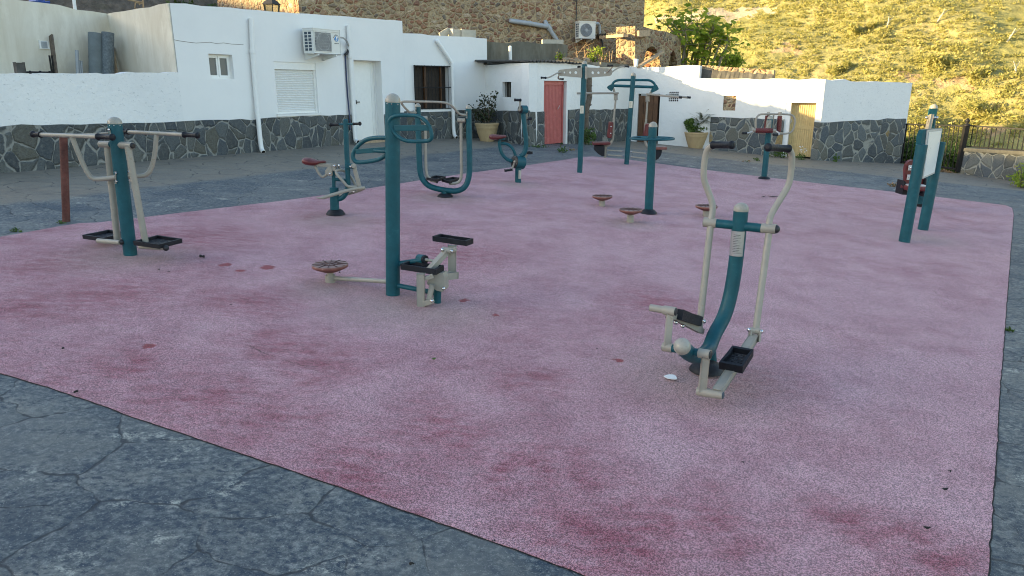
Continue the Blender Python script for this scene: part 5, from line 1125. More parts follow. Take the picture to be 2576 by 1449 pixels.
m = d.mb(); m.bar(d.p(1838, 880, sY-0.10, kF), d.p(1790, 1090, sY-0.12, kF), d.w(92, sp, kF), 0.035, None, 0.006); d.part('link_arm', 'beige_paint', m)
m = d.mb(); m.bar(d.p(1668, 715, nY, kF), d.p(1672, 1210, nY, kF), d.w(112, sp, kF), 0.055, Vector((0, 1, 0)), 0.006); pp_ = d.part('pedal_post', 'beige_paint', m)
m = d.mb(); m.bar(d.p(1668, 1200, nY, kF), d.p(1672, 1222, nY, kF), d.w(114, sp, kF), 0.056, Vector((0, 1, 0)), 0.003); d.part('rusty_foot', 'rusty_steel', m, pp_)
m = d.mb(); m.bar(d.p(1722, 1150, nY, kF), d.p(1845, 1110, nY-0.02, kF), d.w(95, sp, kF), 0.05, None, 0.006); d.part('link_lug', 'beige_paint', m)
m = d.mb(); m.bar(d.p(1730, 790, nY, kF), d.p(1850, 745, nY, kF), d.w(60, sp, kF), 0.04, None, 0.006); d.part('link_lug', 'beige_paint', m)
bolts(d, [(1982, 362, fY-0.05), (2125, 386, fY-0.08), (2122, 750, fY-0.08), (2002, 935, sY-0.10), (1833, 1118, nY-0.06)], d.w(26, sp, kF), 0, None, kF)
def flat_pedal(rim, h, depth, under):
    t = tray(d, [d.g(x, y, h, kF) for x, y in rim], depth, 'pedal')
    m = d.mb(); a, b2 = [d.g(x, y, h-depth-0.012, kF) for x, y in under]; m.bar(a, b2, 0.10, 0.016, None, 0.003); q = d.part('pedal_plate', 'beige_paint', m, t)
    for e in (0.08, 0.92):
        m = d.mb(); m.ball(a.lerp(b2, e)-Vector((0, 0.03, 0.012)), 0.013, 8); d.part('bolt', 'steel', m, t)
qn = d.p(1690, 640, nY, kF); hn = qn.z-gz(qn.x, qn.y); qf = d.p(2130, 215, fY, kF); hf = qf.z-gz(qf.x, qf.y)
dN = d.w(82, sp, kF)
flat_pedal([(1364, 575), (1890, 655), (2008, 592), (1480, 523)], hn, dN, [(1470, 600), (1880, 680)])
flat_pedal([(1838, 163), (2340, 235), (2442, 198), (1950, 128)], hf, dN*0.95, [(1935, 185), (2330, 250)])
# ---- (e) air walker
d = Dev('G', 660, 1342, 'air_walker', 'teal U shaped walker with a beige top handle and two hanging foot trays', 'exercise machine', G_EX)
flange(d, (660, 1345), 98, 0.05)
w75 = None
U = [(300, 150, 0.0), (312, 600, 0.0), (322, 950, 0.0), (345, 1090, 0.0), (430, 1195, 0.0), (560, 1238, 0.0), (700, 1262, 0.0), (820, 1270, 0.0), (930, 1215, 0.0), (978, 1080, 0.0), (985, 900, 0.0), (975, 500, 0.0), (968, 172, 0.0)]
m = d.mb(); P3 = [d.p(*q) for q in U]; rU = d.w(37.5, P3[3]); m.tube(P3, rU, 20, smooth=3); uf = d.part('frame_tube', 'teal_paint', m)
for q in ((300, 150), (968, 172)):
    m = d.mb(); c = d.p(*q); m.dome(c, (0, 0, 1), rU*1.03, d.w(40, c)); m.lathe(c-Vector((0, 0, 0.01)), (0, 0, 1), [(rU*1.03, 0), (rU*1.03, 0.012)]); d.part('cap', 'cap_plastic', m, uf)
m = d.mb(); m.cyl(d.p(662, 1338), d.p(640, 1250), d.w(38, P3[3]), 18); d.part('stub_post', 'teal_paint', m)
m = d.mb(); m.tube([d.p(x, y, q) for x, y, q in ((275, 228, -0.04), (200, 232, -0.18), (150, 190, -0.30), (82, 110, -0.38), (95, 85, -0.40), (180, 86, -0.40), (400, 88, -0.40), (660, 95, -0.40), (740, 130, -0.36), (800, 200, -0.24), (850, 258, -0.14), (945, 262, -0.04))], d.w(14.5, P3[0]), 14, smooth=3); hd = d.part('top_handle', 'beige_paint', m)
for q in ((275, 205, -0.05), (948, 260, -0.05)):
    m = d.mb(); m.bar(d.p(q[0], q[1]-48, q[2]), d.p(q[0], q[1]+48, q[2]), d.w(34, P3[0]), 0.01, Vector((1, 0, 0)), 0.003); pl = d.part('clamp_plate', 'beige_paint', m, hd); bolts(d, [(q[0], q[1]-30, q[2]-0.015), (q[0], q[1]+34, q[2]-0.015)], 0.009, 0, pl)
for sl, arm, rim, h0, tube in ((((328, 312, -0.02), (425, 302, 0.02)), [(398, 330), (402, 700), (408, 1020), (432, 1080), (470, 1110)], [(412, 1088), (560, 1110), (668, 1072), (540, 1058)], (420, 1085), ((470, 1125), (555, 1147))),
                            (((925, 335, -0.02), (825, 333, 0.0)), [(870, 350), (872, 750), (876, 1060), (862, 1125), (820, 1162), (715, 1168)], [(612, 1105), (720, 1135), (853, 1088), (760, 1078)], (690, 1120), None)):
    a, b = d.p(*sl[0]), d.p(*sl[1]); m = d.mb(); m.cyl(a, b, d.w(27, a), 18); d.part('axle_sleeve', 'beige_paint', m)
    m = d.mb(); m.tube([d.p(x, y, 0.02) for x, y in arm], d.w(20, a), 14, smooth=2); ar = d.part('pendulum_arm', 'beige_paint', m)
    if tube:
        p0, p1 = d.p(*tube[0], 0.0), d.p(*tube[1], -0.05); m = d.mb(); m.cyl(p0, p1, d.w(18, a), 12); d.part('foot_tube', 'beige_paint', m, ar); m = d.mb(); m.cyl(p1-(p1-p0)*0.03, p1+(p1-p0)*0.06, d.w(19, a), 12); d.part('end_cap', 'black_plastic', m, ar)
    z = d.p(*h0, 0.0); h = z.z-gz(z.x, z.y); tray(d, [d.g(x, y, h) for x, y in rim], 0.045, 'foot_tray', ar, dip=0.25)
# ---- (f) hand and pedal bike
d = Dev('3', 295, 943, 'hand_bike', 'teal sit-down bike with a red seat, hand cranks and black pedals', 'exercise machine', G_EX)
po, a, b, r = d.pole((295, 943), (298, 770), 60, None, name='base_post')
m = d.mb(); m.bar(d.p(312, 905, -0.055), d.p(314, 825, -0.055), d.w(26, a), 0.004, Vector((0.3, -1, 0)), 0); d.part('plaque', 'plaque_metal', m, po)
hc = d.p(300, 745); m = d.mb(); A_, B_ = d.p(262, 742, -0.05), d.p(340, 750, 0.06); m.cyl(A_, B_, d.w(62, hc), 28); hub = d.part('crank_housing', 'teal_paint', m)
dr = (B_-A_).normalized(); m = d.mb(); m.lathe(A_, -dr, [(d.w(60, hc), 0), (d.w(58, hc), 0.012), (d.w(20, hc), 0.016)], 26); d.part('cover_disc', 'black_plastic', m, hub)
for t in (0.3, 1.8, 3.5, 5.0):
    q1, q2 = frame(dr); m = d.mb(); m.ball(A_-dr*0.016+(q1*math.cos(t)+q2*math.sin(t))*d.w(50, hc), 0.007, 8); d.part('bolt', 'steel', m, hub)
m = d.mb(); m.tube([d.p(315, 690, 0.02), d.p(350, 668, 0.02), d.p(375, 600, 0.02), d.p(372, 500, 0.02), d.p(356, 380, 0.02), d.p(345, 270, 0.02)], d.w(23, hc), 18, smooth=3); d.part('crank_column', 'teal_paint', m)
A_, B_ = d.p(318, 238, -0.03), d.p(372, 238, 0.05); m = d.mb(); m.cyl(A_, B_, d.w(39, hc), 24); hh = d.part('hand_crank_housing', 'teal_paint', m)
dr = (B_-A_).normalized(); m = d.mb(); m.lathe(A_, -dr, [(d.w(37, hc), 0), (d.w(36, hc), 0.012), (d.w(10, hc), 0.016)], 22); d.part('cover_disc', 'black_plastic', m, hh)
def crank(arm, gr, dyA, dyG, nm, gm):
    m = d.mb(); a, b = d.p(*arm[0], dyA), d.p(*arm[1], dyA); m.bar(a, b, 0.02, 0.034, None, 0.006); m.ball(a, 0.03, 10); o = d.part('crank_arm', 'beige_paint', m)
    a, b = d.p(*gr[0], dyA), d.p(*gr[1], dyG)
    if nm == 'grip': grip(d, a, b, d.w(12, a), o, 1.2)
    else: m = d.mb(); m.bar(a, b, 0.085, 0.032, None, 0.008); d.part('pedal', 'black_rubber', m, o)
crank(((310, 240), (316, 142)), ((322, 146), (262, 144)), -0.06, -0.13, 'grip', 0)
crank(((378, 250), (382, 330)), ((385, 325), (424, 324)), 0.08, 0.12, 'grip', 0)
crank(((264, 742), (236, 815)), ((232, 818), (172, 828)), -0.08, -0.13, 'pedal', 0)
crank(((345, 745), (385, 665)), ((385, 658), (422, 652)), 0.08, 0.12, 'pedal', 0)
m = d.mb(); m.tube([d.p(240, 738), d.p(190, 722), d.p(140, 670), d.p(118, 600), d.p(114, 535)], d.w(17, hc), 14, smooth=3); d.part('seat_tube', 'teal_paint', m)
m = d.mb(); m.tube([d.p(118, 562), d.p(190, 568), d.p(235, 600), d.p(258, 640), d.p(272, 685)], d.w(14, hc), 12, smooth=3); d.part('brace_tube', 'teal_paint', m)
m = d.mb(); m.bar(d.p(108, 528), d.p(168, 518), 0.10, 0.03, None, 0.006); d.part('seat_bracket', 'teal_paint', m)
saddle(d, [(15, 492, 508), (22, 480, 522), (50, 474, 530), (90, 478, 530), (130, 482, 522), (165, 482, 512), (178, 486, 505), (182, 492, 500)], [0.05, 0.12, 0.16, 0.16, 0.14, 0.11, 0.08, 0.04], name='seat')
# ---- (g) lat plate pole
d = Dev('7', 660, 1422, 'shoulder_wheel_post', 'tall teal post with a beige holed plate and curved hand levers at its top', 'exercise machine', G_EX)
po, a, b, r = d.pole((660, 1422), (719, 104), 65, 34)
m = d.mb(); m.bar(d.p(685, 706, -0.09), d.p(688, 612, -0.09), d.w(44, a), 0.004, Vector((0.0, -1, 0)), 0); d.part('plaque', 'plaque_metal', m, po)
def holed(outline, holes, dy, name):
    N = 14; bm = bmesh.new()
    def ring(pts):
        vs = [bm.verts.new(d.p(x, y, dy)-d.b) for x, y in pts]; return [bm.edges.new((vs[i], vs[(i+1) % len(vs)])) for i in range(len(vs))]
    es = ring(outline)
    for (hx, hy, hr) in holes: es += ring([(hx+hr*0.9*math.cos(t), hy+hr*math.sin(t)) for t in np.linspace(0, 2*math.pi, N, endpoint=False)])
    bmesh.ops.triangle_fill(bm, edges=es, use_beauty=True)
    bm.faces.ensure_lookup_table(); ret = bmesh.ops.extrude_face_region(bm, geom=list(bm.faces)); mv = [g for g in ret['geom'] if isinstance(g, bmesh.types.BMVert)]
    bmesh.ops.translate(bm, verts=mv, vec=(0.0, 0.05, 0)); bmesh.ops.recalc_face_normals(bm, faces=bm.faces)
    me = bpy.data.meshes.new(name); bm.to_mesh(me); bm.free(); me.materials.append(MT['beige_paint']); o = bpy.data.objects.new(name, me); COL.objects.link(o); o.parent = d.root; return o
def arcp(cx, cy, rx, ry, t0, t1, n=6): return [(cx+rx*math.cos(t), cy+ry*math.sin(t)) for t in np.linspace(t0, t1, n)]
holed([(690, 150), (690, 275)]+arcp(432, 214, 36, 38, math.pi/2, math.pi*1.5, 8), [(477, 211, 11), (547, 211, 15), (614, 212, 19)], -0.06, 'holed_plate')
holed([(738, 276), (738, 148)]+arcp(1015, 208, 40, 46, -math.pi/2, math.pi/2, 8), [(820, 214, 18), (888, 214, 16), (966, 212, 13)], -0.06, 'holed_plate')
m = d.mb(); m.bar(d.p(738, 135, -0.09), d.p(738, 290, -0.09), d.w(24, a), 0.02, Vector((0, -1, 0)), 0.003); cp = d.part('clamp_plate', 'beige_paint', m); bolts(d, [(738, 148, -0.11), (735, 280, -0.11)], 0.014, 0, cp)
def lever(pts, g0, g1):
    m = d.mb(); m.tube([d.p(*q) for q in pts], d.w(8.5, a), 12, smooth=2); o = d.part('hand_lever', 'beige_paint', m)
    grip(d, d.p(*g0), d.p(*g1), d.w(10, a), o, 1.3)
lever([(438, 214, -0.07), (395, 214, -0.16), (340, 245, -0.26), (290, 272, -0.34), (250, 275, -0.42)], (252, 276, -0.42), (196, 274, -0.5))
lever([(412, 245, 0.02), (398, 270, 0.10), (405, 288, 0.2), (428, 290, 0.3)], (420, 288, 0.28), (460, 291, 0.38))
lever([(992, 212, -0.07), (1012, 190, -0.16), (1040, 165, -0.26), (1056, 140, -0.33), (1050, 130, -0.38)], (1052, 129, -0.38), (998, 127, -0.48))
lever([(1045, 210, 0.02), (1090, 175, 0.1), (1150, 142, 0.2), (1200, 136, 0.28)], (1198, 136, 0.28), (1250, 140, 0.36))
m = d.mb(); m.bar(d.p(632, 143, 0.12), d.p(672, 143, 0.12), 0.05, 0.05, None, 0.01); d.part('stop_block', 'black_rubber', m)
# ---- (h) double chest press
d = Dev('7', 1225, 1322, 'chest_press', 'teal post with two hanging red seats and beige push bars, before the brown door', 'exercise machine', G_EX)
po, a, b, r = d.pole((1225, 1322), (1309, 244), 58, 34)
m = d.mb(); m.bar(d.p(1275, 640, -0.09), d.p(1280, 558, -0.09), d.w(42, a), 0.004, Vector((0, -1, 0)), 0); d.part('plaque', 'plaque_metal', m, po)
for pts, beam, gus in (([(1290, 302), (1180, 300), (1110, 305), (1070, 328), (1050, 365)], ((1285, 378), (1050, 370)), [(1050, 350), (1010, 372), (993, 388), (1008, 412), (1048, 438), (1062, 410), (1075, 395), (1068, 360)]),
                       ([(1310, 303), (1440, 303), (1510, 305), (1555, 335), (1575, 370)], ((1310, 380), (1560, 388)), [(1545, 372), (1592, 360), (1618, 412), (1590, 430), (1532, 458), (1522, 435), (1545, 400)])):
    m = d.mb(); m.tube([d.p(x, y, 0.0) for x, y in pts], d.w(14, a), 14, smooth=2); d.part('arch_tube', 'teal_paint', m)
    m = d.mb(); m.cyl(d.p(*beam[0]), d.p(*beam[1]), d.w(16, a), 16); d.part('beam_tube', 'teal_paint', m)
    m = d.mb(); m.prism([d.p(x, y, -0.05) for x, y in gus], (0, 0.1, 0)); d.part('pivot_plate', 'teal_paint', m)
def press(k, s):
    def q(x, y, dy=0.0): return d.p(x, y, dy, k)
    return q
def seat_side(L):
    q = d.p
    m = d.mb(); m.bar(q(*L['arm'][0]), q(*L['arm'][1]), d.w(22, a), 0.05, None, 0.005); d.part('swing_arm', 'beige_paint', m)
    m = d.mb(); m.bar(q(*L['br'][0]), q(*L['br'][1]), d.w(40, a), 0.07, Vector((0, 1, 0)), 0.008); d.part('rod_bracket', 'beige_paint', m)
    m = d.mb(); m.cyl(q(*L['rod'][0]), q(*L['rod'][1]), d.w(11, a), 12); d.part('hanger_rod', 'beige_paint', m)
    m = d.mb(); m.bar(q(*L['lb'][0]), q(*L['lb'][1]), d.w(26, a), 0.05, None, 0.006); d.part('rod_bracket', 'beige_paint', m)
    m = d.mb(); m.tube([q(*p_) for p_ in L['fr']], d.w(15, a), 14, smooth=3); d.part('seat_frame', 'beige_paint', m)
    m = d.mb(); 
    for A_, B_ in L['bars']: m = d.mb(); m.cyl(q(*A_), q(*B_), d.w(12, a), 12); hb = d.part('push_bar', 'beige_paint', m)
    for A_, B_ in L['grips']: grip(d, q(*A_), q(*B_), d.w(13, a), hb, 1.1)
    (x0, y0), (x1, y1), w = L['back']; m = d.mb(); c0, c1 = q(x0, y0), q(x1, y1); dr = (c1-c0)
    m.box((c0+c1)/2, dr/2, Vector((d.w(w/2, a), 0, 0)), Vector((0, 0.17, 0)), 0.03); bk = d.part('backrest', 'red_plastic', m)
    bolts(d, L['bk'], 0.018, 0, bk)
    (x0, y0), (x1, y1), w = L['seat']; c0, c1 = q(x0, y0), q(x1, y1)
    m = d.mb(); m.box((c0+c1)/2, (c1-c0)/2, Vector((0, 0.19, 0)), Vector((0, 0, d.w(w/2, a))), 0.02); d.part('seat', L.get('sm', 'red_plastic'), m)
    m = d.mb(); m.prism([q(x, y, -0.13) for x, y in L['box']], (0, 0.26, 0)); d.part('seat_shell', 'black_rubber', m)
    m = d.mb(); m.bar(q(*L['post'][0]), q(*L['post'][1]), d.w(30, a), 0.05, Vector((0, 1, 0)), 0.005); d.part('seat_post', 'beige_paint', m)
    for A_, B_ in L['links']:
        m = d.mb(); m.bar(q(*A_), q(*B_), d.w(19, a), 0.03, None, 0.004); lk = d.part('parallel_link', 'beige_paint', m); bolts(d, [(A_[0], A_[1], -0.03), (B_[0], B_[1], -0.03)], 0.017, 0, lk)
seat_side(dict(arm=((1065, 400), (1092, 490)), br=((1095, 475), (1096, 545)), rod=((1095, 540), (1072, 780)), lb=((1073, 760), (1071, 805)), fr=[(1070, 795), (1066, 900), (1062, 1000), (1045, 1060), (1010, 1090), (960, 1102)],
    bars=(((628, 463, -0.30), (1128, 460, -0.05)),), grips=(), back=((1040, 805), (1015, 1000), 42), bk=[(1040, 864, -0.19), (1035, 946, -0.19)], seat=((815, 1067), (1022, 1062), 30),
    box=((845, 1095), (962, 1095), (960, 1222), (925, 1220), (885, 1195), (843, 1150)), post=((972, 1095), (966, 1240)), links=(((992, 1148), (1180, 1160)), ((992, 1206), (1178, 1220)))))
seat_side(dict(arm=((1530, 440), (1480, 500)), br=((1480, 495), (1480, 560)), rod=((1478, 555), (1462, 790)), lb=((1463, 780), (1460, 830)), fr=[(1458, 815), (1450, 950), (1448, 1040), (1465, 1095), (1500, 1120), (1580, 1130)],
    bars=(((1466, 470, -0.05), (1870, 512, -0.38)), ((1700, 485, 0.05), (1960, 512, 0.12))), grips=(((1862, 511, -0.37), (1892, 514, -0.40)), ((1955, 511, 0.12), (1996, 514, 0.14))), back=((1478, 825), (1455, 990), 52), bk=[], seat=((1500, 1118), (1698, 1120), 34), sm='faded_red_plastic',
    box=((1545, 1150), (1655, 1150), (1645, 1205), (1610, 1255), (1570, 1275), (1545, 1270)), post=((1535, 1130), (1530, 1260)), links=(((1280, 1168), (1458, 1186)), ((1278, 1228), (1456, 1248)))))
# ---- (i) hand wheel post
d = Dev('3', 1555, 1238, 'hand_wheel_post', 'teal post ringed by a flat teal hand wheel, among the three twist discs', 'exercise machine', G_EX)
flange(d, (1555, 1243), 76, 0.06)
po, a, b, r = d.pole((1555, 1238), (1599, 398), 82, 45)
wc = d.p(1590, 516); R_ = d.w(207, wc); m = d.mb(); nrm = (b-a).normalized(); x_, y_ = frame(nrm)
m.tube([wc+(x_*math.cos(t)+y_*math.sin(t))*R_ for t in np.linspace(0, 2*math.pi, 56, endpoint=False)], d.w(10.5, wc), 12, closed=True); hw = d.part('hand_wheel', 'teal_paint', m)
for t in np.linspace(0.4, 0.4+2*math.pi, 4, endpoint=False):
    m = d.mb(); m.cyl(wc+(x_*math.cos(t)+y_*math.sin(t))*R_*0.98, wc+(x_*math.cos(t)+y_*math.sin(t))*r*0.8, d.w(8, wc), 10); d.part('spoke', 'teal_paint', m, hw)
m = d.mb(); m.lathe(wc-nrm*0.03, nrm, [(r*1.15, 0), (r*1.15, 0.06)], 24); d.part('wheel_hub', 'teal_paint', m, hw)
for k, top, rr, base, lab in (('3', (1110, 1070), 97, (1105, 1172), 'red twist disc on a short beige post, farthest left of the hand wheel post'), ('3', (1385, 1200), 110, (1377, 1328), 'red twist disc on a short beige post, right in front of the hand wheel post'), ('4', (430, 372), 57, (426, 430), 'red twist disc half hidden behind the left arm of the elliptical machine')):
    b0 = GH(*uv(k, *base)); t0 = PY(*uv(k, *top), b0.y); r0 = rr/KZ[k][2]/1.59*ppm(t0); tw = thing('twist_disc', b0, lab, 'twist disc', 'twist discs around the hand wheel post')
    m = MB(b0); twist_disc(None, t0, r0, m, None, None); dd = m.build('disc', 'faded_red_plastic', tw); m = MB(b0); disc_ribs(t0, r0, m); m.build('disc_grooves', 'disc_groove', dd)
    m = MB(b0); m.cyl(b0-Vector((0, 0, 0.04)), b0.lerp(t0, 0.52), r0*0.31, 22); pq = m.build('post', 'beige_paint', tw); m = MB(b0); m.cyl(b0.lerp(t0, 0.5), b0.lerp(t0, 0.72), r0*0.2, 16); m.build('neck', 'beige_paint', pq)
# ---- (j) elliptical
d = Dev('E', 790, 1000, 'elliptical_trainer', 'teal and beige elliptical trainer with long swinging arms in the right foreground', 'exercise machine', G_EX)
k4 = '4'
fp0 = d.g(760, 1045); m = d.mb(); rr = d.w(215, fp0)
m.lathe(fp0+Vector((0, 0, 0.018)), (0, 0, 1), [(rr*1.0, 0), (rr*0.98, 0.012), (rr*0.75, 0.05), (rr*0.5, 0.065), (rr*0.3, 0.066)], 26); d.part('base_cover', 'black_rubber', m)
m = d.mb(); m.cyl(d.p(835, 1010), d.p(815, 700, 0.0), d.w(56, fp0), 22); d.part('stub_post', 'teal_paint', m)
def e4(x, y, dy=0.0): return d.p(x, y, dy, k4)
main = [e4(612, 392, 0.15), e4(603, 480, 0.15), e4(590, 620, 0.15), e4(572, 760, 0.14), e4(548, 880, 0.12), e4(518, 970, 0.08), e4(470, 1050, 0.0), d.p(790, 760, -0.10), d.p(700, 840, -0.26), d.p(610, 850, -0.42), d.p(520, 800, -0.58), d.p(455, 722, -0.68)]
m = d.mb(); rm = d.w(38, main[1], k4); m.tube(main, rm, 26, smooth=3); mt_ = d.part('main_tube', 'teal_paint', m)
dr = (main[0]-main[1]).normalized(); m = d.mb(); m.dome(main[0], dr, rm*1.03, d.w(36, main[0], k4)); m.lathe(main[0]-dr*0.012, dr, [(rm*1.03, 0), (rm*1.03, 0.014)]); d.part('cap', 'cap_plastic', m, mt_)
dr = (main[-1]-main[-2]).normalized(); m = d.mb(); m.dome(main[-1], dr, d.w(104, main[-1]), d.w(85, main[-1])); m.lathe(main[-1]-dr*0.02, dr, [(d.w(106, main[-1]), 0), (d.w(106, main[-1]), 0.02)]); d.part('cap', 'cap_plastic', m, mt_)
m = d.mb(); ang = 0; N = 10; vs = []; ca_, cb_ = e4(600, 502, 0.15), e4(588.5, 632, 0.148); dr = (cb_-ca_).normalized(); fw = Vector((-ca_.x, -ca_.y, 0)).normalized(); fw = (fw-dr*fw.dot(dr)).normalized(); sd = fw.cross(dr)
for e in (ca_, cb_):
    for i in range(N+1):
        t = -1.15+1.95*i/N; vs.append(e+(fw*math.cos(t)+sd*math.sin(t))*(rm+0.006))
m.add(vs, [[i, i+1, N+2+i, N+1+i] for i in range(N)], True); d.part('plaque', 'plaque_metal', m, mt_)
# crank
ca0, ca1 = d.p(275, 735, -0.50), d.p(740, 820, -0.66)
m = d.mb(); m.cyl(d.p(330, 748, -0.52), d.p(680, 808, -0.64), d.w(50, ca1), 20); d.part('crank_axle', 'teal_paint', m)
def sleeve(x0, y0, e0, x1, y1, e1, rpx, name='sleeve', mat='beige_paint', parent=None, k='E'):
    m = d.mb(); a_, b_ = d.p(x0, y0, e0, k), d.p(x1, y1, e1, k); m.cyl(a_, b_, d.w(rpx, a_, k), 22); o = d.part(name, mat, m, parent)
    dr = (b_-a_).normalized(); m = d.mb(); m.lathe(b_-dr*0.002, dr, [(d.w(rpx*0.86, a_, k), 0), (d.w(rpx*0.86, a_, k), 0.004), (d.w(rpx*0.4, a_, k), 0.007)], 18); d.part('end_disc', 'black_plastic' if name != 'pedal_axle' else 'slot_blue', m, o); return o
sleeve(340, 748, -0.52, 222, 728, -0.48, 58)
sleeve(668, 808, -0.64, 805, 830, -0.69, 60)
m = d.mb(); m.bar(d.p(272, 735, -0.50), d.p(312, 290, -0.46), d.w(84, ca0), 0.045, Vector((0.1, 1, 0)), 0.006); d.part('crank_arm', 'beige_paint', m)
m = d.mb(); m.bar(d.p(748, 850, -0.665), d.p(706, 1270, -0.66), d.w(88, ca1), 0.045, Vector((0.1, 1, 0)), 0.006); d.part('crank_arm', 'beige_paint', m)
sleeve(235, 278, -0.44, 378, 300, -0.49, 58); sleeve(240, 278, -0.44, 66, 248, -0.38, 46, 'pedal_axle')
sleeve(650, 1275, -0.64, 785, 1302, -0.69, 56); sleeve(775, 1302, -0.69, 962, 1330, -0.75, 52, 'pedal_axle')
# pedal bars
m = d.mb(); m.bar(d.p(300, 330, -0.44), d.p(688, 535, 0.06), 0.045, d.w(58, ca0), None, 0.005); d.part('pedal_bar', 'beige_paint', m)
m = d.mb(); m.bar(d.p(890, 1285, -0.72), d.p(1345, 610, -0.17), d.w(105, ca1), 0.045, None, 0.005); d.part('pedal_bar', 'beige_paint', m)
nn = ((d.p(1345, 610, -0.17)-d.p(890, 1285, -0.72)).normalized())
def onplane(x, y, c, n_):
    r_ = ray(*uv('E', x, y)); o_ = Vector((0, 0, CAMZ)); return o_+r_*((c-o_).dot(n_)/r_.dot(n_))
wx = Vector((0.87, -0.48, 0)).normalized(); pn = nn.cross(wx).normalized(); pn = pn if pn.z > 0 else -pn
cP = d.p(1085, 1010, -0.50)+pn*0.085
tray(d, [onplane(912, 918, cP, pn), onplane(1205, 975, cP, pn), onplane(1340, 762, cP, pn), onplane(1080, 713, cP, pn)], 0.06, 'pedal', None, -pn, dip=0.2)
# left pedal (seen from the side)
pl0, pl1 = d.p(330, 330, -0.44), d.p(690, 520, 0.06); dd_ = (pl1-pl0).normalized(); up = wx.cross(dd_).normalized(); up = up if up.z > 0 else -up
c0 = d.p(400, 262, -0.36); c1 = d.p(645, 352, 0.0)
hw_ = 0.075
tray(d, [c0-wx*hw_, c1-wx*hw_, c1+wx*hw_*0.6, c0+wx*hw_*0.6], 0.075, 'pedal', None, -up, dip=0.3)
bolts(d, [(378, 430, -0.36), (462, 475, -0.24)], 0.017)
# long arms
def arm(lower, upper, dyl, gripp, clev, boltp, rw=18):
    m = d.mb(); a_, b_ = e4(*lower[0]), e4(*lower[1]); m.cyl(a_, b_, d.w(rw, a_, k4), 18); o = d.part('swing_arm', 'beige_paint', m)
    m = d.mb(); m.tube([e4(*q) for q in upper], d.w(rw*0.92, a_, k4), 18, smooth=3); h = d.part('hand_lever', 'beige_paint', m, o)
    grip(d, e4(*gripp[0]), e4(*gripp[1]), d.w(17.5, a_, k4), h, 1.2)
    return o
o = arm([(760, 505, 0.04), (688, 1035, -0.15)], [(758, 490, 0.04), (762, 440, 0.06), (780, 400, 0.08), (830, 320, 0.10), (866, 260, 0.12), (876, 180, 0.13), (882, 110, 0.13), (865, 72, 0.11), (820, 66, 0.05)], 0, ((862, 72, 0.10), (752, 65, -0.06)), None, None)
m = d.mb(); a_, b_ = d.p(1270, 520, 0.36), d.p(1445, 545, 0.32); m.cyl(d.p(1300, 525, -0.145), d.p(1415, 541, -0.175), d.w(36, a_), 14); d.part('clevis_sleeve', 'beige_paint', m, o); bolts(d, [(1285, 521, -0.15), (1432, 543, -0.18)], d.w(26, a_), 0, o)
for x0, y0, x1, y1, e in ((1302, 525, 1290, 632, -0.15), (1412, 541, 1398, 668, -0.18)):
    m = d.mb(); m.bar(d.p(x0, y0, e), d.p(x1, y1, e-0.02), 0.012, 0.05, Vector((0, 1, 0)), 0.002); d.part('clevis_plate', 'beige_paint', m, o)
o = arm([(452, 470, 0.25), (396, 975, 0.10)], [(450, 462, 0.25), (462, 410, 0.27), (463, 365, 0.29), (440, 300, 0.31), (414, 235, 0.32), (415, 170, 0.33), (425, 95, 0.33), (445, 60, 0.31), (490, 50, 0.27)], 0, ((462, 52, 0.29), (567, 52, 0.12)), None, None)
m = d.mb(); m.cyl(d.p(640, 405, 0.10), d.p(715, 420, 0.08), d.w(36, a_), 14); d.part('clevis_sleeve', 'beige_paint', m, o); bolts(d, [(728, 418, 0.07)], d.w(26, a_), 0, o)
m = d.mb(); m.bar(d.p(700, 418, 0.08), d.p(682, 550, 0.06), 0.012, 0.05, Vector((0, 1, 0)), 0.002); d.part('clevis_plate', 'beige_paint', m, o)
m = d.mb(); m.cyl(e4(478, 465, 0.24), e4(725, 492, 0.06), d.w(24, main[0], k4), 20); d.part('cross_tube', 'teal_paint', m)
sleeve(482, 466, 0.235, 415, 458, 0.28, 26, k='4'); o = sleeve(720, 491, 0.065, 796, 496, 0.01, 26, k='4')
m = d.mb(); a_ = e4(794, 496, 0.01); m.ball(a_, d.w(23, a_, k4), 12); d.part('end_cap', 'black_plastic', m, o)
# ---- (k) back massager
d = Dev('I', 445, 1335, 'massage_roller_stand', 'teal post carrying bumpy red massage rollers in a beige loop frame', 'exercise machine', G_EX)
flange(d, (447, 1338), 105, 0.05)
po, a, b, r = d.pole((447, 1330), (562, 208), 105, 58)
m = d.mb(); m.tube([d.p(x, y, q) for x, y, q in ((300, 260, 0.06), (305, 190, 0.06), (360, 128, 0.08), (450, 122, 0.08), (700, 124, 0.08), (900, 126, 0.08), (985, 145, 0.08), (1030, 220, 0.08), (1020, 330, 0.08), (980, 450, 0.08), (890, 492, 0.08), (600, 492, 0.08), (400, 488, 0.08), (310, 455, 0.06), (297, 380, 0.06))], d.w(17, a), 14, closed=True, smooth=2); lf = d.part('loop_frame', 'beige_paint', m)
m = d.mb(); m.cyl(d.p(630, 130, 0.08), d.p(603, 488, 0.08), d.w(15, a), 12); d.part('frame_upright', 'beige_paint', m, lf)
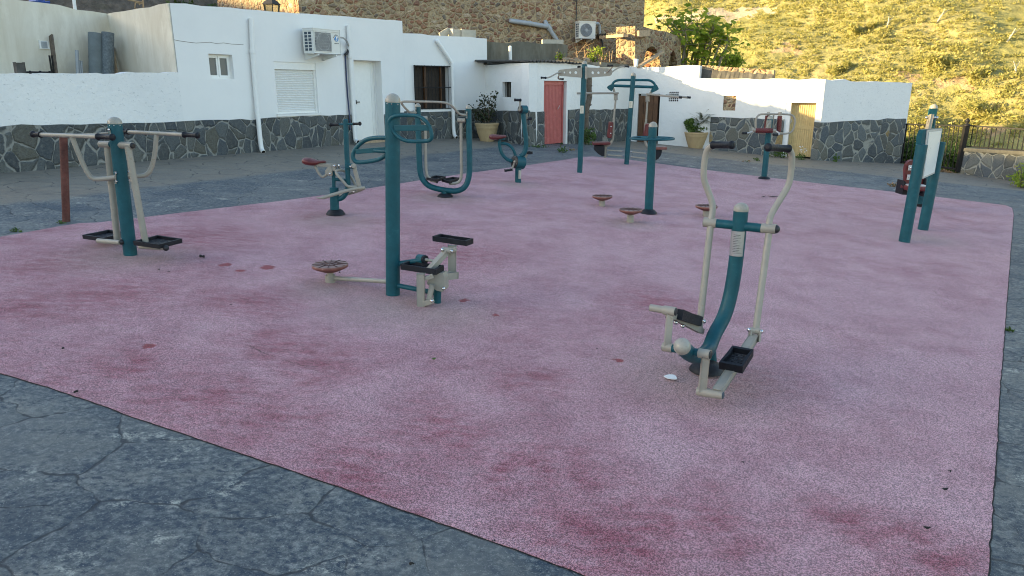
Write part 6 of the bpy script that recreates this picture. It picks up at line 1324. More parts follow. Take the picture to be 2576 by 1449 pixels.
def roller(A_, B_, rp_, ends, dyA, dyB):
    a_, b_ = d.p(*A_, dyA), d.p(*B_, dyB); rr_ = d.w(rp_, a_); m = d.mb(); m.cyl(a_, b_, rr_, 20); dr = (b_-a_); L = dr.length; dr.normalize(); q1, q2 = frame(dr)
    for i in range(9):
        for k in range(8):
            t = k*math.pi/4+(i % 2)*0.39; m.ball(a_+dr*L*(i+0.5)/9+(q1*math.cos(t)+q2*math.sin(t))*rr_, rr_*0.17, 6)
    o = d.part('massage_roller', 'red_plastic', m)
    for (x0, y0, x1, y1) in ends: m = d.mb(); m.cyl(d.p(x0, y0, dyA), d.p(x1, y1, dyA), rr_*0.78, 16); d.part('roller_sleeve', 'beige_paint', m, o)
roller((746, 158), (722, 452), 41, [(750, 88, 747, 150)], 0.05, 0.05); roller((512, 150), (480, 420), 36, [(532, 88, 528, 150)], 0.12, 0.12)
roller((292, 428), (606, 433), 43, [], -0.16, -0.18)
m = d.mb(); m.cyl(d.p(230, 420, -0.14), d.p(292, 426, -0.16), d.w(30, a), 16); d.part('roller_sleeve', 'beige_paint', m); m = d.mb(); m.cyl(d.p(604, 433, -0.18), d.p(672, 436, -0.19), d.w(30, a), 16); d.part('roller_sleeve', 'beige_paint', m)
for pts, g_ in (([(245, 440, -0.15), (200, 460, -0.2), (150, 478, -0.25), (110, 480, -0.28)], ((120, 480, -0.28), (48, 480, -0.33))), ([(672, 440, -0.2), (710, 462, -0.25), (740, 490, -0.3), (720, 508, -0.34), (690, 505, -0.37)], ((700, 506, -0.36), (625, 505, -0.42)))):
    m = d.mb(); m.tube([d.p(*q) for q in pts], d.w(13, a), 12, smooth=2); h = d.part('hand_lever', 'bare_metal', m); grip(d, d.p(*g_[0]), d.p(*g_[1]), d.w(21, a), h, 1.1)
m = d.mb(); m.prism([d.p(x, y, -0.10) for x, y in ((502, 240), (590, 240), (582, 395), (480, 395))], (0, 0.02, 0)); pl = d.part('mount_plate', 'beige_paint', m); bolts(d, [(520, 262, -0.11), (562, 262, -0.11)], 0.008, 0, pl)
m = d.mb(); m.tube([d.p(560, 290, -0.10), d.p(525, 320, -0.14), d.p(505, 390, -0.17)], 0.02, 10, smooth=2); d.part('roller_bracket', 'beige_paint', m)
# ---- (m) seat press behind the sign
d = Dev('H', 332, 1030, 'leg_press', 'teal post machine with a red moulded seat, mostly hidden behind the sign', 'exercise machine', G_EX)
po, a, b, r = d.pole((332, 1030), (470, 76), 70, 38)
m = d.mb(); m.cyl(d.p(332, 1034)-Vector((0, 0, 0.03)), d.p(336, 1000), r*1.15, 20); d.part('base_cover', 'black_rubber', m)
m = d.mb(); m.bar(d.p(444, 145, -0.12), d.p(405, 330, -0.20), d.w(52, a), 0.05, None, 0.006); ar = d.part('hanger_arm', 'beige_paint', m); m = d.mb(); m.bar(d.p(446, 140, -0.125), d.p(425, 230, -0.165), 0.012, 0.055, None, 0.002); d.part('arm_rib', 'beige_paint', m, ar)
m = d.mb(); m.cyl(d.p(402, 168, -0.1), d.p(500, 170, -0.1), 0.015, 10); ab = d.part('axle_bolt', 'steel', m, ar)
for x in (402, 478, 502): m = d.mb(); m.ball(d.p(x, 169, -0.1), 0.026, 8); d.part('bolt', 'steel', m, ab)
m = d.mb(); m.prism([d.p(x, y, -0.09) for x, y in ((432, 82), (505, 82), (498, 130), (470, 250), (462, 150), (418, 148), (425, 120))], (0, 0.03, 0)); d.part('top_bracket', 'teal_paint', m)
out = arcp(268, 680, 75, 98, math.pi, math.pi*1.5, 6)+[(300, 590), (345, 640), (385, 720), (388, 790), (365, 830), (215, 830), (193, 790)]
m = d.mb(); m.prism([d.p(x, y, -0.28) for x, y in out], (0.0, 0.07, 0.01)); bk = d.part('backrest', 'red_plastic', m)
for q in ((250, 655), (237, 746)):
    m = d.mb(); c_ = d.p(*q, -0.31); m.box(c_, (0.045, 0, 0), (0, 0.012, 0), (0, 0, 0.05), 0.004); pq = d.part('fixing_plate', 'bare_metal', m, bk); bolts(d, [(q[0], q[1], -0.33)], 0.02, 0, pq)
m = d.mb(); c0, c1 = d.p(192, 848, -0.4), d.p(390, 850, -0.4); m.box((c0+c1)/2, (c1-c0)/2, (0, 0.18, 0), (0, 0, d.w(22, a)), 0.03); d.part('seat', 'red_plastic', m)
m = d.mb(); m.box((c0+c1)/2+Vector((0, 0, d.w(24, a))), (c1-c0)*0.42, (0, 0.14, 0), (0, 0, d.w(7, a)), 0.01); d.part('seat_pad', 'bare_metal', m)
m = d.mb(); m.prism([d.p(x, y, -0.35) for x, y in ((190, 780), (205, 800), (222, 918), (165, 915), (168, 895))], (0.02, 0.3, 0)); d.part('side_shell', 'black_rubber', m)
m = d.mb(); m.prism([d.p(x, y, -0.35) for x, y in ((402, 760), (395, 860), (372, 935), (362, 928), (372, 860), (390, 770))], (0.02, 0.3, 0)); d.part('side_shell', 'black_rubber', m)
m = d.mb(); m.bar(d.p(300, 870, -0.3), d.p(345, 880, 0.0), 0.08, 0.08, None, 0.01); d.part('seat_mount', 'teal_paint', m)
# ---- (l) information sign
d = Dev('H', 185, 1372, 'information_sign', 'teal two post information board with a faded white panel, at the right', 'sign')
p2 = d.g(365, 1255); dY = p2.y-d.Y
po, a, b, r = d.pole((186, 1370), (357, 434), 103, None, name='sign_post'); m = d.mb(); dr = (b-a).normalized(); m.lathe(b, dr, [(r, 0), (r*0.96, 0.005), (r*0.3, 0.006)], 22); d.part('post_lid', 'teal_paint', m, po)
po2, a2, b2, r2 = d.pole((365, 1255), (535, 407), 95, None, dy=dY, name='sign_post'); m = d.mb(); m.lathe(b2, dr, [(r2, 0), (r2*0.96, 0.005), (r2*0.3, 0.006)], 22); d.part('post_lid', 'teal_paint', m, po2)
bx = b2-b; nrm = Vector((-bx.y, bx.x, 0)).normalized(); nrm = nrm if nrm.dot(Vector((-a.x, -a.y, 0))) > 0 else -nrm
f = 0.10; m = d.mb()
TL, TR, BR, BL = d.p(398, 285, f*dY), d.p(545, 272, dY*0.93), d.p(468, 712, dY*0.93), d.p(352, 765, f*dY)
m.prism([TL, TR, BR, BL], -nrm*0.05); pn_ = d.part('board_frame', 'teal_paint', m)
cc = (TL+TR+BR+BL)/4; m = d.mb(); m.prism([cc+(p-cc)*0.985+nrm*0.004 for p in (TL, TR, BR, BL)], nrm*0.012); al = d.part('board_edge', 'bare_metal', m, pn_)
ins = [TL.lerp(TR, 0.10).lerp(BL.lerp(BR, 0.10), 0.055), TR.lerp(TL, 0.06).lerp(BR.lerp(BL, 0.06), 0.055), BR.lerp(BL, 0.06).lerp(TR.lerp(TL, 0.06), 0.045), BL.lerp(BR, 0.06).lerp(TL.lerp(TR, 0.06), 0.045)]
m = d.mb(); m.prism([p+nrm*0.0165 for p in ins], nrm*0.004); d.part('faded_panel', 'faded_board', m, pn_)
m = d.mb(); sd = bx.normalized(); m.prism([d.p(400, 285, f*dY)-sd*0.01, d.p(385, 290, f*dY)-sd*0.05, d.p(362, 340, f*dY)-sd*0.03, d.p(350, 432, f*dY)-sd*0.02, d.p(380, 432, f*dY)], -nrm*0.07); d.part('side_cheek', 'teal_paint', m, pn_)
m = d.mb(); m.prism([d.p(545, 272, dY), d.p(556, 282, dY), d.p(552, 340, dY), d.p(535, 405, dY), d.p(520, 405, dY)], -nrm*0.06); d.part('side_cheek', 'teal_paint', m, pn_)
# ================================================================== PLANTS AND SMALL THINGS
def cloud(c, rad, n, squash=(1, 1, 1), shell=0.45):
    out = []
    for _ in range(n):
        v = rng.normal(size=3); v /= np.linalg.norm(v)+1e-9; r = (shell+(1-shell)*rng.uniform()**0.6); out.append(Vector(c)+Vector((v[0]*rad*r*squash[0], v[1]*rad*r*squash[1], v[2]*rad*r*squash[2])))
    return out
def make_pot(base, rimw, h):
    prof = [(0.56, 0), (0.60, 0.04), (0.62, 0.12), (0.72, 0.30), (0.84, 0.55), (0.90, 0.72), (0.93, 0.74), (0.92, 0.78), (0.97, 0.88), (1.0, 0.92), (1.02, 0.97), (1.0, 1.0), (0.90, 1.0), (0.86, 0.93)]
    m = MB(base); m.lathe(base-Vector((0, 0, 0.02)), (0, 0, 1), [(r*rimw, z*h) for r, z in prof], 40); return m
def potted(base, rw, h, label):
    t = thing('potted_plant', base, label, 'potted plant', 'plants in large pale pots by the houses'); make_pot(base, rw, h).build('pot', 'pot_terracotta', t)
    m = MB(base); m.lathe(base+Vector((0, 0, h*0.9)), (0, 0, 1), [(rw*0.9, 0), (rw*0.5, 0.04), (0.02, 0.05)], 20); m.build('soil', 'soil', t); return t
def pot_at(k, bx, by, rimx, rimy, rimw):
    b = GH(*uv(k, bx, by)); Y = b.y+0.22; t = PY(*uv(k, rimx, rimy), Y); base = Vector((t.x, Y, gz(t.x, Y))); return base, rimw/2/KZ[k][2]/1.59*ppm(t), t.z-base.z
b, rw, h = pot_at('B', 1905, 1140, 1908, 985, 194); t = potted(b, rw, h, 'large pale pot holding a thin dark leaved rose bush, at the white house'); Yp = b.y
m = MB(b); m2 = MB(b); tips = []
for (x0, x1, y1, xm) in ((1895, 1850, 880, 1880), (1905, 1875, 770, 1900), (1915, 1920, 790, 1925), (1920, 1965, 765, 1945), (1925, 1950, 850, 1945), (1890, 1800, 900, 1840), (1900, 1865, 830, 1870), (1888, 1795, 860, 1835)):
    p0 = b+Vector(((x0-1905)*0.002, rng.uniform(-0.1, 0.1), h*0.9)); dy = rng.uniform(-0.2, 0.2); p1 = PY(*uv('B', xm, (985+y1)/2), Yp+dy*0.5); p2 = PY(*uv('B', x1, y1), Yp+dy)
    m.tube([p0, p1, p2], [0.016, 0.012, 0.006], 6, smooth=2)
    for q in np.linspace(0.25, 1.05, 7):
        c = p0.lerp(p1, q*2) if q < 0.5 else p1.lerp(p2, q*2-1); tips += cloud(c, 0.13, 8, (1, 1, 0.7), 0.2)
m.build('stems', 'bark', t); m2.leaves(tips, 0.085, asp=0.65); m2.build('foliage', 'rose_leaf', t)
b, rw, h = pot_at('C', 1675, 1195, 1683, 1058, 188); t = potted(b, rw, h, 'large pale pot with bright green leaves and a wispy palm, at the cottage'); Yp = b.y
m2 = MB(b)
for x, y, r_ in ((1625, 1020, 0.13), (1650, 1040, 0.14), (1690, 1035, 0.16), (1740, 1030, 0.14), (1612, 985, 0.10), (1640, 985, 0.10), (1735, 990, 0.13), (1640, 945+30, 0.08)):
    m2.leaves(cloud(PY(*uv('C', x, y), Yp+rng.uniform(-0.1, 0.1)), r_*1.15, 90, (1, 1, 0.75), 0.2), 0.085, asp=0.75)
m2.build('foliage', 'pot_leaf', t)
m = MB(b); c0 = PY(*uv('C', 1720, 1000), Yp+0.05)
for i in range(110):
    t_ = rng.uniform(0, 6.28); L = rng.uniform(0.35, 0.72); el = rng.uniform(0.2, 1.4); d0 = Vector((math.cos(t_)*math.cos(el), math.sin(t_)*math.cos(el), math.sin(el)))
    o0 = c0+Vector((rng.uniform(-0.1, 0.15), rng.uniform(-0.08, 0.08), rng.uniform(-0.05, 0.12)))
    pts = [o0+d0*L*q-Vector((0, 0, 0.25*L*q*q*1.4)) for q in np.linspace(0, 1, 6)]
    for a_, c_ in zip(pts[:-1], pts[1:]):
        m.add([a_-Vector((0.006, 0, 0)), a_+Vector((0.006, 0, 0)), c_+Vector((0.004, 0, 0)), c_-Vector((0.004, 0, 0))], [[0, 1, 2, 3]])
        for s_ in (-1, 1):
            for kk in range(2):
                e = a_.lerp(c_, kk/2); sd = d0.cross(Vector((0, 0, 1))).normalized()*s_; q = e+sd*0.07+(c_-a_)*0.9-Vector((0, 0, 0.02)); m.add([e, e+(c_-a_)*0.2, q], [[0, 1, 2]])
m.build('palm_fronds', 'palm_leaf', t)
# dry trunk against the shed
pts = [W3b.px('7', x, y, 0.10) for x, y in ((720, 1075), (724, 1000), (735, 900), (742, 800), (738, 730), (752, 620), (775, 540), (785, 470), (772, 400), (780, 300), (772, 240))]
m = MB(pts[0]); m.tube(pts, [d_*1.0 for d_ in (0.09, 0.085, 0.08, 0.075, 0.075, 0.08, 0.085, 0.075, 0.085, 0.08, 0.075)], 12, smooth=2)
for x, y, x2, y2 in ((790, 510, 800, 500), (790, 600, 785, 610), (785, 370, 812, 372), (780, 470, 800, 440), (760, 680, 775, 690)): m.tube([W3b.px('7', x, y, 0.14), W3b.px('7', x2, y2, 0.2)], [0.04, 0.02], 8)
tr = thing('dead_tree', pts[0], 'gnarled bare grey trunk growing up the shed wall right of the red door', 'trunk'); o = m.build('trunk', 'bark', tr)
# weeds and bushes
def weed(p, r_, n, mat, label, cat='weed', squash=(1, 1, 0.8), size=0.07, group='weeds growing along the walls', name='weed'):
    t = thing(name, p, label, cat, group); m = MB(p)
    for _ in range(5):
        e = p+Vector((rng.uniform(-r_, r_)*0.6*squash[0], rng.uniform(-r_, r_)*0.4*squash[1], r_*squash[2]*rng.uniform(0.5, 1.3))); m.tube([p-Vector((0, 0, 0.02)), p.lerp(e, 0.6)+Vector((0, 0, 0.03)), e], [0.006, 0.005, 0.003], 5)
    m.build('stems', 'weed_leaf', t)
    m = MB(p); m.leaves([q if q.z > gz(q.x, q.y)+0.005 or True else q for q in cloud(p+Vector((0, 0, r_*squash[2]*0.8)), r_, n, squash, 0.2)], size, asp=0.55); m.build('leaves', mat, t); return t
weed(GH(*uv('7', 765, 1082)), 0.28, 220, 'weed_leaf', 'leafy green bush at the foot of the gnarled bare trunk', 'bush', (0.9, 0.7, 1.1), 0.09, None, 'bush')
weed(GH(*uv('7', 455, 1178)), 0.14, 60, 'weed_leaf', 'small grassy tuft standing out on the paving before the red door', squash=(1, 1, 0.6))
weed(GH(*uv('7', 160, 1118)), 0.30, 70, 'weed_leaf', 'low flat strip of weeds at the shed wall left of the red door', squash=(1.1, 0.4, 0.12), size=0.05)
weed(GH(*uv('7', 560, 1155)), 0.16, 30, 'dry_leaf', 'brownish dead tuft on the paving right of the grassy tuft', squash=(1, 0.6, 0.25), size=0.05)
weed(GH(*uv('7', 445, 1084)), 0.05, 20, 'weed_leaf', 'tiny sprout in the corner beside the red door', squash=(1, 1, 0.8), size=0.04)
t = weed(GH(*uv('I', 780, 940)), 0.24, 200, 'weed_leaf', 'leafy weed clump against the white jamb left of the yellow door', squash=(1.3, 0.6, 0.8), size=0.07)
m = MB(t.location); m.leaves([Vector(t.location)+Vector((rng.uniform(-0.5, -0.1), rng.uniform(-0.05, 0.1), rng.uniform(0.02, 0.18))) for _ in range(60)], 0.06); m.build('trailing_leaves', 'weed_leaf', t)
t = weed(GH(*uv('I', 1135, 975)), 0.13, 80, 'weed_leaf', 'weed with small white flowers in front of the yellow door', squash=(1.2, 0.8, 0.9), size=0.06)
m = MB(t.location)
for _ in range(14): m.ball(Vector(t.location)+Vector((rng.uniform(-0.1, 0.14), rng.uniform(-0.1, 0.0), rng.uniform(0.22, 0.42))), 0.014, 6)
m.build('flowers', 'paper', t)
weed(GH(*uv('I', 312, 1000)), 0.10, 50, 'weed_leaf', 'small tuft on the paving left of the massage post', squash=(1.1, 0.8, 0.5), size=0.05)
weed(GH(*uv('I', 120, 1020)), 0.12, 26, 'dry_leaf', 'sparse brown tuft on the paving far left of the massage post', squash=(1.4, 0.8, 0.25), size=0.04)
weed(GH(*uv('5', 1068, 598)), 0.10, 40, 'weed_leaf', 'grass blades at the foot of the flagstone end wall', squash=(0.7, 0.6, 1.2), size=0.08)
weed(GH(*uv('H', 90, 838)), 0.13, 60, 'dry_leaf', 'brown and green dead tuft at the far edge of the pink surface', squash=(1.2, 0.7, 0.35), size=0.06)
weed(GH(2537, 832), 0.035, 40, 'weed_leaf', 'tiny green weed at the right edge of the pink surface', squash=(1, 1.6, 0.4), size=0.03)
weed(GH(40, 583), 0.055, 26, 'weed_leaf', 'low tuft in the joint at the left edge of the pink surface', squash=(1.6, 0.6, 0.25), size=0.04)
weed(GH(155, 562), 0.05, 24, 'weed_leaf', 'small mossy tuft beside the foot of the rusty post', squash=(1.6, 0.7, 0.25), size=0.03)
# brambles behind the gate and shrub at the right edge
def bush(p, r_, n, label, mat='bramble_leaf', squash=(1, 1, 1), size=0.14, name='bush', group='bushes beyond the iron gate'):
    t = thing(name, p, label, 'bush', group); m = MB(p)
    for _ in range(7):
        e = p+Vector((rng.normal()*r_*0.4, rng.normal()*r_*0.3, r_*rng.uniform(0.8, 1.5))); m.tube([p-Vector((0, 0, 0.3)), p.lerp(e, 0.5), e], [0.02, 0.014, 0.006], 5)
    m.build('stems', 'bark', t); m = MB(p)
    for _ in range(9):
        c = p+Vector((rng.normal()*r_*0.4*squash[0], rng.normal()*r_*0.4*squash[1], r_*squash[2]*rng.uniform(0.1, 1.0))); m.leaves(cloud(c, r_*0.45, n//9, (1, 1, 0.8), 0.3), size, asp=0.5)
    m.build('foliage', mat, t); return t
for (x, y, Yd, r_, n, lb) in ((410, 800, 0.9, 0.75, 700, 'dark bramble behind the hinge side of the iron gate'), (540, 820, 1.0, 0.65, 500, 'dark bramble behind the middle of the iron gate, beside the sign'), (1020, 950, 0.9, 0.65, 600, 'bramble behind the gate, right of the sign posts'), (1190, 960, 1.0, 0.65, 600, 'bramble with long blades behind the latch post of the gate')):
    q = WG.px('N', x, y+170, -Yd); bush(Vector((q.x, q.y, q.z-0.15)), r_, n, lb)
m = None
q = WG.px('N', 1120, 1000, -1.0); t = thing('tall_grass', q, 'long green grass blades showing through the right half of the gate', 'grass clump'); m = MB(q)
for _ in range(160):
    p = q+Vector((rng.uniform(-0.7, 0.6), rng.uniform(-0.3, 0.3), -0.3)); L = rng.uniform(0.7, 1.25); tt = rng.uniform(0, 6.28); sd = Vector((math.cos(tt), math.sin(tt), 0)); pts = [p+Vector((0, 0, L*s_))+sd*L*0.5*s_*s_ for s_ in (0, 0.4, 0.75, 1)]
    w_ = Vector((0.014, 0, 0))
    for i in range(3): m.add([pts[i]-w_*(1-i/3.2), pts[i]+w_*(1-i/3.2), pts[i+1]+w_*(1-(i+1)/3.2), pts[i+1]-w_*(1-(i+1)/3.2)], [[0, 1, 2, 3]])
m.build('blades', 'bramble_leaf', t)
q = PY(2590, 400, F2.y-1.2); bush(Vector((q.x, q.y, gz(q.x, q.y))), 0.55, 420, 'yellow green shrub cut off by the right edge of the view', 'roof_leaf', (0.8, 0.8, 1.0), 0.10, 'shrub', None)
# leaf litter at the gate foot
m = MB(); 
for _ in range(420):
    s_ = rng.uniform(0.35, 1.0); c = WG.pt(WG.L*s_, 0, rng.uniform(0.0, 0.4)**1.0); c.z = gz(c.x, c.y)+0.006+rng.uniform(0, 0.02); m.leaves([c], 0.05, asp=0.7)
o = m.build('leaf_litter', 'dry_leaf'); o['kind'] = 'stuff'
# plants and rubbish on the shed roof
q = W3b.px('C', 870, 520, -0.5); bush(q, 0.33, 260, 'bright yellow green sapling growing on the shed roof', 'roof_leaf', (0.7, 0.6, 1.7), 0.09, 'roof_sapling', 'plants growing on the shed roof')
q = W3b.px('C', 588, 472, -1.2); bush(q, 0.2, 90, 'little green plant growing on the corrugated edge of the shed roof', 'roof_leaf', (1, 0.6, 0.7), 0.08, 'roof_plant', 'plants growing on the shed roof')
q = W3b.px('C', 945, 500, -0.6); t = thing('dry_stalks', q, 'fan of dry brown stalks on the shed roof beside the yellow sapling', 'dry plant', 'plants growing on the shed roof'); m = MB(q)
for x, y, x2, y2 in ((900, 500, 885, 412), (910, 500, 900, 405), (920, 500, 930, 420), (930, 500, 912, 430), (940, 500, 960, 425), (985, 500, 980, 412), (1000, 500, 1006, 408), (960, 500, 940, 440), (915, 505, 925, 395), (1002, 500, 996, 430)): m.tube([W3b.px('C', x, y, -0.6+rng.uniform(-0.2, 0.2)), W3b.px('C', x2, y2, -0.6)], [0.014, 0.008], 5)
m.build('stalks', 'dry_stalk', t)
q = W3b.px('C', 740, 500, -0.9); t = thing('dead_plant', q, 'tangle of dry pinkish stems and stones heaped on the shed roof', 'dry plant', 'plants growing on the shed roof'); m = MB(q)
for _ in range(7):
    x = rng.uniform(640, 830); p = W3b.px('C', x, 500, -0.9); m.tube([p, p+Vector((rng.normal()*0.15, 0, rng.uniform(0.2, 0.5))), p+Vector((rng.normal()*0.3, 0, rng.uniform(0.3, 0.7)))], [0.01, 0.007, 0.004], 5)
m.build('stems', 'dry_stalk', t); m = MB(q)
for _ in range(26):
    x = rng.uniform(600, 840); p = W3b.px('C', x, rng.uniform(478, 505), -0.7+rng.uniform(-0.2, 0.2)); s_ = rng.uniform(0.05, 0.14)
    m.box(p, Vector((s_, s_*0.3, 0)), Vector((-s_*0.2, s_, 0.02)), Vector((0, 0.02, s_*0.7)), s_*0.3)
m.build('stones', 'rubble_stone_small', t); m = MB(q)
m.leaves([W3b.px('C', rng.uniform(600, 850), rng.uniform(470, 510), -0.75) for _ in range(160)], 0.08); m.build('dry_leaves', 'dry_leaf', t)
# fig tree
q = PY(*uv('C', 1730, 560), 29.2); fig = thing('fig_tree', Vector((q.x, q.y, gz(q.x, q.y)-0.6)), 'bright sunlit fig tree with many slender stems beside the ruin', 'tree'); m = MB(fig.location); ml = MB(fig.location)
stems = [(1560, 520, 1600, 330, 1590, 230), (1590, 520, 1620, 380, 1640, 190), (1630, 520, 1680, 350, 1690, 160), (1655, 520, 1700, 400, 1760, 270), (1690, 520, 1700, 420, 1720, 230), (1730, 520, 1790, 350, 1830, 190), (1760, 520, 1800, 420, 1790, 300), (1800, 520, 1850, 420, 1880, 300), (1838, 520, 1880, 450, 1950, 330), (1850, 515, 1930, 400, 1935, 220), (1570, 520, 1500, 260, 1440, 200), (1610, 520, 1550, 280, 1500, 190), (1690, 520, 1640, 300, 1560, 190), (1720, 500, 1760, 330, 1810, 240), (1590, 500, 1560, 380, 1570, 300)]
tips = []
for i, (x0, y0, x1, y1, x2, y2) in enumerate(stems):
    Y0 = 29.0+rng.uniform(-0.4, 1.2); p0, p1, p2 = PY(*uv('C', x0, y0), Y0), PY(*uv('C', x1, y1), Y0+rng.uniform(-0.5, 0.5)), PY(*uv('C', x2, y2), Y0+rng.uniform(-0.8, 0.8))
    base = Vector((p0.x, p0.y, gz(p0.x, p0.y)-0.6)); m.tube([base, p0, p1, p2], [0.06, 0.05, 0.035, 0.015], 8, smooth=2)
    for s_ in np.linspace(0.25, 1.0, 6):
        c = p1.lerp(p2, s_) if s_ > 0.35 else p0.lerp(p1, 0.6+s_)
        for _ in range(2):
            e = c+Vector((rng.normal()*0.30, rng.normal()*0.35, rng.normal()*0.22+0.1)); m.tube([c, e], [0.014, 0.006], 5); tips.append(e)
m.build('trunk', 'fig_bark', fig)
def fig_leaf(m, p, size):
    dn = Vector((rng.normal()*0.6, rng.normal()*0.6-0.25, abs(rng.normal())+0.5)).normalized(); a, b_ = frame(dn); t = rng.uniform(0, 6.28); a, b_ = a*math.cos(t)+b_*math.sin(t), b_*math.cos(t)-a*math.sin(t); z = size*rng.uniform(0.7, 1.25)
    pr_ = [(0, 0, 0), (0.18, 0.30, -0.03), (0.42, 0.46, -0.08), (0.46, 0.22, 0), (0.78, 0.34, -0.08), (0.72, 0.10, 0), (1.0, 0, -0.12), (0.72, -0.10, 0), (0.78, -0.34, -0.08), (0.46, -0.22, 0), (0.42, -0.46, -0.08), (0.18, -0.30, -0.03)]
    m.add([p+(a*x+b_*y+dn*w_)*z for x, y, w_ in pr_], [[0, 1, 2, 3], [0, 3, 4, 5], [0, 5, 6, 7], [0, 7, 8, 9], [0, 9, 10, 11]])
for e in tips:
    for _ in range(3): fig_leaf(ml, e+Vector((rng.normal()*0.16, rng.normal()*0.16, rng.normal()*0.13)), 0.27)
for x, y in ((1840, 460), (1660, 470), (1680, 440), (1620, 400), (1610, 450), (1700, 460), (1590, 360)):
    c = PY(*uv('C', x, y), 29.0)
    for _ in range(11): fig_leaf(ml, c+Vector((rng.normal()*0.22, rng.normal()*0.3, rng.normal()*0.18)), 0.26)
ml.build('crown', 'fig_leaf', fig)
for i, (x, y) in enumerate(((1930, 505), (1975, 510))):
    q = PY(*uv('C', x, y+20), 27.0); q.z -= 0.2; bush(q, 0.45, 200, ('low sunlit sapling right of the fig tree, nearer to it', 'low sunlit sapling right of the fig tree, farther from it')[i], 'fig_leaf', (0.8, 0.6, 1.2), 0.16, 'sapling', 'saplings beside the fig tree')
# hillside scrub
def scrub(name, pts, sizes, leaves, mat, lsize):
    N = len(pts); K = leaves; tot = N*K
    ctr = np.repeat(pts, K, 0); sz = np.repeat(sizes, K)
    v = rng.normal(size=(tot, 3)); v /= np.linalg.norm(v, axis=1)[:, None]; rr = 0.25+0.75*rng.uniform(size=tot)**0.55
    off = v*rr[:, None]*sz[:, None]*np.array([1.1, 1.1, 0.5]); off[:, 2] = np.abs(off[:, 2])*0.95
    p = ctr+off+np.array([0, 0, 0.0])
    n = rng.normal(size=(tot, 3)); n[:, 2] = np.abs(n[:, 2])+0.35; n += v*0.6; n /= np.linalg.norm(n, axis=1)[:, None]
    a = np.cross(n, rng.normal(size=(tot, 3))); a /= np.linalg.norm(a, axis=1)[:, None]; b = np.cross(n, a)
    L = (lsize*rng.uniform(0.6, 1.4, tot)*np.sqrt(sz))[:, None]
    q = np.stack([p, p+a*L*0.4+b*L*0.28, p+a*L, p+a*L*0.4-b*L*0.28], 1).reshape(-1, 3)
    me = bpy.data.meshes.new(name); me.vertices.add(tot*4); me.vertices.foreach_set('co', q.ravel().astype(np.float32)); me.loops.add(tot*4); me.loops.foreach_set('vertex_index', np.arange(tot*4, dtype=np.int32)); me.polygons.add(tot); me.polygons.foreach_set('loop_start', np.arange(0, tot*4, 4, dtype=np.int32)); me.polygons.foreach_set('loop_total', np.full(tot, 4, np.int32))
    me.update(calc_edges=True); me.validate(); me.materials.append(MT[mat]); o = bpy.data.objects.new(name, me); COL.objects.link(o); o['kind'] = 'stuff'; return o
P_, S_ = [], []
Xc = rng.uniform(0, 110, 44000); Yc = rng.uniform(58, 150, 44000); dens = vnoise(Xc, Yc, 14, 21)+0.5*vnoise(Xc, Yc, 4, 22); Zc = terrain(Xc, Yc)
for x, y, z, dn in zip(Xc, Yc, Zc, dens):
    if len(P_) > 19000: break
    if abs(x/y) > 0.86 or x/y < 0.10 or rng.uniform() > np.clip(0.80+dn*0.7, 0.25, 1): continue
    if on_cliff(Vector((x, y, z+0.2))): 
        if rng.uniform() > 0.10: continue
    s_ = rng.uniform(0.18, 0.50)*(1+0.9*max(0, dn)); 
    if rng.uniform() < 0.07: s_ *= 1.9
    P_.append((x, y, z)); S_.append(s_)
P_ = np.array(P_); S_ = np.array(S_)
scrub('hillside_scrub', P_, S_, 34, 'scrub_leaf', 0.30)
# a few big bushes and bare white branches stand out on the slope
X2 = rng.uniform(-40, -12, 900); Y2 = rng.uniform(32, 60, 900); Z2 = terrain(X2, Y2); keep = vnoise(X2, Y2, 6, 31) > 0.02
scrub('rocky_hill_scrub', np.stack([X2, Y2, Z2], 1)[keep][:320], rng.uniform(0.3, 0.9, keep.sum())[:320], 60, 'dark_scrub_leaf', 0.30)
def on_hill(u, v):
    r_ = ray(u, v); o_ = Vector((0, 0, CAMZ))
    for s_ in np.arange(50, 170, 0.5):
        p = o_+r_*s_
        if p.z < float(terrain(p.x, p.y)): return p
    return None
for i, (u, v, lb) in enumerate(((2355, 55, 'bleached dead branch high on the hillside scrub'), (2228, 72, 'bleached dead branch on the hillside left of the other high one'), (2530, 105, 'bleached dead branch on the hillside near the right edge'), (2555, 190, 'bleached dead branch low on the hillside at the right edge'))):
    p = on_hill(u, v)
    if p is None: continue
    m = MB(p); e = p+Vector((rng.normal()*0.4, -0.4, 1.2)); m.tube([p-Vector((0, 0, 0.2)), p.lerp(e, 0.5)+Vector((0.12, 0, 0)), e], [0.09, 0.07, 0.03], 6); m.tube([p.lerp(e, 0.4), p.lerp(e, 0.9)+Vector((0.5, 0, 0.1))], [0.06, 0.02], 6); tag(m.build('dead_branch', 'cinder_block', None, p), lb, 'dead branch', 'bleached dead branches on the hillside')
for i, (u, v, r_, lb) in enumerate(((2350, 180, 2.4, 'large green bush in the middle of the slope above the gate'), (2480, 300, 2.2, 'large green bush on the slope above the low wall'), (2440, 195, 2.0, 'round green bush high above the low wall on the slope'), (2170, 85, 1.6, 'green bush halfway up the slope above the white end wall'), (2330, 320, 1.4, 'green bush low on the slope just above the gate'), (2110, 180, 1.3, 'green bush just above the white end wall roof'))):
    p = on_hill(u, v)
    if p is None: continue
    bush(p, r_*0.55, 900, lb, 'scrub_leaf', (1.5, 1.2, 1.0), 0.34, 'hillside_bush', 'large bushes on the sunlit hillside')
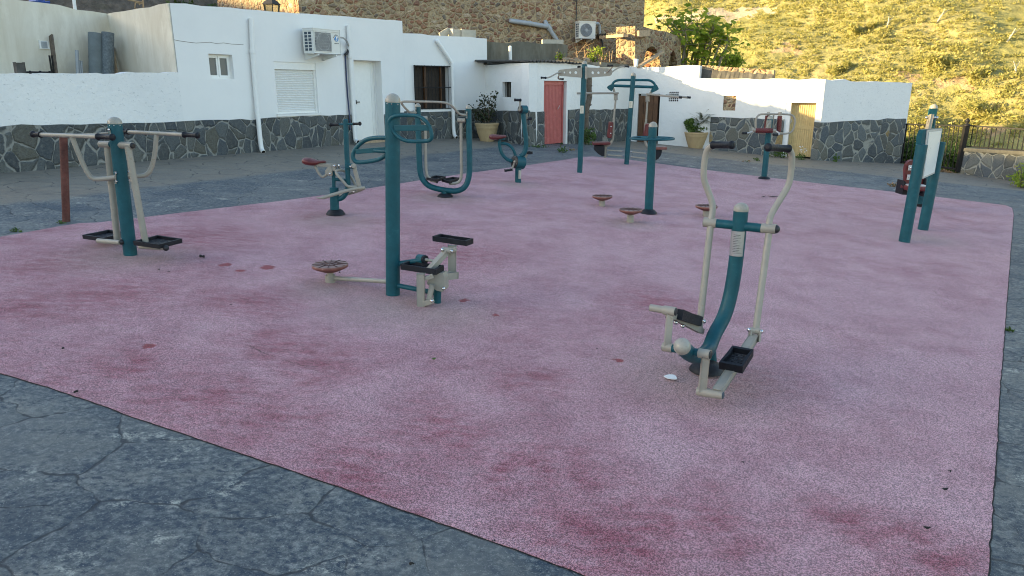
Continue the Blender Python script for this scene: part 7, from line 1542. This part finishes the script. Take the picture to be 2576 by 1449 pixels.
# ================================================================== LITTER ON THE SURFACE
def crumbs(u, v, r_, n, label, mat='leaf_debris', name='dropping', cat='litter', group=None):
    p = GH(u, v); p.z += 0.02; m = MB(p)
    for _ in range(n):
        c = p+Vector((rng.normal()*r_*0.7, rng.normal()*r_*0.7, rng.uniform(0.3, 0.8)*r_)); s_ = r_*rng.uniform(0.45, 0.8); m.lathe(c-Vector((0, 0, s_)), (rng.normal()*0.3, rng.normal()*0.3, 1), [(s_*0.3, 0), (s_, s_*0.5), (s_*0.9, s_), (s_*0.35, s_*1.5)], 7)
    return tag(m.build(name, mat, None, p), label, cat, group)
crumbs(510, 650, 0.022, 6, 'lumpy black clod on the pink surface right of the pendulum machine', group='dark crumbs on the pink surface')
for i, (u, v, r_, lb) in enumerate(((160, 884, 0.012, 'black crumb at the far left of the pink surface'), (193, 994, 0.012, 'black crumb on the near left edge of the pink surface'), (516, 741, 0.009, 'small black crumb below the lumpy clod'), (402, 683, 0.008, 'small black crumb below the foot tray of the pendulum machine'), (426, 688, 0.007, 'tiny black crumb nearest the lumpy clod on its left'), (1035, 1428, 0.010, 'black crumb on the grey paving in the foreground'), (1500, 883, 0.006, 'tiny black crumb left of the elliptical trainer'), (1658, 1142, 0.005, 'tiny crumb in the middle of the near pink surface'), (1870, 1170, 0.006, 'tiny black crumb below the elliptical trainer'), (855, 690, 0.009, 'small black crumb beside the post of the red disc'), (582, 772, 0.006, 'tiny black crumb below the red stains'), (1243, 1370, 0.006, 'tiny dark crumb near the front edge of the pink surface'))):
    crumbs(u, v, r_, 3, lb, group='dark crumbs on the pink surface')
def flat_leaf(u, v, L, W_, ang, label, mat, name='fallen_leaf', cat='leaf', group=None):
    p = GH(u, v); p.z += 0.027; m = MB(p); n = 9; c, s_ = math.cos(ang), math.sin(ang); top = []
    for i in range(n*2):
        t = 2*math.pi*i/(n*2); x, y = L*math.cos(t)*0.5, W_*math.sin(t)*0.5*(1-0.25*math.cos(t)); top.append(p+Vector((x*c-y*s_, x*s_+y*c, 0.006*math.cos(t*2)+0.002)))
    m.prism(top, (0, 0, -0.003)); return tag(m.build(name, mat, None, p), label, cat, group)
for u, v, L, W_, an, lb in ((2375, 1240, 0.05, 0.02, 0.0, 'dark oval leaf near the right edge of the pink surface'), (2330, 1338, 0.05, 0.014, -0.2, 'narrow dark leaf near the bottom right of the pink surface'), (2388, 1195, 0.025, 0.016, 0.3, 'small dark leaf just above the dark oval one'), (1945, 497, 0.30, 0.08, -0.2, 'dark curled leaf on the pink surface before the massage post'), (1920, 497, 0.14, 0.06, 0.4, 'smaller dark scrap beside the curled leaf before the massage post')):
    flat_leaf(u, v, L*0.75, W_*0.75, an, lb, 'leaf_debris', group='dark leaves on the pink surface')
flat_leaf(1092, 910, 0.035, 0.022, 0.4, 'pale green leaf alone on the pink surface below the stepper', 'pot_leaf')
p = GH(*uv('E', 308, 1148)); p.z += 0.026; m = MB(p); S_p = [(228, 1135), (262, 1122), (300, 1115), (345, 1118), (375, 1132), (390, 1158), (385, 1172), (330, 1170), (275, 1162)]
m.prism([GH(*uv('E', x, y))+Vector((0, 0, 0.03)) for x, y in S_p], (0, 0, -0.006)); tag(m.build('white_shard', 'paper', None, p), 'white broken shard lying on the pink surface left of the elliptical base', 'shard')
# ================================================================== LIGHT AND CAMERA
SUN_EL = R(11.5); sdir = Vector((-0.988, -0.150, 0)).normalized(); sdir = Vector((sdir.x*math.cos(SUN_EL), sdir.y*math.cos(SUN_EL), math.sin(SUN_EL)))
lt = bpy.data.lights.new('sun', 'SUN'); lt.energy = 5.0; lt.angle = R(0.55); lt.color = (1.0, 0.75, 0.35); so = bpy.data.objects.new('sun', lt); COL.objects.link(so); so.rotation_euler = sdir.to_track_quat('Z', 'Y').to_euler()
w = bpy.data.worlds.new('World'); SC.world = w; w.use_nodes = True; nt = w.node_tree; bg = nt.nodes['Background']; sk = nt.nodes.new('ShaderNodeTexSky'); sk.sky_type = 'NISHITA'; sk.sun_disc = False; sk.sun_elevation = SUN_EL; sk.sun_rotation = math.atan2(sdir.x, sdir.y); sk.air_density = 1.0; sk.dust_density = 1.0; sk.ozone_density = 0.7
nt.links.new(sk.outputs[0], bg.inputs[0]); bg.inputs[1].default_value = 0.15
cam = bpy.data.cameras.new('camera'); cam.sensor_width = 36; cam.lens = 36*F/2576; cam.clip_end = 2000; co = bpy.data.objects.new('camera', cam); COL.objects.link(co); co.location = (0, 0, CAMZ); co.rotation_euler = (math.pi/2-PITCH, 0, 0); SC.camera = co
vs_ = SC.view_settings; vs_.view_transform = 'Standard'; vs_.look = 'None'; vs_.gamma = 1.0; vs_.exposure = 1.8
SC.cycles.use_denoising = True; SC.cycles.max_bounces = 6; SC.cycles.filter_width = 1.05; SC.cycles.sample_clamp_indirect = 4
